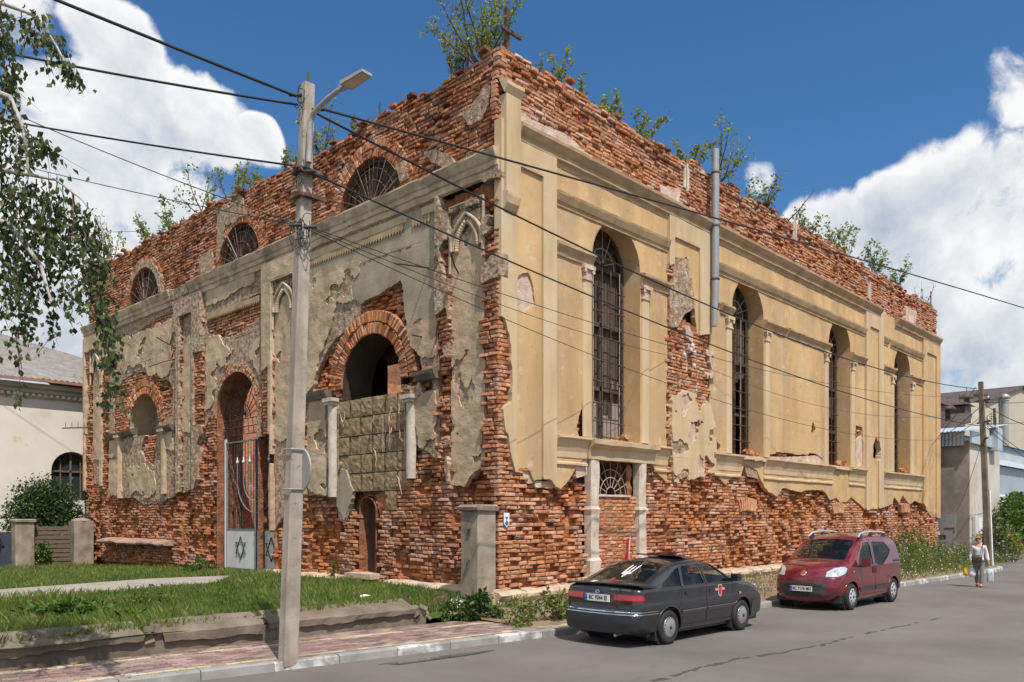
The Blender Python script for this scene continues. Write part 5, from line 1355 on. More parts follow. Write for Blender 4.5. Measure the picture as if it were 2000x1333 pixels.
dRr = [(-.055, .30), (-.045, 1.335), (-.66, 1.31), (-.84, .94), (-.86, .66), (-1.02, .52), (-.80, .42), (-.80, .30)]
wF = [(.86, .965), (.38, 1.275), (.03, 1.295), (.02, .965)]
wR = [(-.09, .965), (-.08, 1.295), (-.60, 1.275), (-.755, .965)]
wQ = [(-.83, .965), (-.68, 1.262), (-.78, 1.25), (-1.36, 1.02), (-1.40, .965)]
X, Z = car1.X, car1.Z
shell = np.minimum(car1.SD, -car1.arch)
sF, sR, sQ = poly_sd(X, Z, wF), poly_sd(X, Z, wR), poly_sd(X, Z, wQ)
dfF, dfR = poly_sd(X, Z, dF), poly_sd(X, Z, dRr)
car1.side('quarter_panel', np.minimum(np.minimum(shell, -sQ), np.minimum(-dfF, -dfR)-.003), paint1)
for nm, dd, ww in (('front_door', dfF, sF), ('rear_door', dfR, sR)):
    ds = car1.side(nm, np.minimum(np.minimum(shell, dd-.003), -ww), paint1)
for nm, f in (('side_window', sF), ('side_window', sR), ('side_window', sQ)):
    car1.side(nm, np.minimum(f, shell)+.008, m_cglass, d=-.012)
tp = dense(smooth_poly(prof1, 2), .05)
iw = [i for i, p in enumerate(tp)]
def rng(pts, xa, xb, zmin): 
    ids = [i for i, (x, z) in enumerate(pts) if xa <= x <= xb and z > zmin]; return ids[0], ids[-1]
a0, a1 = rng(tp, -1.66, -.84, .9); b0, b1 = rng(tp, .34, .93, .9)
car1.top(tp, lambda x, z: .02+.05*max(0, min(1, (z-.95)*2))+.045*max(0, abs(x)-1.7)/.4, [('rear_window', a0, a1), ('windscreen', b0, b1)])
mb = MB(); mb.bbox((-1.75, -.74, .17), (1.9, .74, .30)); mb.bbox((-.9, -.6, .25), (.9, .6, .45)); mb.build('underbody', m_blk, car1.root, world=False)
for x in car1.wheels:
    for sy in (-1, 1):
        mb = MB(); mb.lathe([(.35, -.22), (.35, .09)], 20, Matrix.Translation((x, sy*.66, .29)) @ Euler((-sy*PI/2, 0, 0)).to_matrix().to_4x4()); mb.build('wheel_well', m_blk, car1.root, world=False)
        car1.wheel(x, sy, .825, m_hub, .185, 'slots')
car1.bvh(); X0 = (0, 0, 0); bk = (1, 0, 0)
mb = MB()
R1 = car1.root
car1.decal('bumper', [(-.86, .23), (.86, .23), (.86, .60), (-.86, .60)], (-3, 0, 0), (0, 1, 0), (0, 0, 1), bk, m_blk, .012, .04)
for z in (.585, .545): car1.decal('bumper_strip', [(-.84, z), (.84, z), (.84, z+.014), (-.84, z+.014)], (-3, 0, 0), (0, 1, 0), (0, 0, 1), bk, m_chrome, .018, .006)
for sg in (-1, 1):
    car1.decal('bumper', [(-2.1, .25), (-1.57, .25), (-1.56, .60), (-2.1, .60)], (0, sg*2, 0), (1, 0, 0), (0, 0, 1), (0, -sg, 0), m_blk, .010, .03)
    for z in (.585, .545): car1.decal('bumper_strip', [(-2.06, z), (-1.57, z), (-1.57, z+.014), (-2.06, z+.014)], (0, sg*2, 0), (1, 0, 0), (0, 0, 1), (0, -sg, 0), m_chrome, .016, .006)
    car1.decal('bumper', [(1.58, .26), (2.1, .26), (2.1, .56), (1.6, .56)], (0, sg*2, 0), (1, 0, 0), (0, 0, 1), (0, -sg, 0), m_blk2, .010, .03)
    car1.decal('side_moulding', [(-.84, .49), (1.18, .50), (1.16, .545), (-.84, .535)], (0, sg*2, 0), (1, 0, 0), (0, 0, 1), (0, -sg, 0), m_blk2, .014, .02)
    car1.decal('moulding_line', [(-.84, .536), (1.16, .546), (1.16, .556), (-.84, .546)], (0, sg*2, 0), (1, 0, 0), (0, 0, 1), (0, -sg, 0), m_chrome, .015, .005)
    o_ = (-2.6, sg*.9, 0); dg = Vector((1, -sg*.55, 0))
    car1.decal('tail_light', [(-.46, .70), (-.05, .70), (.16, .73), (.20, .78), (.14, .88), (-.46, .885)] if sg < 0 else [(.46, .70), (.05, .70), (-.16, .73), (-.20, .78), (-.14, .88), (.46, .885)], (-2.05, sg*.72, 0), (0, -1, 0) if sg > 0 else (0, -1, 0), (0, 0, 1), dg, m_dred, .010, .02)
    car1.decal('tail_light_lens', [(-.42, .78), (.17, .78), (.14, .865), (-.42, .87)] if sg < 0 else [(.42, .78), (-.17, .78), (-.14, .865), (.42, .87)], (-2.05, sg*.72, 0), (0, -1, 0), (0, 0, 1), dg, m_red_l, .016, .02)
    car1.decal('indicator', [(1.08, .71), (1.16, .71), (1.16, .75), (1.08, .75)], (0, sg*2, 0), (1, 0, 0), (0, 0, 1), (0, -sg, 0), m_amb, .012, .02)
    for hx in (.06, -.72):
        car1.decal('door_handle', [(hx, .80), (hx+.13, .80), (hx+.13, .86), (hx, .86)], (0, sg*2, 0), (1, 0, 0), (0, 0, 1), (0, -sg, 0), m_blk, .012, .02)
    for poly in ([(.86, .955), (.88, .955), (.40, 1.295), (.03, 1.312), (.03, 1.295), (.38, 1.278)], [(-.09, 1.295), (-.08, 1.312), (-.62, 1.292), (-.60, 1.275)], [(-1.42, .945), (.9, .945), (.9, .965), (-1.42, .965)], [(.02, .96), (-.09, .96), (-.08, 1.31), (.03, 1.31)]):
        car1.decal('window_trim', poly, (0, sg*2, 0), (1, 0, 0), (0, 0, 1), (0, -sg, 0), m_blk, .008, .008)
    # arch lips
    for x in car1.wheels:
        pts = []
        for k in range(21):
            a = PI*k/20*1.04-.06; px_, pz_ = x+.36*math.cos(a), .29+.36*math.sin(a); pts.append((px_, sg*(car1.y(px_, max(pz_, .24))+.005), pz_))
        mb = MB(); mb.tube(pts, .014, 6); mb.build('arch_lip', paint1, R1, world=False)
    mb = MB(); mb.box((.84, sg*.90, 1.03), (.10, .17, .13), Euler((0, 0, sg*.25)).to_matrix()); mb.box((.86, sg*.80, .99), (.06, .12, .05)); mb.build('mirror', m_blk, R1, world=False)
    mb = MB(); mb.hexa([(-1.60, sg*.62, .10), (-1.58, sg*.62, .10), (-1.58, sg*.80, .10), (-1.60, sg*.80, .10), (-1.62, sg*.62, .36), (-1.58, sg*.62, .36), (-1.58, sg*.80, .36), (-1.62, sg*.80, .36)]); mb.build('mud_flap', m_blk, R1, world=False, fix=True)
    mb = MB(); mb.box((.82, sg*.72, .21), (.02, .17, .22)); mb.build('mud_flap', m_blk, R1, world=False)
car1.decal('garnish', [(-.44, .70), (.44, .70), (.44, .88), (-.44, .88)], (-3, 0, 0), (0, 1, 0), (0, 0, 1), bk, m_dred, .006, .03)
# plate
hz = car1.tree.ray_cast(Vector((-4, 0, .80)), Vector((1, 0, 0)))[0].x
mb = MB(); mb.box((hz-.022, 0, .80), (.012, .52, .115)); pl = mb.build('number_plate', m_plate, R1, world=False)
mb = MB(); mb.box((hz-.030, .235, .80), (.006, .05, .11)); mb.build('plate_band', m_blue, pl, world=False)
MP = Matrix(((0, 0, -1, hz-.030), (-1, 0, 0, -.015), (0, 1, 0, .80), (0, 0, 0, 1)))
text_obj('plate_text', 'BC 9344 EI', .105, m_ink, pl, MP, .80, .0015)
mb = MB(); mb.box((-2.10, 0, .80), (.002, .54, .135)); mb.box((-2.06, 0, .735), (.03, .54, .015)); mb.box((-2.06, 0, .865), (.03, .54, .015)); mb.build('plate_frame', m_blk, pl, world=False) if False else None
# spoiler
mb = MB(); sp = []
for (y, x, z) in ((-.80, -1.70, 1.01), (-.76, -1.98, 1.04), (-.4, -2.06, 1.055), (0, -2.08, 1.06), (.4, -2.06, 1.055), (.76, -1.98, 1.04), (.80, -1.70, 1.01)):
    sp.append([(x, y, z-.035), (x-.02, y, z-.01), (x, y, z), (x+.16, y*.985, z-.015), (x+.16, y*.985, z-.045)])
vs = [p for r in sp for p in r]; mb.add(vs, [(i*5+k, (i+1)*5+k, (i+1)*5+(k+1) % 5, i*5+(k+1) % 5) for i in range(6) for k in range(5)]+[(0, 1, 2, 3, 4), (34, 33, 32, 31, 30)]); spo = mb.build('spoiler', paint1, R1, world=False, fix=True)
for tx, ty in (('TOYOTA', -.36), ('COROLLA', -.60)): text_obj('spoiler_lettering', tx, .045, m_hub, spo, Matrix(((0, 0, -1, hz-.012), (-1, 0, 0, ty), (0, 1, 0, .955), (0, 0, 0, 1))), .9)
mb = MB(); mb.tube([(hz-.02, .045*math.cos(2*PI*k/16), .905+.026*math.sin(2*PI*k/16)) for k in range(17)], .006, 6); mb.tube([(hz-.02, .02*math.cos(2*PI*k/12), .905+.024*math.sin(2*PI*k/12)) for k in range(13)], .005, 6); mb.build('badge', m_chrome, R1, world=False)
mb = MB(); mb.tube([(-1.85, -.35, .22), (-2.12, -.36, .20)], .028, 10); mb.build('exhaust_pipe', m_hub, R1, world=False)
# sunroof deflector, flag
mb = MB(); mb.add([(.05, -.42, 1.405), (.05, .42, 1.405), (-.45, .42, 1.45), (-.45, -.42, 1.45), (.05, -.42, 1.42), (.05, .42, 1.42), (-.45, .42, 1.475), (-.45, -.42, 1.475)], [(0, 1, 2, 3)[::-1], (4, 5, 6, 7), (0, 4, 5, 1), (1, 5, 6, 2), (2, 6, 7, 3), (3, 7, 4, 0)]); mb.build('sunroof', simple('sunroof_glass', (.05, .02, .06), .1, coat=1.0), R1, world=False, fix=True)
FL = thing('small_flag', 'small red flag on a white stick clipped to the roof of the dark car', 'flag', (-.35, -3.75, 1.32))
mb = MB(); mb.tube([(-.35, -3.75, 1.30), (-.33, -3.77, 1.78)], .008, 6); mb.build('stick', m_wht, FL)
mb = MB(); vs = []
for i in range(7):
    for j in range(5):
        u, v = i/6, j/4; vs.append((-.33-.13*u-.06*v*(1-u), -3.77+.05*math.sin(u*5+v*2)+.02*u, 1.77-.40*v-.16*u*(1-v)*.8-(.05*u)))
mb.add(vs, [(i*5+j, (i+1)*5+j, (i+1)*5+j+1, i*5+j+1) for i in range(6) for j in range(4)], True); mb.build('cloth', simple('flag_cloth', (.42, .012, .02), .8), FL)
# emblems
def flatpoly(car, name, polys, org, ux, uy, dr, mat, off, parent=None, res=.02):
    for p in polys: car.decal(name, p, org, ux, uy, dr, mat, off, res, parent)
tri = [[(-.15, -.02), (-.15, .20), (-.10, .16), (-.10, .0)], [(.15, -.02), (.10, .0), (.10, .16), (.15, .20)], [(-.02, -.14), (-.02, .14), (0, .20), (.02, .14), (.02, -.14)], [(-.15, -.06), (-.15, -.01), (-.05, -.01), (-.05, .1), (-.02, .02), (-.02, -.06)], [(.15, -.06), (.02, -.06), (.02, .02), (.05, .1), (.05, -.01), (.15, -.01)], [(-.07, -.06), (0, -.16), (.07, -.06), (.04, -.06), (0, -.12), (-.04, -.06)]]
flatpoly(car1, 'trident_sticker', [[(a*.62, b*.62) for a, b in q] for q in tri], (-3, -.05, 1.20), (0, -1, 0), (.28, 0, .93), (1, 0, 0), m_wht, .010)
for (a, b) in ((.30, .42), (-.02, .12)): car1.decal('window_sticker', [(a, 1.03), (b, 1.03), (b, 1.045), (a, 1.045)], (-3, 0, 0), (0, 1, 0), (0, 0, 1), bk, m_wht, .010, .006)
car1.decal('window_sticker', [(.03, 1.06), (.10, 1.06), (.10, 1.10), (.03, 1.10)], (-3, 0, 0), (0, 1, 0), (0, 0, 1), bk, m_redst, .010, .02)
o_ = (.40, -2, .83)
car1.decal('crest_band', [(-.15, -.015), (.17, -.015), (.17, .03), (-.15, .03)], o_, (1, 0, 0), (0, 0, 1), (0, 1, 0), m_pinkst, .006, .02)
car1.decal('crest', [(-0.0624, 0.0858), (0.0702, 0.0858), (0.0702, -0.0780), (0.0039, -0.1326), (-0.0624, -0.0780)], o_, (1, 0, 0), (0, 0, 1), (0, 1, 0), m_wht, .009, .02)
car1.decal('crest', [(-0.0530, 0.0764), (0.0608, 0.0764), (0.0608, -0.0718), (0.0039, -0.1186), (-0.0530, -0.0718)], o_, (1, 0, 0), (0, 0, 1), (0, 1, 0), m_redst, .012, .02)
car1.decal('crest', [(-0.0234, 0.0764), (0.0312, 0.0764), (0.0273, 0.0390), (-0.0195, 0.0390)], o_, (1, 0, 0), (0, 0, 1), (0, 1, 0), m_ink, .015, .01)
interior(car1, .38, [(.15, .36), (.15, -.36), (-.80, .36), (-.80, -.36)], .72, .36)

# ---------------------------------------------------------------- dark red van-like car facing the camera
paint2 = simple('red_car_paint', (.15, .004, .012), .28, .2, coat=1.0)
prof2 = [(-1.80, .30), (-1.82, .60), (-1.81, 1.0), (-1.75, 1.40), (-1.66, 1.60), (-1.42, 1.67), (-.9, 1.70), (-.2, 1.70), (.25, 1.655), (.55, 1.52), (1.16, 1.12), (1.30, 1.08), (1.62, .99), (1.82, .88), (1.92, .74), (1.97, .56), (1.97, .36), (1.92, .24)]
sil2 = prof2+[(1.2, .20), (-1.45, .22)]
def yf2(x, z):
    y = .835+.012*math.exp(-((z-.62)/.18)**2)-.10*max(0, .40-z)**1.2
    if z > 1.0: y -= (z-1.0)*.20+max(0, z-1.45)*.25
    if x > .9: y -= .10*(x-.9)**2
    return y
car2 = Car('red_minivan', 'dark red compact van with roof rails parked behind the grey car, facing the camera', (7.32, -4.66, 0), rad(178.6), sil2, .86, yf2, (-1.26, 1.25), .305, .365, paint2)
car2.fr = lambda x, z: .09 if x < 1.3 else .09+.17*min(1, (x-1.3)/.5)
X, Z = car2.X, car2.Z; shell = np.minimum(car2.SD, -car2.arch)
dF = [(.88, .32), (.96, .62), (.98, 1.06), (.72, 1.34), (.38, 1.58), (-.06, 1.60), (-.08, .32)]
dS = [(-.09, .32), (-.07, 1.60), (-1.05, 1.60), (-1.32, 1.30), (-1.30, .78), (-.86, .66), (-.84, .32)]
wF = [(.86, 1.04), (.62, 1.34), (.34, 1.53), (.0, 1.545), (-.01, 1.02), (.3, .97), (.7, .98)]
wS = [(-.14, 1.50), (-.20, 1.545), (-.95, 1.53), (-1.22, 1.32), (-1.12, 1.22), (-.58, .98), (-.45, .97), (-.14, 1.02)]
sF, sS = poly_sd(X, Z, wF), poly_sd(X, Z, wS); dfF, dfS = poly_sd(X, Z, dF), poly_sd(X, Z, dS)
car2.side('side_panel', np.minimum(shell, np.minimum(-dfF, -dfS)-.003), paint2)
car2.side('front_door', np.minimum(np.minimum(shell, dfF-.003), -sF), paint2)
car2.side('sliding_door', np.minimum(np.minimum(shell, dfS-.003), -sS), paint2)
for f in (sF, sS): car2.side('side_window', np.minimum(f, shell)+.008, m_cglass, d=-.012)
tp = dense(smooth_poly(prof2, 2), .05)
b0, b1 = rng(tp, .40, 1.17, 1.05); a0, a1 = 0, 0
ids = [i for i, (x, z) in enumerate(tp) if x < -1.6 and 1.05 < z < 1.52]
car2.top(tp, lambda x, z: .03+.055*min(1, max(0, (x-1.2)/.6))+.02*(z > 1.3), [('windscreen', b0, b1), ('rear_window', ids[0], ids[-1])])
R2 = car2.root
mb = MB(); mb.bbox((-1.65, -.76, .18), (1.75, .76, .32)); mb.build('underbody', m_blk, R2, world=False)
for x in car2.wheels:
    for sy in (-1, 1):
        mb = MB(); mb.lathe([(.365, -.22), (.365, .09)], 20, Matrix.Translation((x, sy*.68, .305)) @ Euler((-sy*PI/2, 0, 0)).to_matrix().to_4x4()); mb.build('wheel_well', m_blk, R2, world=False)
        car2.wheel(x, sy, .85, m_hubw, .20, 'spokes')
car2.bvh(); fd = (-1, 0, 0)
def fdec(nm, poly, mat, off, res=.02, parent=None): return car2.decal(nm, poly, (3, 0, 0), (0, 1, 0), (0, 0, 1), fd, mat, off, res, parent)
fdec('grille_surround', [(-.58, .66), (.58, .66), (.55, .40), (.42, .30), (-.42, .30), (-.55, .40)], m_blk2, .010, .03)
fdec('grille_slot', [(-.46, .56), (.46, .56), (.46, .63), (-.46, .63)], m_blk, .018); fdec('grille_slot', [(-.42, .33), (.42, .33), (.45, .42), (-.45, .42)], m_blk, .018)
for z in (.345, .37, .395, .58, .605): fdec('grille_bar', [(-.44, z), (.44, z), (.44, z+.008), (-.44, z+.008)], m_blk2, .024, .004)
for sg in (-1, 1):
    fdec('fog_recess', [(sg*.60, .40), (sg*.74, .42), (sg*.72, .47), (sg*.60, .46)][::sg], m_blk, .008)
    dg = Vector((-1, -sg*.55, -.25)); o_ = Vector((1.75, sg*.62, .89))
    ux = Vector((-sg*.5*sg, 0, 0)); ux = Vector((-.48, sg*.88, 0)); uy = Vector((-.25, 0, .97))
    car2.decal('headlight', [(-.17, -.13), (.10, -.12), (.26, -.02), (.30, .10), (.24, .155), (.02, .11), (-.15, .0)], o_, ux, uy, dg, m_lamp, .012, .02)
    car2.decal('headlight_reflector', [(.02, -.08), (.12, -.06), (.16, .03), (.08, .06), (.0, .02)], o_, ux, uy, dg, m_chrome, .018, .02)
    car2.decal('side_moulding', [(-.86, .40), (.82, .42), (.86, .50), (-.86, .50)], (0, sg*2, 0), (1, 0, 0), (0, 0, 1), (0, -sg, 0), m_blk2, .016, .02)
    car2.decal('door_handle', [(-.04, .80), (.04, .80), (.04, .95), (-.04, .95)], (0, sg*2, 0), (1, 0, 0), (0, 0, 1), (0, -sg, 0), m_blk, .018, .02)
    car2.decal('door_handle', [(-.16, .80), (-.10, .80), (-.10, .95), (-.16, .95)], (0, sg*2, 0), (1, 0, 0), (0, 0, 1), (0, -sg, 0), m_blk, .018, .02)
    car2.decal('slide_rail', [(-1.68, 1.02), (-1.30, 1.02), (-1.30, 1.07), (-1.68, 1.07)], (0, sg*2, 0), (1, 0, 0), (0, 0, 1), (0, -sg, 0), m_blk, .010, .02)
    car2.decal('side_repeater', [(1.12, .87), (1.18, .87), (1.18, .90), (1.12, .90)], (0, sg*2, 0), (1, 0, 0), (0, 0, 1), (0, -sg, 0), m_lamp, .012, .02)
    mb = MB(); mb.box((.80, sg*.99, 1.09), (.10, .19, .20), Euler((0, 0, sg*.2)).to_matrix()); mb.build('mirror', paint2, R2, world=False)
    mb = MB(); mb.box((.82, sg*.88, 1.0), (.08, .16, .05)); mb.box((.745, sg*.99, 1.09), (.01, .16, .17)); mb.build('mirror_arm', m_blk, R2, world=False)
    # roof rail
    yr = .60; pts = [(.38, sg*(yr+.02), 1.66), (.22, sg*yr, 1.745), (0, sg*yr, 1.775), (-.5, sg*yr, 1.785), (-1.0, sg*yr, 1.775), (-1.25, sg*yr, 1.75), (-1.42, sg*yr, 1.69)]
    mb = MB(); mb.tube(pts, [.02, .022, .022, .022, .022, .022, .02], 8); rl = mb.build('roof_rail', m_hubw, R2, world=False)
    for (x, z0, z1) in ((.20, 1.64, 1.74), (-.45, 1.69, 1.78), (-1.28, 1.66, 1.745)):
        mb = MB(); mb.hexa([(x-.09, sg*(yr-.03), z0), (x+.12, sg*(yr-.03), z0), (x+.12, sg*(yr+.03), z0), (x-.09, sg*(yr+.03), z0), (x-.05, sg*(yr-.022), z1), (x+.04, sg*(yr-.022), z1), (x+.04, sg*(yr+.022), z1), (x-.05, sg*(yr+.022), z1)]); mb.build('rail_foot', m_blk, rl, world=False, fix=True)
    pts = []
    for x in car2.wheels:
        pts = []
        for k in range(21):
            a = PI*k/20*1.04-.06; px_, pz_ = x+.372*math.cos(a), .305+.372*math.sin(a); pts.append((px_, sg*(car2.y(px_, max(pz_, .25))+.003), pz_))
        mb = MB(); mb.tube(pts, .013, 6); mb.build('arch_lip', paint2, R2, world=False)
h = car2.tree.ray_cast(Vector((4, 0, .48)), Vector((-1, 0, 0)))[0]
mb = MB(); mb.box((h.x+.03, 0, .50), (.02, .52, .115)); pl = mb.build('number_plate', m_plate, R2, world=False)
mb = MB(); mb.box((h.x+.0425, -.235, .50), (.006, .05, .11)); mb.build('plate_band', m_blue, pl, world=False)
text_obj('plate_text', 'BC 7178 MH', .105, m_ink, pl, Matrix(((0, 0, 1, h.x+.042), (1, 0, 0, .02), (0, 1, 0, .50), (0, 0, 0, 1))), .78, .0015)
h = car2.tree.ray_cast(Vector((4, 0, .84)), Vector((-1, 0, 0)))[0]
M_ = Matrix.Translation((h.x+.004, 0, .85)) @ Euler((0, PI/2-.55, 0)).to_matrix().to_4x4()
mb = MB(); mb.lathe([(.07, -.01), (.07, .008), (.058, .012), (.001, .014)], 20, M_); mb.build('badge', m_chrome, R2, world=False)
mb = MB(); mb.lathe([(.05, .012), (.001, .017)], 18, M_); mb.build('badge_centre', m_redst, R2, world=False)
for sg, o in ((1, .28), (-1, -.30)):
    mb = MB(); pts = []
    for k in range(8):
        y = o+.42*k/7-.1; hh = car2.tree.ray_cast(Vector((1.6, y, 1.13+.02*k)), Vector((-1, 0, -.4)))
        if hh[0]: pts.append(hh[0]+Vector((.02, 0, .02)))
    if len(pts) > 2: mb.tube(pts, .008, 5); mb.build('wiper', m_blk, R2, world=False)
for nm, poly in (('bonnet_gap', [(-.68, .765), (.68, .765), (.68, .772), (-.68, .772)]),): fdec(nm, poly, m_blk, .004, .0035)
interior(car2, .55, [(.1, .38), (.1, -.38), (-.85, .38), (-.85, -.38)], .85, .38)

# ================================================================ portal gate, gate post, things on the left
m_gblue = pm('gate_blue_grey', [(.10, .125, .15), (.16, .19, .22), (.14, .12, .11)], 6, bump=.2, rough=.6)
m_gwhite = pm('gate_white_sheet', [(.50, .49, .47), (.60, .59, .57), (.64, .63, .61)], 1.5, streak=3, bump=.15, rough=.6, streaks=((.35, .27, .2), 4, .60, .4))
m_gdark = pm('gate_dark_iron', [(.035, .03, .03), (.07, .06, .055)], 6, bump=.2, rough=.65)
GT = thing('iron_gate', 'tall iron gate with bars, menorah curves and white lower panels in the portal', 'gate', (.55, 11.6, .4))
gx = .30; yL, yM = 13.15, 11.12; yR = 9.3; zb, zs_, zt = .42, 1.74, 4.62
for (a, b) in ((yL-.05, yM+.02), (yM-.02, yR)):
    lo, hi = min(a, b), max(a, b)
    fr = MB()
    for y in (lo, hi): fr.box((gx, y, (zb+zt)/2), (.035, .035, zt-zb))
    for z in (zb+.02, zs_, zt): fr.box((gx, (lo+hi)/2, z), (.045, hi-lo, .05))
    lf = fr.build('gate_leaf', m_gblue, GT)
    mb = MB(); mb.bbox((gx-.012, lo+.03, zb+.05), (gx+.012, hi-.03, zs_-.03)); sh = mb.build('sheet_panel', m_gwhite, lf)
    cy, cz, r = (lo+hi)/2, (zb+zs_)/2+.05, .36
    for fl in (1, -1):
        pts = [(gx-.03, cy+r*math.sin(2*PI*k/3), cz+fl*r*1.05*math.cos(2*PI*k/3)) for k in range(4)]
        mb = MB(); mb.tube(pts, .016, 6, smooth=False); mb.build('star_bar', m_gdark, lf)
    n = 11
    for k in range(1, n):
        y = lo+(hi-lo)*k/n; mb = MB(); mb.tube([(gx, y, zs_), (gx, y, zt)], .011, 6); mb.build('bar', m_gdark, lf)
for r in (.40, .80, 1.20):                       # menorah curves across both leaves
    mb = MB(); mb.tube([(gx-.03, yM+r, 4.0-.1)]+[(gx-.03, yM+r*math.cos(a), 3.35-r*.9*math.sin(a)) for a in [PI*k/18 for k in range(19)]]+[(gx-.03, yM-r, 3.9)], .02, 6); mb.build('menorah_branch', m_gblue, GT)
    for s_ in (-1, 1):
        mb = MB(); mb.lathe([(.03, 3.9), (.05, 3.94), (.045, 3.98), (.018, 4.0), (.02, 4.08), (.0, 4.13)], 10, Matrix.Translation((gx-.03, yM+s_*r, 0))); mb.build('candle_cup', m_gwhite, GT)
mb = MB(); mb.tube([(gx-.04, yM, zb), (gx-.04, yM, zt)], .035, 8); mb.lathe([(.05, 1.55), (.06, 1.6), (.05, 1.65)], 10, Matrix.Translation((gx-.04, yM, 0))); mb.build('meeting_post', m_gblue, GT)
mb = MB(); mb.box((gx, yL, 2.6), (.08, .08, 4.3)); mb.build('hanging_post', m_gwhite, GT)
FAN = thing('arch_grille', 'rusty fan-shaped grille hanging in the arch above the gate', 'grille', (.5, 11.95, 4.7))
for k in range(0, 13):
    a = PI*k/12; mb = MB(); mb.tube([(.3, PORT[0]+.12*math.cos(a), 5.35+.12*math.sin(a)), (.3, PORT[0]+1.3*math.cos(a), 5.35+1.35*math.sin(a))], .013, 6); mb.build('bar', m_gdark, FAN)
for r in (.45, .9, 1.28):
    mb = MB(); mb.tube([(.29, PORT[0]+r*math.cos(PI*k/18), 5.35+r*1.03*math.sin(PI*k/18)) for k in range(19)], .013, 6); mb.build('bar', m_gdark, FAN)
for z in (5.35, 5.1, 4.85): mb = MB(); mb.tube([(.3, PORT[0]-1.33, z), (.3, PORT[0]+1.33, z)], .014, 6); mb.build('bar', m_gdark, FAN)
for k in range(9): mb = MB(); mb.tube([(.3, PORT[0]-1.3+k*.325, 4.85), (.3, PORT[0]-1.1+k*.28, 5.35)], .012, 6); mb.build('bar', m_gdark, FAN)

def post(name, label, x0, x1, y0, y1, z0, z1, cap, mat, seed, group=None):
    o = thing(name, label, 'post', ((x0+x1)/2, (y0+y1)/2, z0), group); rr = random.Random(seed)
    mb = MB(); hs = [z0+(z1-z0)*k/6 for k in range(7)]; j = lambda: rr.uniform(-.006, .006); vs = []
    c_ = .025
    ring = [(x0+c_, y0), (x1-c_, y0), (x1, y0+c_), (x1, y1-c_), (x1-c_, y1), (x0+c_, y1), (x0, y1-c_), (x0, y0+c_)]
    for z in hs: vs += [(x+j(), y+j(), z) for x, y in ring]
    mb.add(vs, [(i*8+k, i*8+(k+1) % 8, (i+1)*8+(k+1) % 8, (i+1)*8+k) for i in range(6) for k in range(8)]+[tuple(range(48, 56))]); mb.build('shaft', mat, o)
    if cap:
        mb = MB(); e = .06; vs = []
        for (ee, z) in ((.0, z1-.03), (e, z1), (e+.01, z1+.07), (e-.05, z1+.11)):
            vs += [((x0+x1)/2+(x-(x0+x1)/2)*(1+ee*2/(x1-x0))+j()*2, (y0+y1)/2+(y-(y0+y1)/2)*(1+ee*2/(y1-y0))+j()*2, z+j()*2) for x, y in ring]
        mb.add(vs, [(i*8+k, i*8+(k+1) % 8, (i+1)*8+(k+1) % 8, (i+1)*8+k) for i in range(3) for k in range(8)]+[tuple(range(24, 32))]); mb.build('cap', mat, o)
    return o
gp = post('gate_post', 'square concrete gate post with flat cap at the corner of the ruin', -.68, -.12, -.03, .54, .05, 2.30, True, m_post, 3)
mb = MB(); mb.bbox((-.76, -.12, .0), (-.06, .62, .34)); mb.build('base', m_stone, gp)
mb = MB(); mb.tube([(-.68, .25, 1.20), (-.74, .25, 1.22), (-.75, .27, 1.05)], .014, 6); mb.build('hinge_pin', m_iron, gp)
mb = MB(); mb.box((-.69, .24, 1.83), (.05, .06, .12)); mb.build('hinge_pin', m_iron, gp)
# fence on the left end
p1 = post('gate_post', 'square concrete post with cap left of the plank gate', -3.05, -2.36, 23.9, 24.5, -.02, 1.95, True, m_post, 5)
p2 = post('gate_post', 'rounded concrete post without cap between plank gate and ruin', -.92, -.14, 23.8, 24.5, -.02, 1.98, False, m_post, 6)
mb = MB(); mb.lathe([(.38, 1.97), (.36, 2.04), (.2, 2.09), (.001, 2.1)], 16, Matrix.Translation((-.53, 24.15, 0))); mb.build('top', m_post, p2)
PG = thing('plank_gate', 'weathered brown gate of horizontal planks between two concrete posts', 'gate', (-1.65, 24.2, 0)); rr = random.Random(6)
for k in range(9):
    z = .20+k*.185; mb = MB(); mb.box((-1.64, 24.2+rr.uniform(-.015, .015), z), (1.42, .035, .15), Euler((0, rr.uniform(-.02, .02), 0)).to_matrix()); mb.build('plank', m_wood2, PG)
for x in (-2.2, -1.1): mb = MB(); mb.box((x, 24.24, .95), (.09, .05, 1.75)); mb.build('upright', m_wood2, PG)
MG = thing('metal_gate', 'dark blue metal gate at the left edge with black scrawl', 'gate', (-5.0, 24.3, 0))
m_navy = pm('navy_sheet', [(.045, .05, .08), (.065, .07, .105)], 2, bump=.15, rough=.5)
mb = MB(); mb.bbox((-7.0, 24.28, .02), (-3.1, 24.32, 1.55)); mb.build('sheet', m_navy, MG)
for k in range(26): mb = MB(); mb.box((-6.95+k*.152, 24.27, .79), (.03, .02, 1.5)); mb.build('rib', m_navy, MG)
mb = MB(); rr = random.Random(3)
for k in range(4): mb.tube([(-3.6+rr.uniform(-.25, .25), 24.25, 1.0+rr.uniform(-.3, .35)) for _ in range(4)], .018, 5)
mb.build('scrawl', m_ink, MG)

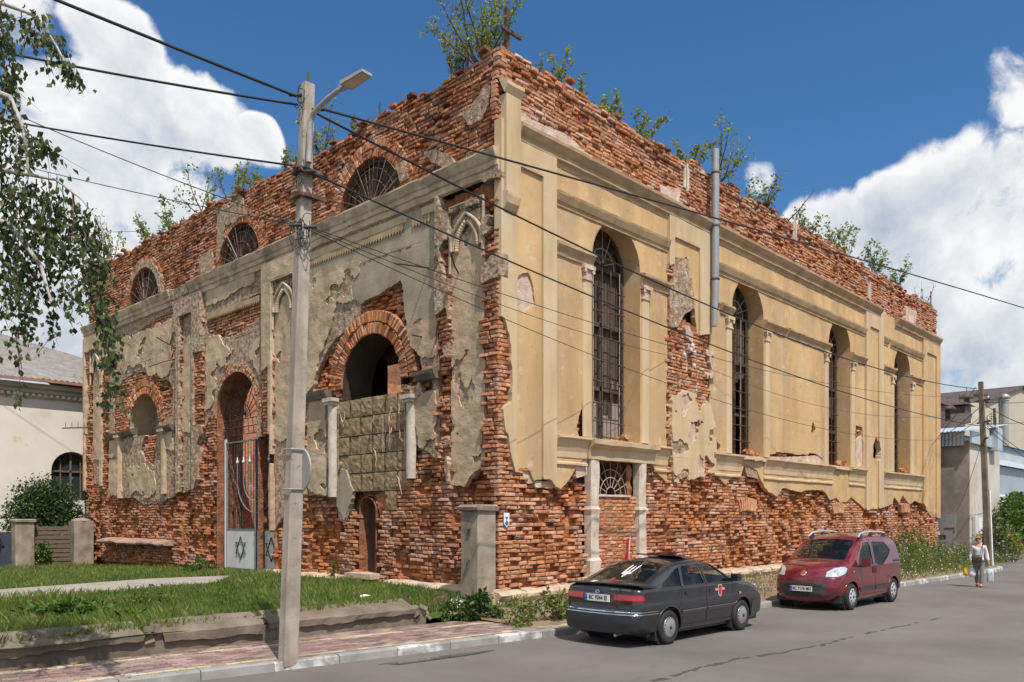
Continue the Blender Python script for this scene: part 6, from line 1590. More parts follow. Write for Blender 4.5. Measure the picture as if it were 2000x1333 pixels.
# white neighbouring building
WB = thing('white_house', 'long white plastered house with grey tile roof behind the plank gate', 'building', (-10, 28, 0))
m_ww = pm('white_house_plaster', [(.55, .49, .42), (.66, .60, .53), (.70, .65, .59)], .8, bump=.3, bscale=30, bdist=.01, spots=[((.58, .40, .20), .45, .60, .04, .75)])
m_wlow = m_ww
mb = MB(); hx, hy, hz = -25, 27, 8.1
wf_ = Facade('side', -25, 6, -.4, 8.0, .1)
arch = arch_sd(wf_.U, wf_.V, .06, .86, 2.9, 4.22)
arch2 = arch_sd(wf_.U, wf_.V, -5.2, .86, 2.9, 4.22)
me_ = wf_.sheet('wall', np.minimum(rect_sd(wf_.U, wf_.V, -24.9, 5.9, -.3, 7.9), -np.maximum(arch, arch2)), 0, -.45, m_ww, WB)
me_.location = Vector((0, 27, 0))-ORG[WB]
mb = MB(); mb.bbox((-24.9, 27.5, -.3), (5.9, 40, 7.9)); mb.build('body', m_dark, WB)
for cx_ in (.06, -5.2):
    mb = MB(); mb.box((cx_, 27.25, 3.6), (.08, .06, 2.8)); mb.box((cx_, 27.25, 4.2), (1.7, .06, .08)); 
    for k in (-1, 1): mb.box((cx_+k*.42, 27.25, 3.6), (.05, .05, 2.4))
    op = arch_pts(cx_, .86, 2.9, 4.22); ip = arch_pts(cx_, .78, 2.9, 4.22); n = len(op)
    mb.add([(u, 27.24, v) for u, v in op]+[(u, 27.24, v) for u, v in ip], [(n+i, n+i+1, i+1, i) for i in range(n-1)])
    wn = mb.build('window', m_wood2, WB)
    mb = MB(); mb.add([(u, 27.32, v) for u, v in ip], [tuple(range(n))]); mb.build('pane', simple('old_pane', (.03, .035, .04), .1), wn)
wf2 = lambda u, v, d: Vector((u, 27-d, v))
mb = MB()
for (z0, z1, d) in ((7.35, 7.55, .10), (7.55, 7.75, .22), (7.75, 7.95, .36)): mb.bbox((-24.9, 27-d, z0), (5.9+d, 27.1, z1))
mb.build('eaves_cornice', pm('dirty_cornice', [(.36, .29, .23), (.48, .41, .34)], 1.5, bump=.3), WB)
for k in range(60): mb = MB(); mb.box((-9+k*.24, 26.86, 7.47), (.11, .10, .12)); mb.build('dentil', m_ww, WB)
# hipped roof with corrugated tiles
m_slate = pm('grey_tiles', [(.17, .155, .15), (.24, .22, .21), (.29, .27, .26)], 3, bump=.4, bscale=30)
e0, e1, y0, y1, zr = -25.5, 6.6, 26.45, 41, 8.12
rl = [(-19, 33.7, 11.6), (-3.2, 33.7, 11.6)]
def roofface(name, a, b, c, d, n):
    mb = MB(); a, b, c, d = map(Vector, (a, b, c, d)); vs = []; m = 14
    nn = (b-a).cross(d-a).normalized(); L_ = (b-a).length
    for i in range(n+1):
        for j in range(m+1):
            p = a.lerp(b, i/n).lerp(d.lerp(c, i/n), j/m); q = p+nn*(.03*math.cos(i*PI)+.025*(1-((j*1.0) % 1)))
            vs.append(q)
    mb.add(vs, [(i*(m+1)+j, (i+1)*(m+1)+j, (i+1)*(m+1)+j+1, i*(m+1)+j+1) for i in range(n) for j in range(m)]); return mb.build(name, m_slate, WB)
roofface('roof', (e0, y0, zr), (e1, y0, zr), (rl[1][0], rl[1][1], rl[1][2]), rl[0], 260)
roofface('roof', (e1, y0, zr), (e1, y1, zr), rl[1], rl[1], 60)
mb = MB(); mb.box((-9.4, 26.42, 8.06), (32.2, .12, .12)); mb.build('gutter', pm('rusty_gutter', [(.26, .12, .08), (.4, .22, .16)], 2, bump=.2), WB)
# shield sign on the corner
SG = thing('shield_sign', 'small white and blue shield sign fixed on the brick corner', 'sign', (.22, -.12, 2.0))
c = pr(989, 1016, -.1); fs_ = lambda u, v, d: Vector((u, -.10-d, v))
mb = MB(); mb.prism([(c[0]-.085, c[1]+.16), (c[0]-.085, c[1]-.08), (c[0], c[1]-.17), (c[0]+.085, c[1]-.08), (c[0]+.085, c[1]+.16)], fs_, 0, .012); mb.build('plate', m_wht, SG, fix=True)
mb = MB()
mb.prism([(c[0]-.06, c[1]+.07), (c[0], c[1]-.0), (c[0]+.06, c[1]+.07)], fs_, .012, .015); mb.prism([(c[0]-.065, c[1]-.07), (c[0], c[1]-.145), (c[0]+.065, c[1]-.07), (c[0], c[1]+.0)], fs_, .012, .015)
mb.build('blue_mark', simple('sign_blue', (.03, .12, .38), .4), SG, fix=True)

# ================================================================ walking woman with bags
def skin(name, joints, edges, root, mat, parent, M_, sub=2, smooth=True):
    me = bpy.data.meshes.new(name); names = list(joints); idx = {n: i for i, n in enumerate(names)}
    me.from_pydata([joints[n][0] for n in names], [(idx[a], idx[b]) for a, b in edges], [])
    ob = bpy.data.objects.new(name, me); COL.objects.link(ob)
    md = ob.modifiers.new('skin', 'SKIN'); md.use_smooth_shade = True
    for n in names:
        r = joints[n][1]; r = (r, r) if not hasattr(r, '__len__') else r
        sv = me.skin_vertices[0].data[idx[n]]; sv.radius = r; sv.use_root = (n == root)
    ms = ob.modifiers.new('sub', 'SUBSURF'); ms.levels = sub; ms.render_levels = sub
    bpy.context.view_layer.update()
    m2 = bpy.data.meshes.new_from_object(ob.evaluated_get(bpy.context.evaluated_depsgraph_get()))
    bpy.data.objects.remove(ob); m2.transform(M_); m2.materials.clear(); m2.materials.append(mat)
    for p in m2.polygons: p.use_smooth = True
    return link(name, m2, parent)
pb = gr(1912, 1147)
PN = thing('person', 'woman in a pale blouse and grey trousers walking on the road with shopping bags', 'person', (pb.x, pb.y, 0))
vw = Vector((CAM.x-pb.x, CAM.y-pb.y, 0)).normalized()
ML = Matrix(((-vw.y, -vw.x, 0, 0), (vw.x, -vw.y, 0, 0), (0, 0, 1, 0), (0, 0, 0, 1)))   # local x = picture right, local -y towards the camera
sx = ML @ Vector((1, 0, 0))
if sx.x*RT[0]+sx.y*RT[1] < 0: ML = ML @ Matrix.Rotation(0, 4, 'Z') @ Matrix.Diagonal((-1, 1, 1, 1))
m_skin = simple('skin', (.50, .27, .19), .5); m_hair = simple('light_brown_hair', (.26, .14, .06), .6); m_blouse = pm('pale_blouse', [(.50, .46, .55), (.62, .58, .66), (.68, .66, .70)], 18, bump=.2, obj=False)
m_trou = pm('checked_trousers', [(.12, .12, .115), (.20, .20, .195), (.27, .27, .26)], 40, bump=.2); m_shoe = simple('red_shoe', (.30, .02, .02), .5); m_bagd = simple('brown_leather_bag', (.045, .03, .026), .5)
J = {'pel': ((0, .0, .80), (.12, .10)), 'wst': ((0, .01, .95), (.12, .10)), 'chs': ((0, 0, 1.12), (.125, .10)), 'shc': ((0, .01, 1.24), (.10, .08)), 'nck': ((0, .0, 1.31), .045), 'hd0': ((-.012, -.01, 1.37), .062), 'hd1': ((-.018, -.015, 1.44), (.072, .085)), 'hd2': ((-.02, -.005, 1.505), (.06, .07)),
     'sL': ((-.15, .01, 1.23), .055), 'eL': ((-.215, .03, 1.0), .042), 'wL': ((-.225, -.03, .79), .030), 'hL': ((-.225, -.035, .72), (.030, .022)),
     'sR': ((.15, .01, 1.23), .055), 'eR': ((.21, .05, 1.0), .042), 'wR': ((.25, -.02, .80), .030), 'hR': ((.26, -.03, .73), (.030, .022)),
     'tL': ((-.08, .0, .76), .085), 'kL': ((-.075, .06, .44), .055), 'aL': ((-.05, .17, .10), .035), 'fL': ((-.05, .06, .04), .03),
     'tR': ((.08, -.01, .76), .085), 'kR': ((.075, -.06, .43), .055), 'aR': ((.05, -.06, .09), .035), 'fR': ((.055, -.19, .035), .03)}
Eg = [('pel', 'wst'), ('wst', 'chs'), ('chs', 'shc'), ('shc', 'nck'), ('nck', 'hd0'), ('hd0', 'hd1'), ('hd1', 'hd2'), ('shc', 'sL'), ('sL', 'eL'), ('eL', 'wL'), ('wL', 'hL'), ('shc', 'sR'), ('sR', 'eR'), ('eR', 'wR'), ('wR', 'hR'), ('pel', 'tL'), ('tL', 'kL'), ('kL', 'aL'), ('aL', 'fL'), ('pel', 'tR'), ('tR', 'kR'), ('kR', 'aR'), ('aR', 'fR')]
for s_, h in (('L', (-.225, -.035, .72)), ('R', (.26, -.03, .73))):      # five fingers each, closed round the handles
    for k in range(5):
        dx = (k-1.5)*.014 if k < 4 else (.03 if s_ == 'L' else -.03); ln = (.05, .058, .054, .044, .04)[k]
        J[f'f{s_}{k}'] = ((h[0]+dx, h[1]-.012, h[2]-.035), .0085); J[f'g{s_}{k}'] = ((h[0]+dx*.8, h[1]+.012, h[2]-.035-ln*.5), .007)
        Eg += [(f'h{s_}', f'f{s_}{k}'), (f'f{s_}{k}', f'g{s_}{k}')]
skin('body', J, Eg, 'pel', m_skin, PN, ML)
def sub(keys, grow, extra=None):
    j = {k: (J[k][0], tuple(r+grow for r in (J[k][1] if hasattr(J[k][1], '__len__') else (J[k][1],)*2))) for k in keys}
    if extra: j.update(extra)
    return j, [e for e in Eg if e[0] in j and e[1] in j]
j, e = sub(['pel', 'wst', 'chs', 'shc', 'sL', 'eL', 'wL', 'sR', 'eR', 'wR'], .014); j['pel'] = ((0, 0, .84), (.145, .125)); skin('blouse', j, e, 'wst', m_blouse, PN, ML)
j, e = sub(['pel', 'tL', 'kL', 'aL', 'tR', 'kR', 'aR'], .016); j['aL'] = (J['aL'][0], .055); j['aR'] = (J['aR'][0], .055); skin('trousers', j, e, 'pel', m_trou, PN, ML)
for s_, a, f in (('L', (-.05, .16, .05), (-.05, .04, .035)), ('R', (.05, -.03, .05), (.055, -.20, .03))):
    skin('shoe', {'a': (a, (.038, .045)), 'm': (tuple((p+q)/2 for p, q in zip(a, f)), (.042, .035)), 'f': (f, (.036, .026))}, [('a', 'm'), ('m', 'f')], 'm', m_shoe, PN, ML, 2)
skin('hair', {'a': ((-.02, .03, 1.42), (.075, .06)), 'b': ((-.02, .015, 1.50), (.083, .085)), 'c': ((-.02, -.02, 1.545), (.06, .06))}, [('a', 'b'), ('b', 'c')], 'b', m_hair, PN, ML)
mb = MB()
for s_ in (-1, 1):
    mb.lathe([(.0, -.012), (.010, -.006), (.010, .006), (0, .012)], 8, ML @ Matrix.Translation((-.018+s_*.028, -.092, 1.455)))
mb.build('eyes', m_ink, PN, world=False)
mb = MB(); mb.tube([ML @ Vector((-.018, -.088, 1.455)), ML @ Vector((-.018, -.112, 1.425)), ML @ Vector((-.018, -.088, 1.415))], [.007, .012, .006], 6); mb.build('nose', m_skin, PN, world=False)
mb = MB(); mb.tube([ML @ Vector((-.04, -.084, 1.39)), ML @ Vector((-.018, -.092, 1.387)), ML @ Vector((.004, -.084, 1.39))], .005, 5); mb.build('mouth', simple('lips', (.35, .10, .09), .5), PN, world=False)
for s_ in (-1, 1):
    mb = MB(); mb.tube([ML @ Vector((-.018+s_*.078, .0, 1.465)), ML @ Vector((-.018+s_*.084, .01, 1.44)), ML @ Vector((-.018+s_*.076, .005, 1.415))], [.008, .013, .007], 6); mb.build('ear', m_skin, PN, world=False)
W = lambda x, y, z: Vector((pb.x, pb.y, 0))+ML @ Vector((x, y, z))
def bag(name, label, cx, cy, z0, z1, wx, wy, mat, hand, strap=True, taper=.7, straight=False):
    o = thing(name, label, 'bag', tuple(W(cx, cy, z0))); mb = MB(); vs = []; rr = random.Random(len(label)); n = 14
    prof = ((.25, 0), (.92, .08), (1.0, .35), (.9, .65), (.6, .88), (.25, 1)) if not straight else ((.9, 0), (1, .05), (1, .6), (.97, 1))
    for (k, t) in prof:
        for i in range(n):
            a = 2*PI*i/n; ex = .6 if straight else 1.0
            c_, s2 = math.cos(a), math.sin(a); c_ = math.copysign(abs(c_)**ex, c_); s2 = math.copysign(abs(s2)**ex, s2)
            q = 1+rr.uniform(-.10, .10)*(0 if straight else 1)
            vs.append(W(cx+wx*k*c_*q, cy+wy*k*s2*q, z0+(z1-z0)*t))
    m = len(prof); mb.add(vs, [(i*n+k, i*n+(k+1) % n, (i+1)*n+(k+1) % n, (i+1)*n+k) for i in range(m-1) for k in range(n)]+[tuple(range(n))[::-1], tuple(range((m-1)*n, m*n))], True); mb.build('sack', mat, o, fix=True)
    mb = MB()
    for s_ in (-1, 1): mb.tube([W(cx+s_*wx*.4, cy, z1-.02), W((cx+hand[0])/2+s_*wx*.2, cy, (z1+hand[2])/2), W(*hand)], .007, 5)
    mb.build('handle', mat, o)
    return o
hl, hr = (-.225, -.05, .665), (.262, -.045, .675)
bag('yellow_bag', 'yellow plastic bag in the walking woman\'s hand', -.34, -.06, .34, .60, .085, .07, simple('yellow_plastic', (.75, .46, .02), .4), hl)
bag('white_bag', 'white plastic bag hanging beside the yellow one', -.19, -.06, .30, .60, .10, .08, simple('white_plastic', (.62, .62, .66), .4), hl)
bag('patterned_bag', 'pale blue patterned shopping bag in the woman\'s other hand', .30, -.05, .17, .57, .09, .05, pm('patterned_print', [(.10, .10, .12), (.35, .46, .48), (.55, .62, .62), (.2, .3, .34)], 14, bump=.1), hr, straight=True)
hb = bag('shoulder_bag', 'dark brown shoulder bag worn across the woman\'s front', -.05, -.19, .76, .98, .14, .05, m_bagd, (-.0, -.13, .99), straight=True)
mb = MB(); mb.tube([W(.08, -.19, .95), W(.09, -.14, 1.1), W(.09, -.10, 1.25), W(.10, .02, 1.31), W(.05, .12, 1.2), W(-.1, .13, .95), W(-.19, -.05, .93), W(-.18, -.18, .93)], .012, 6); mb.build('strap', m_bagd, hb)

# ================================================================ poles, lamp, sign, cables
PB = gr(555, 1293, .125)
UP = thing('utility_pole', 'leaning concrete utility pole with a street lamp on the pavement', 'pole', tuple(PB))
lean = Vector((RT[0]*.30, RT[1]*.30, 0))
def ring_at(z):
    t = (z-.1)/8.15; o = PB+lean*t; wx, wy_ = .23-.07*t, .165-.04*t
    return [(o.x+.01, o.y, z), (o.x+wx-.01, o.y, z), (o.x+wx, o.y+.01, z), (o.x+wx, o.y+wy_, z), (o.x, o.y+wy_, z), (o.x, o.y+.01, z)]
mb = MB(); rr = random.Random(3); zsn = [0.05]+[.1+8.15*k/24 for k in range(1, 25)]
vs = [tuple(c+rr.uniform(-.0025, .0025) for c in p[:2])+(p[2],) for z in zsn for p in ring_at(z)]
mb.add(vs, [(i*6+k, i*6+(k+1) % 6, (i+1)*6+(k+1) % 6, (i+1)*6+k) for i in range(24) for k in range(6)]+[tuple(range(144, 150))]); mb.build('shaft', m_conc, UP)
pc = lambda z: Vector((PB.x+lean.x*(z-.1)/8.15+.09, PB.y+lean.y*(z-.1)/8.15+.07, z))
mb = MB(); mb.tube([pc(8.2), pc(8.2)+Vector((0, 0, .22))], .012, 6); mb.build('top_rod', m_iron, UP)
m_zinc = pm('galvanised', [(.27, .28, .29), (.38, .39, .40), (.33, .25, .2)], 5, bump=.15, rough=.5, metal=.3)
for z in (6.65, 7.0):
    mb = MB(); c = pc(z); mb.box(c+Vector((.0, .0, 0)), (.32, .27, .05)); mb.box(c+Vector((.1, -.14, 0)), (.36, .04, .05)); mb.build('clamp', m_iron, UP)
lp = [at(603, 318, 11.35), at(606, 240, 11.38), at(612, 222, 11.35), at(640, 193, 11.15), at(668, 172, 10.98)]
mb = MB(); mb.tube(lp, [.042, .042, .040, .036, .034], 10); arm = mb.build('lamp_arm', m_zinc, UP)
h0, h1 = at(664, 172, 10.98), at(717, 141, 10.62); dv = (h1-h0).normalized(); sd_ = dv.cross(Vector((0, 0, 1))).normalized(); un = sd_.cross(dv)
mb = MB()
def slab(p0, p1, w0, w1, t0, t1): mb.hexa([p0-sd_*w0-un*t0, p1-sd_*w1-un*t1, p1+sd_*w1-un*t1, p0+sd_*w0-un*t0, p0-sd_*w0+un*t0*.4, p1-sd_*w1+un*t1*.4, p1+sd_*w1+un*t1*.4, p0+sd_*w0+un*t0*.4])
slab(h0, h0+dv*.12, .035, .05, .05, .04); slab(h0+dv*.12, h1, .10, .085, .04, .025); mb.build('lamp_head', m_zinc, arm)
mb = MB(); q0, q1 = h0+dv*.16-un*.045, h1-dv*.04-un*.034; mb.hexa([q0-sd_*.08, q1-sd_*.065, q1+sd_*.065, q0+sd_*.08, q0-sd_*.08+un*.01, q1-sd_*.065+un*.01, q1+sd_*.065+un*.01, q0+sd_*.08+un*.01]); mb.build('lens', simple('lamp_lens', (.5, .42, .32), .3), arm)
rr = random.Random(8)
for (x, y, n, sp) in ((592, 330, 4, 16), (590, 443, 10, 26), (582, 190, 4, 12)):
    for k in range(n):
        c = at(x+rr.uniform(-sp, sp)*.6, y+rr.uniform(-8, 22), 11.36); r = rr.uniform(.03, .16); mb = MB(); a0 = rr.random()*6; tl_ = rr.uniform(.3, 1)
        mb.tube([c+Vector((RT[0], RT[1], 0))*r*tl_*math.cos(a0+k2*.5)+Vector((0, 0, r*1.3*math.sin(a0+k2*.5)))+Vector((0, .02*math.sin(k2), 0)) for k2 in range(11)], .006, 5); mb.build('wire_loop', m_blk, UP)
for (x, y) in ((584, 327), (604, 335), (577, 186), (577, 440), (606, 444), (622, 214)):
    c = at(x, y, 11.36); mb = MB(); mb.tube([c-Vector((RT[0], RT[1], 0))*.09, c+Vector((RT[0], RT[1], 0))*.09], [.02, .028], 8); mb.build('cable_clamp', m_blk2, UP)
mb = MB(); c = gr(562, 1290, .12)
for k in range(3): mb.tube([c+Vector((.05*k, -.06, .0)), c+Vector((.10-.1*k, -.07, .18)), c+Vector((.02+.05*k, -.05, .30)), c+Vector((.12, -.1, .27+.02*k))], .007, 5)
mb.build('loose_wire', m_iron, UP)
TS = thing('traffic_sign', 'round traffic sign seen from its grey back, clamped to the near pole', 'sign', tuple(at(585, 918, 11.6)))
c = at(585, 918, 11.6); MX = Matrix.Translation(c) @ Euler((0, PI/2, rad(-4))).to_matrix().to_4x4()
mb = MB(); mb.lathe([(.30, -.004), (.315, -.004), (.325, .012), (.315, .014), (.30, .004), (.001, .004)], 40, MX); mb.build('disc', m_zinc, TS)
mb = MB(); mb.lathe([(.31, .013), (.001, .015)], 40, MX); mb.build('face', m_wht, TS)
for dz in (-.28, .28):
    mb = MB(); p = pc(c.z+dz); mb.tube([c+Vector((-.01, -.1, dz)), Vector((p.x+.09, p.y-.09, p.z)), Vector((p.x-.12, p.y-.09, p.z)), Vector((p.x-.12, p.y+.09, p.z))], .012, 6, smooth=False); mb.build('bracket', m_zinc, TS)
P2 = gr(1931, 1106, .1)
FP = thing('utility_pole', 'grey concrete utility pole at the far corner behind the walking woman', 'pole', tuple(P2))
mb = MB(); t = Vector((RT[0]*-.33, RT[1]*-.33, 0))
mb.hexa([(P2.x-.14, P2.y-.11, 0), (P2.x+.14, P2.y-.11, 0), (P2.x+.14, P2.y+.11, 0), (P2.x-.14, P2.y+.11, 0), (P2.x-.10+t.x, P2.y-.08+t.y, 7.78), (P2.x+.10+t.x, P2.y-.08+t.y, 7.78), (P2.x+.10+t.x, P2.y+.08+t.y, 7.78), (P2.x-.10+t.x, P2.y+.08+t.y, 7.78)]); mb.build('shaft', m_conc2, FP)
for (z, a) in ((7.0, .2), (6.1, .1), (5.4, -.2)):
    mb = MB(); c = Vector((P2.x, P2.y, 0))+t*(z/7.78); mb.box((c.x, c.y-.05, z), (.9, .06, .06), Euler((0, 0, a+.7)).to_matrix()); mb.build('crossarm', m_iron, FP)
    for k in (-1, 1):
        mb = MB(); mb.lathe([(.02, 0), (.045, .03), (.035, .07), (.045, .1), (.01, .13)], 10, Matrix.Translation((c.x+k*.3*math.cos(a+.7), c.y-.05+k*.3*math.sin(a+.7), z+.03))); mb.build('insulator', MATS['porcelain'], FP)
mb = MB(); mb.tube([(P2.x+RT[0]*.17, P2.y+RT[1]*.17, .1), (P2.x+RT[0]*.17+t.x*.4, P2.y+RT[1]*.17+t.y*.4, 3.3)], .035, 8); mb.build('conduit', m_wht, FP)
mb = MB(); rr = random.Random(5)
for k in range(3): mb.tube([Vector((P2.x-.2, P2.y-.15, 6.0+.1*k))+Vector((RT[0], RT[1], 0))*.2*math.cos(k2*.6)+Vector((0, 0, .22*math.sin(k2*.6))) for k2 in range(12)], .012, 5)
mb.build('cable_coil', m_blk, FP)

NC = 0
def cable(p, q, sag, r, label, m=26, mid=None):
    p, q = Vector(p), Vector(q); pts = []
    for i in range(m+1):
        t = i/m; pts.append(p.lerp(q, t)-Vector((0, 0, 4*sag*t*(1-t))))
    mb = MB(); mb.tube(pts, r, 6); o = mb.build('cable', m_cab, None); tag(o, label, 'cable', 'overhead cables'); return o
m_cab = simple('cable_black', (.012, .014, .016), .5)
D = 11.36
# towards the left, out of the picture
cable(at(578, 188, D), at(578, 188, D)+Vector((-24, 0.3, .9)), .35, .019, 'topmost thick cable running up left from the pole head')
cable(at(582, 205, D), at(-500, -12, 12.5), .10, .017, 'second thick cable leaving the pole head to the left')
cable(at(590, 326, D), at(-500, 128, 14), .12, .014, 'thick cable left of the pole below the lamp clamps')
cable(at(586, 441, D), at(-300, 70, 12), .12, .007, 'thin steep cable from the wire tangle to the upper left')
cable(at(586, 441, D), at(-300, 228, 16), .12, .007, 'thin cable through the birch leaves to the wire tangle')
cable(at(-300, 459, 30), at(272, 452, 33), .05, .010, 'level thin cable behind the birch at the far parapet')
# towards the right
fp = Vector((P2.x+t.x*.95, P2.y+t.y*.95, 0))
cable(at(625, 212, D), at(2300, 700, 46), -.2, .017, 'thick cable from the lamp arm across the cornice to the right edge')
w1 = at(1382, 646, 25.4)
cable(at(612, 219, D), at(1908, 760, 34.2), .75, .016, 'thick cable from pole head sagging across tall windows')
cable(at(597, 333, D), at(1918, 833, 34.3), .55, .014, 'cable from the lower clamp across the windows to the far pole')
cable(at(598, 443, D), at(1335, 700, 24.0), .22, .006, 'thin cable from wire tangle to insulators on the second pilaster')
cable(at(598, 441, D), at(1960, 770, 35), .9, .006, 'thin upper cable from wire tangle across plaster to the far right')
cable(at(596, 446, D), at(1915, 850, 34.3), 1.2, .006, 'lowest thin cable sagging from wire tangle to the far pole')
cable(at(1340, 700, 24.0), at(1915, 800, 34.3), .9, .006, 'thin sagging cable from the pilaster insulators to the far pole')
for k, (x, y, d, lb) in enumerate([(2080, 770, 40, 'upper dark cable right of the far pole'), (2080, 850, 28, 'steep cable descending right of the far pole'), (2080, 806, 44, 'middle cable right of the far pole'), (2040, 905, 42, 'cable dropping from the far pole to the tin roof'), (2060, 925, 41, 'lower cable dropping from the far pole to the tin eaves')]):
    cable(at(1922, (785, 790, 828, 820, 832)[k], 34.3), at(x, y, d), .2, .014, lb)
cable(at(1914, 795, 34.3), at(1832, 858, 40), .1, .014, 'cable from the far pole down to the grey house eaves')
cable(at(1914, 815, 34.3), at(1842, 862, 40), .12, .012, 'slack cable from the far pole coil to the grey house eaves')
cable(at(1905, 757, 34.2), at(1820, 870, 40), .05, .014, 'steep cable from the pole top towards the ruin\'s far corner')
cable(at(1916, 868, 34.3), at(1868, 1000, 41.0), .25, .010, 'slack cable hanging across the grey gable wall')

# ================================================================ buildings on the right
m_gwall = pm('grey_house_render', [(.19, .165, .14), (.29, .255, .22), (.36, .325, .29)], .7, bump=.4, bscale=30, bdist=.012, spots=[((.36, .22, .12), 1.1, .64, .04, .7), ((.13, .115, .10), .5, .54, .1, .5)])
m_tin = pm('tin_roof', [(.36, .42, .48), (.46, .52, .58), (.52, .57, .62)], .8, bump=.05, rough=.4, metal=.25)
m_tin2 = pm('tin_cladding', [(.30, .34, .38), (.38, .42, .46)], .8, bump=.05, rough=.45, metal=.25)
m_brown = pm('brown_roof', [(.07, .048, .042), (.12, .085, .075)], 2, bump=.3, rough=.6)
m_beige = pm('beige_render', [(.44, .39, .31), (.52, .46, .37)], .5, bump=.2, bscale=40)
def corr(mb, a, b, c, d, n, amp):
    """corrugated sheet a-b (bottom), d-c (top), ribs across a-b"""
    a, b, c, d = map(Vector, (a, b, c, d)); nn = (b-a).cross(d-a).normalized(); vs = []
    for i in range(n*4+1):
        o = nn*amp*(0, 1, 1, 0)[i % 4]; t = i/(n*4); vs += [a.lerp(b, t)+o, d.lerp(c, t)+o]
    mb.add(vs, [(2*i, 2*i+2, 2*i+3, 2*i+1) for i in range(n*4)])
GB = thing('grey_house', 'small grey rendered house with tin eaves and metal door beyond the ruin', 'building', (36, 2, 0))
mb = MB(); mb.bbox((32.6, -1.15, 0), (38.5, 7, 6.0)); mb.build('wall', m_gwall, GB)
m_lit = pm('grey_house_sunlit', [(.40, .36, .31), (.52, .48, .43), (.58, .55, .50)], .9, streak=3, bump=.3, spots=[((.42, .34, .24), .5, .52, .08, .6)])  # sunlit face: the sun's brightness put into a paler render colour
mb = MB(); mb.bbox((32.6, -1.17, .02), (38.5, -1.152, 5.9)); mb.build('sunlit_side_render', m_lit, GB)
mb = MB(); corr(mb, (32.35, -1.0, 5.75), (32.35, 6.8, 5.75), (32.35, 6.8, 6.45), (32.35, -1.0, 6.45), 44, .03); mb.build('tin_fascia', m_tin2, GB, fix=True)
mb = MB(); corr(mb, (32.2, 7, 6.45), (32.2, -1.55, 6.45), (39, -1.55, 7.3), (39, 7, 7.3), 50, .03); mb.build('tin_roof', m_tin, GB)
mb = MB(); mb.bbox((32.3, -1.35, 5.85), (36.2, -1.25, 6.45)); mb.bbox((36.2, -1.6, 5.7), (37.2, -1.2, 6.9)); mb.build('tin_flashing', m_tin, GB)
MD = MB(); MD.bbox((32.53, -.55, .15), (32.57, .42, 2.28)); md = MD.build('metal_door', m_zinc, GB)
mb = MB(); mb.bbox((32.51, -.45, 1.55), (32.53, -.02, 1.60)); mb.bbox((32.51, -.5, 1.35), (32.53, -.46, 1.62)); mb.build('door_bolt', m_iron, md)
mb = MB(); fd_ = lambda u, v, d: Vector((32.525-d, u, v)); mb.prism([(-.05, 1.30), (.18, 1.30), (.065, 1.52)], fd_, 0, .004); mb.build('warning_triangle', simple('warning_yellow', (.35, .3, .18), .5), md, fix=True)
mb = MB(); mb.bbox((32.52, .18, 1.22), (32.526, .38, 1.40)); mb.build('paper_notice', m_wht, md)
mb = MB(); mb.bbox((32.521, -.1, 1.02), (32.526, .2, 1.22)); mb.build('stencil_mark', m_blk2, md)
mb = MB(); mb.bbox((33.0, -1.33, .75), (34.3, -1.19, 2.15)); eb = mb.build('electric_box', pm('box_white', [(.5, .5, .49), (.6, .6, .59)], 2), GB)
mb = MB(); mb.bbox((33.7, -1.345, 1.2), (34.2, -1.332, 2.05)); mb.build('box_sticker', m_wht, eb)
# beige gable house
BH = thing('beige_house', 'tall beige house with dark gable roof behind the tin roofs', 'building', (60, 12, 0))
Pq = lambda pts, off: [pr(x, y, off) for x, y in pts]
fb = lambda u, v, d: Vector((u, 8-d, v))
q = Pq([(1850, 1000), (2120, 1000), (2120, 815), (1993, 759), (1926, 787), (1897, 787), (1897, 806), (1856, 844), (1850, 846)], 8)
mb = MB(); mb.prism(q, fb, -14, 0); mb.build('wall', m_beige, BH, fix=True)
def edge(name, pts, off, w_, mat, parent, dep=14.3):
    qq = Pq(pts, off); 
    for a, b in zip(qq[:-1], qq[1:]):
        mb = MB(); d = Vector((b[0]-a[0], b[1]-a[1])).normalized(); n = Vector((-d.y, d.x))*w_
        mb.prism([a, b, (b[0]+n.x, b[1]+n.y), (a[0]+n.x, a[1]+n.y)], fb, -dep, .3); mb.build(name, mat, parent, fix=True)
edge('roof', [(2125, 818), (1992, 758)], 8, -.22, m_brown, BH); edge('roof', [(1994, 758), (1924, 788)], 8, -.22, m_brown, BH)
c = pr(1963, 790, 7.5)
mb = MB(); mb.tube([(c[0], 7.5, 4), (c[0], 7.5, c[1]+.4)], .35, 14); mb.lathe([(.5, 0), (.6, .1), (.2, .45)], 12, Matrix.Translation((c[0], 7.5, c[1]+.55))); mb.build('steel_flue', m_zinc, BH)
c = pr(1940, 800, 7.8); mb = MB(); mb.tube([(c[0], 7.7, 4), (c[0], 7.7, c[1]+.1)], .12, 8); mb.build('drainpipe', m_brown, BH)
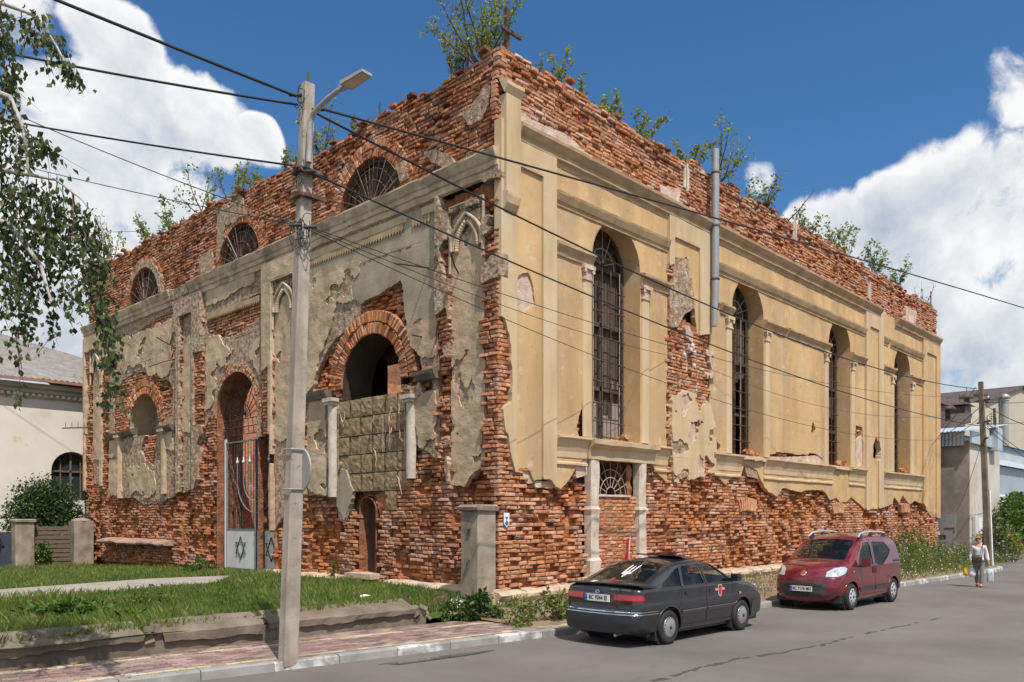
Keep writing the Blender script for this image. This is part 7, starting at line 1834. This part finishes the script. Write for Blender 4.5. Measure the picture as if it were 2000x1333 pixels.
# brown tiled house behind the ruin's far corner
BR_ = thing('brown_roof_house', 'house with dark brown tiled roof and chimneys behind the ruin', 'building', (52, 9, 0))
q = Pq([(1800, 862), (1855, 862), (1894, 812), (1886, 803), (1846, 806), (1800, 806)], 7)
fb7 = lambda u, v, d: Vector((u, 7-d, v))
mb = MB(); a = pr(1815, 868, 7); b = pr(1856, 845, 7); c = pr(1893, 803, 7); d = pr(1848, 806, 7)
nr = 12; vs = []
A_, B_, C_, D_ = Vector((a[0], 6.9, a[1])), Vector((b[0], 6.9, b[1])), Vector((c[0], 13, c[1]+.5)), Vector((d[0], 13, d[1]+.5))
for i in range(nr*2+1):
    for j in range(13):
        p = A_.lerp(B_, i/(nr*2)).lerp(D_.lerp(C_, i/(nr*2)), j/12); vs.append(p+Vector((0, -.06*(i % 2), .10*(i % 2)+.05*(j % 2))))
mb.add(vs, [(i*13+j, (i+1)*13+j, (i+1)*13+j+1, i*13+j+1) for i in range(nr*2) for j in range(12)]); mb.build('tile_roof', m_brown, BR_)
mb = MB(); q = Pq([(1800, 1000), (1855, 1000), (1855, 850), (1800, 866)], 7); mb.prism(q, fb7, -6, -.1); mb.build('wall', m_beige, BR_, fix=True)
mb = MB(); q = Pq([(1862, 838), (1894, 806), (1896, 815), (1866, 845)], 7); mb.prism(q, fb7, -6, .12); mb.build('verge_board', m_brown, BR_, fix=True)
for (x, y0_, y1_, w_) in ((1838, 850, 796, 16), (1891, 812, 797, 11)):
    a = pr(x-w_/2, y0_, 7.5); b = pr(x+w_/2, y1_, 7.5); mb = MB(); mb.bbox((a[0], 7.5, a[1]-.5), (b[0], 9, b[1])); ch = mb.build('chimney', m_brown, BR_)
    mb = MB(); cx_ = (a[0]+b[0])/2; wq = (b[0]-a[0])*.75
    mb.hexa([(cx_-wq, 7.2, b[1]+.12), (cx_+wq, 7.2, b[1]+.12), (cx_+wq, 9.3, b[1]+.12), (cx_-wq, 9.3, b[1]+.12), (cx_-wq*.5, 7.8, b[1]+.5), (cx_+wq*.5, 7.8, b[1]+.5), (cx_+wq*.5, 8.7, b[1]+.5), (cx_-wq*.5, 8.7, b[1]+.5)]); mb.build('chimney_cap', m_brown, ch)
    mb = MB(); mb.tube([(cx_, 8.2, b[1]+.4), (cx_, 8.2, b[1]+1.2)], .03, 5); mb.build('finial', m_iron, ch)
for (x, y) in ((1868, 800), (1905, 778), (1930, 773)):
    a = pr(x, y, 7.5); mb = MB(); mb.lathe([(.25, -1.2), (.25, 0), (.75, .02), (.5, .3), (.15, .55), (.03, .6), (.03, 1.1)], 4, Matrix.Translation((a[0], 8.2, a[1]))); mb.build('roof_vent', m_brown, BR_)
# tin workshop
TW = thing('tin_shed', 'long shed with pale tin roofs and grey corrugated walls at the right edge', 'building', (50, 2, 0))
def PQ(x, y, off): a = pr(x, y, off); return Vector((a[0], off, a[1]))
mb = MB(); mb.hexa([(36.6, .6, 0), (75, .6, 0), (75, 6, 0), (36.6, 6, 0), (36.6, .6, 5.6), (75, .6, 5.6), (75, 6, 5.6), (36.6, 6, 5.6)]); mb.build('wall', m_gwall, TW)
a, b = PQ(1926, 955, .3), PQ(2150, 945, .3)
z0, z1 = 3.55, 5.35
mb = MB(); corr(mb, (36.5, .45, z0), (75, .45, z0), (75, .45, z1), (36.5, .45, z1), 150, .05); mb.build('corrugated_cladding', m_tin2, TW, fix=True)
mb = MB(); corr(mb, (36.3, .1, z1), (75, .1, z1), (75, 3.5, z1+1.5), (38.6, 3.5, z1+1.5), 90, .03); mb.build('tin_roof', m_tin, TW, fix=True)
mb = MB(); corr(mb, (36.2, -1.1, 2.75), (75, -1.1, 2.75), (75, .5, 3.6), (36.2, .5, 3.6), 110, .03); mb.build('lean_to_roof', m_tin, TW, fix=True)
mb = MB(); mb.bbox((36.2, -1.15, 2.62), (75, -1.08, 2.78)); mb.build('gutter', m_blk2, TW)
mb = MB(); mb.bbox((36.4, -.3, 1.8), (75, -.2, 2.7)); mb.build('lean_to_wall', m_tin2, TW)
mb = MB(); corr(mb, (40.5, 2.0, 6.1), (75, 2.0, 6.1), (75, 2.0, 7.2), (44, 2.0, 7.2), 60, .05); mb.build('upper_cladding', m_tin2, TW, fix=True)
mb = MB(); corr(mb, (43, 1.7, 7.2), (75, 1.7, 7.2), (75, 6, 8.2), (45, 6, 8.2), 60, .03); mb.build('upper_roof', m_tin, TW, fix=True)
# brick fence under the vine
BF = thing('brick_fence', 'low pale brick fence under the vine at the right edge', 'wall', (42, -1.6, 0)); rr = random.Random(7)
mb = MB(); mb.bbox((34.8, -1.5, 0), (60, -1.36, 1.9)); mb.build('core', m_conc2, BF)
m_pbr = pm('pale_brick', [(.26, .21, .17), (.36, .30, .24)], 3, bump=.3, attr=True)
mb0 = MB(); mb0.box((0, 0, 0), (.25, .05, .07), tint=(.5, .5, .5, 1)); me0 = None
for j in range(9):
    for i in range(14):
        x = 35.4+i*.27+(.13 if j % 2 else 0); q = MB(); q.box((x, -1.51, .2+j*.085), (.25, .05, .07), tint=(rr.random(), rr.random(), .5, 1)); q.build('brick', m_pbr, BF)
# people-sized clutter
mb = MB(); mb.add([(37.5, -6.5, .0042), (42, -6.1, .0042), (42, -5.75, .0042), (37.5, -6.1, .0042)], [(0, 1, 2, 3)]); struct(mb.build('road_marking', pm('worn_paint', [(.3, .28, .27), (.5, .48, .46)], 3, bump=.1)))

# ================================================================ plants
m_bark = pm('bark', [(.07, .055, .045), (.14, .115, .095)], 8, bump=.6, bscale=40, bdist=.01)
m_birchbark = pm('birch_bark', [(.08, .07, .06), (.42, .39, .36), (.55, .52, .48)], 4, bump=.4, bscale=30, bdist=.01)
m_twig = pm('twigs', [(.09, .06, .045), (.16, .115, .085)], 8, bump=.2)
m_sap = leafmat('sapling_leaves', (.13, .18, .04), (.32, .37, .11), (.46, .42, .14), tr=.45)
m_birch = leafmat('birch_leaves', (.026, .048, .012), (.095, .125, .035), (.24, .24, .08), rough=.45, tr=.28)
m_bush = leafmat('bush_leaves', (.018, .045, .010), (.06, .11, .022), (.14, .17, .04), tr=.25)
m_vine = leafmat('vine_leaves', (.03, .075, .010), (.11, .19, .025), (.22, .28, .05), tr=.3)
m_shrub = leafmat('yellow_shrub_leaves', (.10, .14, .012), (.30, .32, .03), (.42, .40, .05), tr=.35)
m_flow = leafmat('weed_flowers', (.65, .65, .58), (.75, .74, .68), (.7, .6, .3), tr=.2)
m_rose = leafmat('pink_blossom', (.55, .22, .24), (.62, .45, .42), (.6, .55, .5), tr=.2)
UPV = Vector((0, 0, 1))
def rv(rr, k=1.0): return Vector((rr.gauss(0, k), rr.gauss(0, k), rr.gauss(0, k)))
def sapling(base, h, label, seed, n=4, spread=.45, leaves=70, lsize=.055, bare=False, red=False):
    o = thing('sapling', label, 'sapling', tuple(base), 'saplings on the parapet'); rr = random.Random(seed); st = MB(); lf = MB()
    for k in range(n):
        d = (UPV+Vector((rr.gauss(0, spread), rr.gauss(0, spread), 0))).normalized(); ln = h*rr.uniform(.6, 1.05); p = Vector(base)+Vector((rr.gauss(0, .05), rr.gauss(0, .05), -.12)); pts = [p]
        for i in range(6):
            d = (d+rv(rr, .10)+UPV*.05).normalized(); p = p+d*ln/6; pts.append(p)
        st.tube(pts, [.014*h*(1-i/7)+.003 for i in range(7)], 5)
        side = []
        for i in range(2, 7):
            for q in range(2):
                dd = (d+rv(rr, .7)).normalized(); e = pts[i]+dd*h*rr.uniform(.12, .30); st.tube([pts[i], pts[i].lerp(e, .5)+rv(rr, .01), e], [.005, .004, .002], 4); side.append((pts[i], e))
        if bare: side = side[::5]
        for _ in range(int(leaves/n)):
            if rr.random() < .75: a, e = rr.choice(side); q = a.lerp(e, rr.uniform(.3, 1.05))
            else: i = rr.randint(2, 6); q = pts[i]
            q = q+rv(rr, .03*h); leaf(lf, q, rv(rr)+UPV*.1-Vector((0, 0, .3)), lsize*rr.uniform(.6, 1.3), rr, .6)
    st.build('stem', m_twig, o)
    if lf.v: lf.build('foliage', m_sap if not red else m_rose, o)
    return o
def ptop(x, yb, side):
    if side: u, v = pr(x, yb, .25); return Vector((u, .25, S.sample(top_s, u, 0)-.05))
    u, v = pf(x, yb, .3); return Vector((.3, u, Fr.sample(top_f, u, 0)-.05))
sp_side = [(1095, 135, 70, 3, 'low bushy sapling on the side parapet right of the corner tree', 0), (1130, 160, 45, 3, 'small arching sapling on the side parapet beyond the first bush', 0), (1160, 190, 40, 3, 'short sapling on the parapet above the first tall window', 0), (1195, 225, 60, 2, 'thin curved sapling on the parapet between two bushes', 0), (1248, 245, 60, 4, 'sapling with a reddish twig on the parapet left of the drainpipe', 0),
           (1352, 312, 60, 2, 'wispy sapling just left of the drainpipe top', 0), (1398, 335, 100, 4, 'tall leafy sapling right behind the drainpipe top', 0), (1490, 395, 65, 4, 'round leafy sapling on the parapet right of the drainpipe', 0), (1525, 420, 95, 2, 'nearly bare upright sapling on the middle of the side parapet', 1), (1578, 445, 60, 3, 'slender sapling right of the bare one on the side parapet', 0),
           (1625, 470, 60, 4, 'bushy sapling above the third tall window', 0), (1655, 495, 55, 4, 'dense sapling cluster on the parapet past the third window', 0), (1705, 522, 60, 4, 'leafy sapling above the third pilaster', 0), (1748, 548, 55, 4, 'last leafy sapling near the far end of the side parapet', 0), (1806, 572, 45, 2, 'bare twiggy sapling on the far corner of the side wall', 1)]
for i, (x, y, h, n, lb, br) in enumerate(sp_side):
    b = ptop(x, y, True); d = proj(b)[2]; sapling(b, h/FPX*d*1.12, lb, 100+i, n+1, .55, 330 if not br else 14, .055+.0022*d, bare=bool(br))
sp_front = [(630, 275, 95, 5, 'bushy sapling on the front parapet right behind the near pole', 0), (700, 240, 45, 2, 'little sapling on the front parapet right of the near pole', 0), (745, 210, 40, 2, 'tiny sprig on the front parapet halfway to the corner', 1), (560, 315, 50, 4, 'sapling on the front parapet just left of the near pole', 0), (500, 335, 40, 3, 'low sapling above the middle fan window', 0), (452, 352, 80, 4, 'leafy sapling left of the middle fan window', 0), (400, 385, 85, 4, 'tall loose sapling on the left half of the front parapet', 0), (335, 415, 60, 3, 'sapling above the gap between left and middle fan windows', 0), (290, 430, 55, 3, 'small sapling above the left fan window', 0), (218, 485, 85, 4, 'sapling on the far left corner of the front parapet', 0)]
for i, (x, y, h, n, lb, br) in enumerate(sp_front):
    b = ptop(x, y, False); d = proj(b)[2]; sapling(b, h/FPX*d*1.1, lb, 140+i, n+1, .5, 300 if not br else 16, .055+.0022*d, bare=bool(br))
sapling(Vector((.35, .9, 12.75)), 1.75, 'large many-stemmed sapling crowning the corner of the ruin', 201, 14, .62, 2200, .085)
sapling(Vector((.3, 1.7, 12.7)), 1.0, 'smaller sapling beside the corner tree on the front parapet', 202, 5, .5, 450, .08)
for o in [q for q in COL.objects if q.name.startswith('sapling')]: pass

def clump(name, label, cat, c, rx, ry, rz, n, size, mat, seed, stems=8, group=None, flowers=None, w_=.6):
    """bush: leaves in uneven lumps on a few stems"""
    o = thing(name, label, cat, (c[0], c[1], c[2]), group); rr = random.Random(seed); lf = MB(); st = MB(); c = Vector(c)
    lumps = []
    for _ in range(max(4, n//90)):
        a = rr.random()*2*PI; e = rr.random()**.6; h = rr.random()
        lumps.append((Vector((math.cos(a)*e*rx*(1-.45*h), math.sin(a)*e*ry*(1-.45*h), rz*(.12+.75*h))), rr.uniform(.22, .40)))
    for (l, s_) in lumps[:stems]: st.tube([c+Vector((rr.gauss(0, rx*.1), rr.gauss(0, ry*.1), 0)), c+Vector((l.x*.5, l.y*.5, l.z*.5))+rv(rr, .02), c+l], [.02*rz, .013*rz, .005*rz], 5)
    m = min(rx, ry, rz)
    fl = MB()
    for k in range(n):
        l, s_ = rr.choice(lumps); d = rv(rr).normalized(); p = c+l+Vector((d.x*rx, d.y*ry, d.z*rz*.8))*s_*rr.uniform(.5, 1.25)
        if p.z < c.z+.01: p.z = c.z+.02+rr.random()*.05
        leaf(lf, p, d+rv(rr, .6)+Vector((0, 0, -.2)), size*rr.uniform(.6, 1.3), rr, w_)
        if flowers and rr.random() < flowers[1]: leaf(fl, p+d*.03, d, flowers[2]*rr.uniform(.7, 1.3), rr, .9)
    st.build('stems', m_twig, o); lf.build('foliage', mat, o)
    if fl.v: fl.build('blossoms', flowers[0], o)
    return o
clump('shrub', 'dense dark green shrub above the plank gate by the white house', 'shrub', (-1.45, 25.6, .5), 1.6, 1.0, 3.0, 15000, .13, m_bush, 5, 8)
clump('vine', 'leafy climber growing up the plank gate', 'vine', (-2.15, 23.95, .05), .38, .2, 1.35, 380, .13, m_vine, 6, 5)
clump('shrub', 'low shrub on the lawn beside the gate portal', 'shrub', (-.55, 12.9, .35), .6, .5, .55, 500, .08, m_vine, 7, 5)
clump('weed_plant', 'small green tuft growing on the brick ledge right of the near pole', 'weed', (-.2, 6.1, .55), .18, .2, .42, 120, .07, m_vine, 8, 4)
p = gr(930, 1208, .14); clump('dark_plant', 'dark glossy plant at the foot of the corner gate post', 'plant', (p.x, p.y, .12), .42, .40, .52, 520, .13, m_bush, 9, 8)
p = gr(872, 1212, .14); clump('weed_plant', 'pale weed beside the rusty plate at the wall end', 'weed', (p.x+.1, p.y, .12), .35, .22, .48, 380, .07, m_vine, 10, 7)
p = gr(1030, 1215, .15); clump('weed_plant', 'leafy weed clump against the plinth left of the parked grey car', 'weed', (p.x, p.y, .12), .62, .4, .50, 700, .075, m_weed, 11, 8)
p = gr(1085, 1210, .15); clump('weed_plant', 'taller weed clump right behind the grey car', 'weed', (p.x, p.y, .13), .38, .35, .72, 520, .08, m_weed, 12, 8)
p = gr(975, 1208, .15); clump('weed_plant', 'low trailing weed in front of the gate post base', 'weed', (p.x, p.y, .12), .55, .25, .22, 300, .07, m_bush, 13, 4)
p = gr(120, 1212, .45); clump('broadleaf_weed', 'broad-leaved weed patch on the lawn behind the low wall', 'weed', (p.x, p.y, .40), 1.0, .55, .32, 520, .13, m_vine, 14, 6)
p = gr(255, 1218, .45); clump('broadleaf_weed', 'small broad-leaved weed right of the bigger lawn patch', 'weed', (p.x, p.y, .40), .6, .3, .22, 220, .11, m_vine, 15, 4)
p = gr(300, 1180, .45); clump('lawn_weed', 'dark weed tuft in the middle of the lawn', 'weed', (p.x, p.y, .40), .5, .4, .40, 300, .07, m_weed, 16, 6)
clump('rose_bush', 'bush with pink blossoms below the metal door', 'bush', (31.2, -2.6, .1), .95, .8, 1.55, 1100, .12, m_bush, 17, 8, None, (m_rose, .05, .14))
clump('rose_bush', 'taller blossoming bush behind the walking woman', 'bush', (32.6, -2.4, .1), .8, .7, 2.1, 1000, .13, m_bush, 18, 8, None, (m_rose, .06, .12))
clump('yellow_shrub', 'yellow-green shrub beyond the far pole', 'shrub', (34.9, -2.3, .1), .9, .7, 1.5, 900, .12, m_shrub, 19, 6)
clump('vine_hedge', 'thick grapevine hanging over the brick fence at the right edge', 'vine', (40.5, -1.9, 1.0), 5.5, .6, 2.2, 5200, .24, m_vine, 20, 14, None, None, .85)
clump('shrub', 'low green shrub at the right edge below the grapevine', 'shrub', (39.0, -3.0, .05), 2.2, .6, .7, 700, .14, m_vine, 21, 6)
# tall weeds and verge herbs: one mass
lf, fl = MB(), MB(); rr = random.Random(33)
def herb(x, y, h, z0, tn):
    p = Vector((x, y, z0)); d = (UPV+Vector((rr.gauss(0, .18), rr.gauss(0, .18), 0))).normalized(); w_ = .006+.006*h
    q = p+d*h; sdv = d.cross(Vector((rr.gauss(0, 1), rr.gauss(0, 1), 0))).normalized()*w_
    lf.add([p-sdv, p+sdv, q], [(0, 1, 2)], tint=(tn, 0, 0, 1))
    for k in range(int(3+h*7)):
        t = rr.uniform(.15, 1.0); leaf(lf, p+d*h*t, rv(rr)+UPV*.5, (.06+.085*h)*rr.uniform(.5, 1.1), rr, .35, t=min(1, max(0, tn+rr.gauss(0, .2))))
    if rr.random() < .22: leaf(fl, q, UPV+rv(rr, .5), .045, rr, .9)
for k in range(3600):
    x = rr.uniform(13.5, 31.5); y = kerby(min(x, 26))+.25+(-kerby(min(x, 26))-.2)*rr.random() if x < 26 else rr.uniform(-3.8, -.2)
    e = min(1, max(0, (x-12.5)/4)); back = min(1, max(0, (y+4.2)/3.6))
    herb(x, y, (.22+1.0*back*e*(1 if x > 16 else .5))*rr.uniform(.5, 1.2)*(.75+1.6*max(-.25, float(fbm(x, y, .5, 2, 3)))), .13, min(1, max(0, .45+rr.gauss(0, .25))))
for k in range(1000):
    x = rr.uniform(-1.2, 14); y = kerby(x)+.3+(-kerby(x)-.5)*rr.random()**.7
    if fbm(x, y, .8, 5, 3) < -.02 and rr.random() < .85: continue
    herb(x, y, rr.uniform(.08, .34), .13, min(1, max(0, .5+rr.gauss(0, .25))))
wd = stuff(lf.build('weeds', m_weed)); tag(wd, 'tall weeds and herbs on the verge along the side wall', 'weeds')
wf3 = stuff(fl.build('weed_blossoms', m_flow)); tag(wf3, 'small white blossoms among the verge weeds', 'blossoms')
# rusty plate, stake, litter at the wall end
o = thing('rusty_plate', 'rusty iron plate leaning beside the end of the low wall', 'plate', tuple(gr(855, 1200, .14)))
c = gr(858, 1197, .14); mb = MB(); mb.box(c+Vector((.1, .1, .16)), (.62, .05, .34), Euler((-.35, -.18, .1)).to_matrix()); mb.build('sheet', m_iron, o)
mb = MB(); c = gr(796, 1190, .3); mb.box(c+Vector((0, .1, .1)), (.05, .05, .4), Euler((.1, .45, 0)).to_matrix()); tag(mb.build('iron_stake', m_iron), 'short rusty stake leaning out of the low wall end', 'stake')
mb = MB(); rr = random.Random(2); c = gr(890, 1190, .25); vs = [c+Vector((.16*math.cos(a)+rr.uniform(-.05, .05), .08*math.sin(a), .12*math.sin(a*2)+rr.uniform(0, .2))) for a in [k*.5 for k in range(12)]]
mb.add(vs+[c+Vector((0, -.05, .15))], [(i, (i+1) % 12, 12) for i in range(12)]); tag(mb.build('plastic_litter', m_wht), 'crumpled white plastic litter left of the gate post', 'litter')
mb = MB(); c = gr(713, 1173, .5); vs = [c+Vector((.12*math.cos(a)+rr.uniform(-.03, .03), .06*math.sin(a), .05+rr.uniform(0, .05))) for a in [k*.7 for k in range(9)]]
mb.add(vs+[c+Vector((0, 0, .12))], [(i, (i+1) % 9, 9) for i in range(9)]); tag(mb.build('paper_litter', m_wht), 'scrap of white litter on the grass by the low wall', 'litter')

# ---------------------------------------------------------------- birch hanging into the picture from the left
BT = thing('birch_tree', 'birch whose drooping leafy branches hang in at the left edge', 'tree', (-12.6, .9, .4)); rr = random.Random(50)
mb = MB(); tb = Vector((-12.6, .9, .35)); tr_ = [tb, tb+Vector((.05, -.1, 2.2)), tb+Vector((.2, -.4, 4.6)), tb+Vector((.3, -.7, 7.0)), tb+Vector((.5, -1.0, 9.6)), tb+Vector((.6, -1.2, 12))]
mb.tube(tr_, [.20, .17, .14, .11, .07, .03], 10); mb.build('trunk', m_birchbark, BT)
lf, st, lb_ = MB(), MB(), MB()
DB = 8.6
def strand(pts, dep, dens=1.0, r=.006, ls=.085):
    P_ = [at(x, y, dep+rr.uniform(-.12, .12)) for x, y in pts]; q = []
    for a, b in zip(P_[:-1], P_[1:]):
        for i in range(5): q.append(a.lerp(b, i/5)+rv(rr, .008))
    q.append(P_[-1]); n = len(q)
    st.tube(q, [r*(1-.75*i/n)+.0012 for i in range(n)], 5)
    for i in range(2, n):
        for _ in range(1 if rr.random() < .78*dens else 0):
            for _2 in range(rr.choice((1, 2, 3, 4))):
                dd = (rv(rr, .5)+Vector((0, 0, -1))).normalized(); leaf(lf, q[i]+rv(rr, .035), dd, ls*rr.uniform(.6, 1.15), rr, .72, .10)
        if rr.random() < .24*dens:        # side twig
            e = q[i]+Vector((rr.gauss(0, .12), rr.gauss(0, .12), -rr.uniform(.08, .3))); st.tube([q[i], q[i].lerp(e, .5)+rv(rr, .01), e], [.003, .002, .001], 4)
            for k in range(rr.randint(3, 7)): leaf(lf, q[i].lerp(e, rr.random())+rv(rr, .03), rv(rr, .5)-UPV, ls*rr.uniform(.6, 1.1), rr, .72, .10)
limbs = [[(-260, 60), (-100, 20), (0, 5), (70, 30), (110, 90), (140, 150)], [(-300, 380), (-120, 330), (0, 332), (60, 342), (110, 352), (160, 390), (190, 430), (205, 460)], [(-280, 200), (-60, 160), (20, 190), (45, 250), (55, 330)], [(-280, 420), (-80, 400), (20, 440), (80, 520), (100, 590)]]
for i, L_ in enumerate(limbs):
    q = [at(x, y, DB+(0.5 if x < -100 else 0)) for x, y in L_]; lb_.tube([tr_[2+i % 3]]+q, [.07, .045, .034, .026, .02, .013, .009, .006, .005][:len(q)+1] if len(q) > 1 else .02, 7)
lb_.build('limbs', m_birchbark, BT)
for (x0, y0, x1, y1, dn) in [(85, 30, 95, 120, .8), (105, 60, 128, 135, 1.0), (60, 20, 78, 90, .7), (40, 10, 45, 85, .7), (10, 20, 25, 175, .9), (0, 0, 5, 110, 1), (125, 120, 145, 150, 1),
                             (5, 100, 10, 290, 1.3), (20, 120, 35, 340, 1.2), (30, 200, 40, 420, 1.2), (45, 230, 60, 380, 1.0), (0, 250, 5, 470, 1.2), (12, 330, 16, 610, 1.3), (30, 340, 38, 600, 1.3), (50, 350, 55, 650, 1.4), (65, 350, 72, 560, 1.2), (85, 350, 92, 500, 1.0), (85, 380, 98, 580, 1.3), (60, 250, 72, 310, .8), (75, 265, 100, 300, .8), (110, 352, 118, 520, 1.2), (125, 360, 128, 610, 1.3), (140, 372, 142, 640, 1.3), (150, 380, 165, 560, 1.6), (165, 395, 172, 620, 1.7), (175, 410, 178, 580, 1.6), (185, 420, 196, 650, 1.6), (190, 430, 206, 720, 1.9), (200, 450, 214, 780, 2.0), (210, 600, 218, 785, 1.5), (95, 350, 96, 665, 1.2), (45, 480, 52, 665, 1.2), (10, 480, 14, 640, 1.1), (25, 420, 26, 560, 1.2), (72, 400, 78, 600, 1.3), (-20, 60, -25, 500, 1.2), (-60, 100, -55, 620, 1.2), (-100, 60, -95, 560, 1.2), (-140, 200, -130, 700, 1.2), (36, 640, 40, 772, .55)]:
    m = [(x0+(x1-x0)*k/5+rr.gauss(0, 4), y0+(y1-y0)*k/5) for k in range(6)]; strand(m, DB+rr.uniform(-.5, .6), dn)
for k in range(26):                                             # crown above and left of the view
    a = rr.uniform(0, 2*PI); q = tr_[rr.randint(2, 5)]; e = q+Vector((math.cos(a)*rr.uniform(1, 3), math.sin(a)*rr.uniform(1, 3), rr.uniform(0, 1)))
    if proj(e)[0] > -60: continue
    st.tube([q, q.lerp(e, .5)+Vector((0, 0, .3)), e, e+Vector((0, 0, -1.5))], [.03, .02, .012, .004], 5)
    for i in range(90): leaf(lf, e+Vector((rr.gauss(0, .25), rr.gauss(0, .25), -rr.random()*2.2)), rv(rr, .5)-UPV, .085*rr.uniform(.6, 1.2), rr, .7)
st.build('branches', m_twig, BT); lf.build('crown', m_birch, BT)
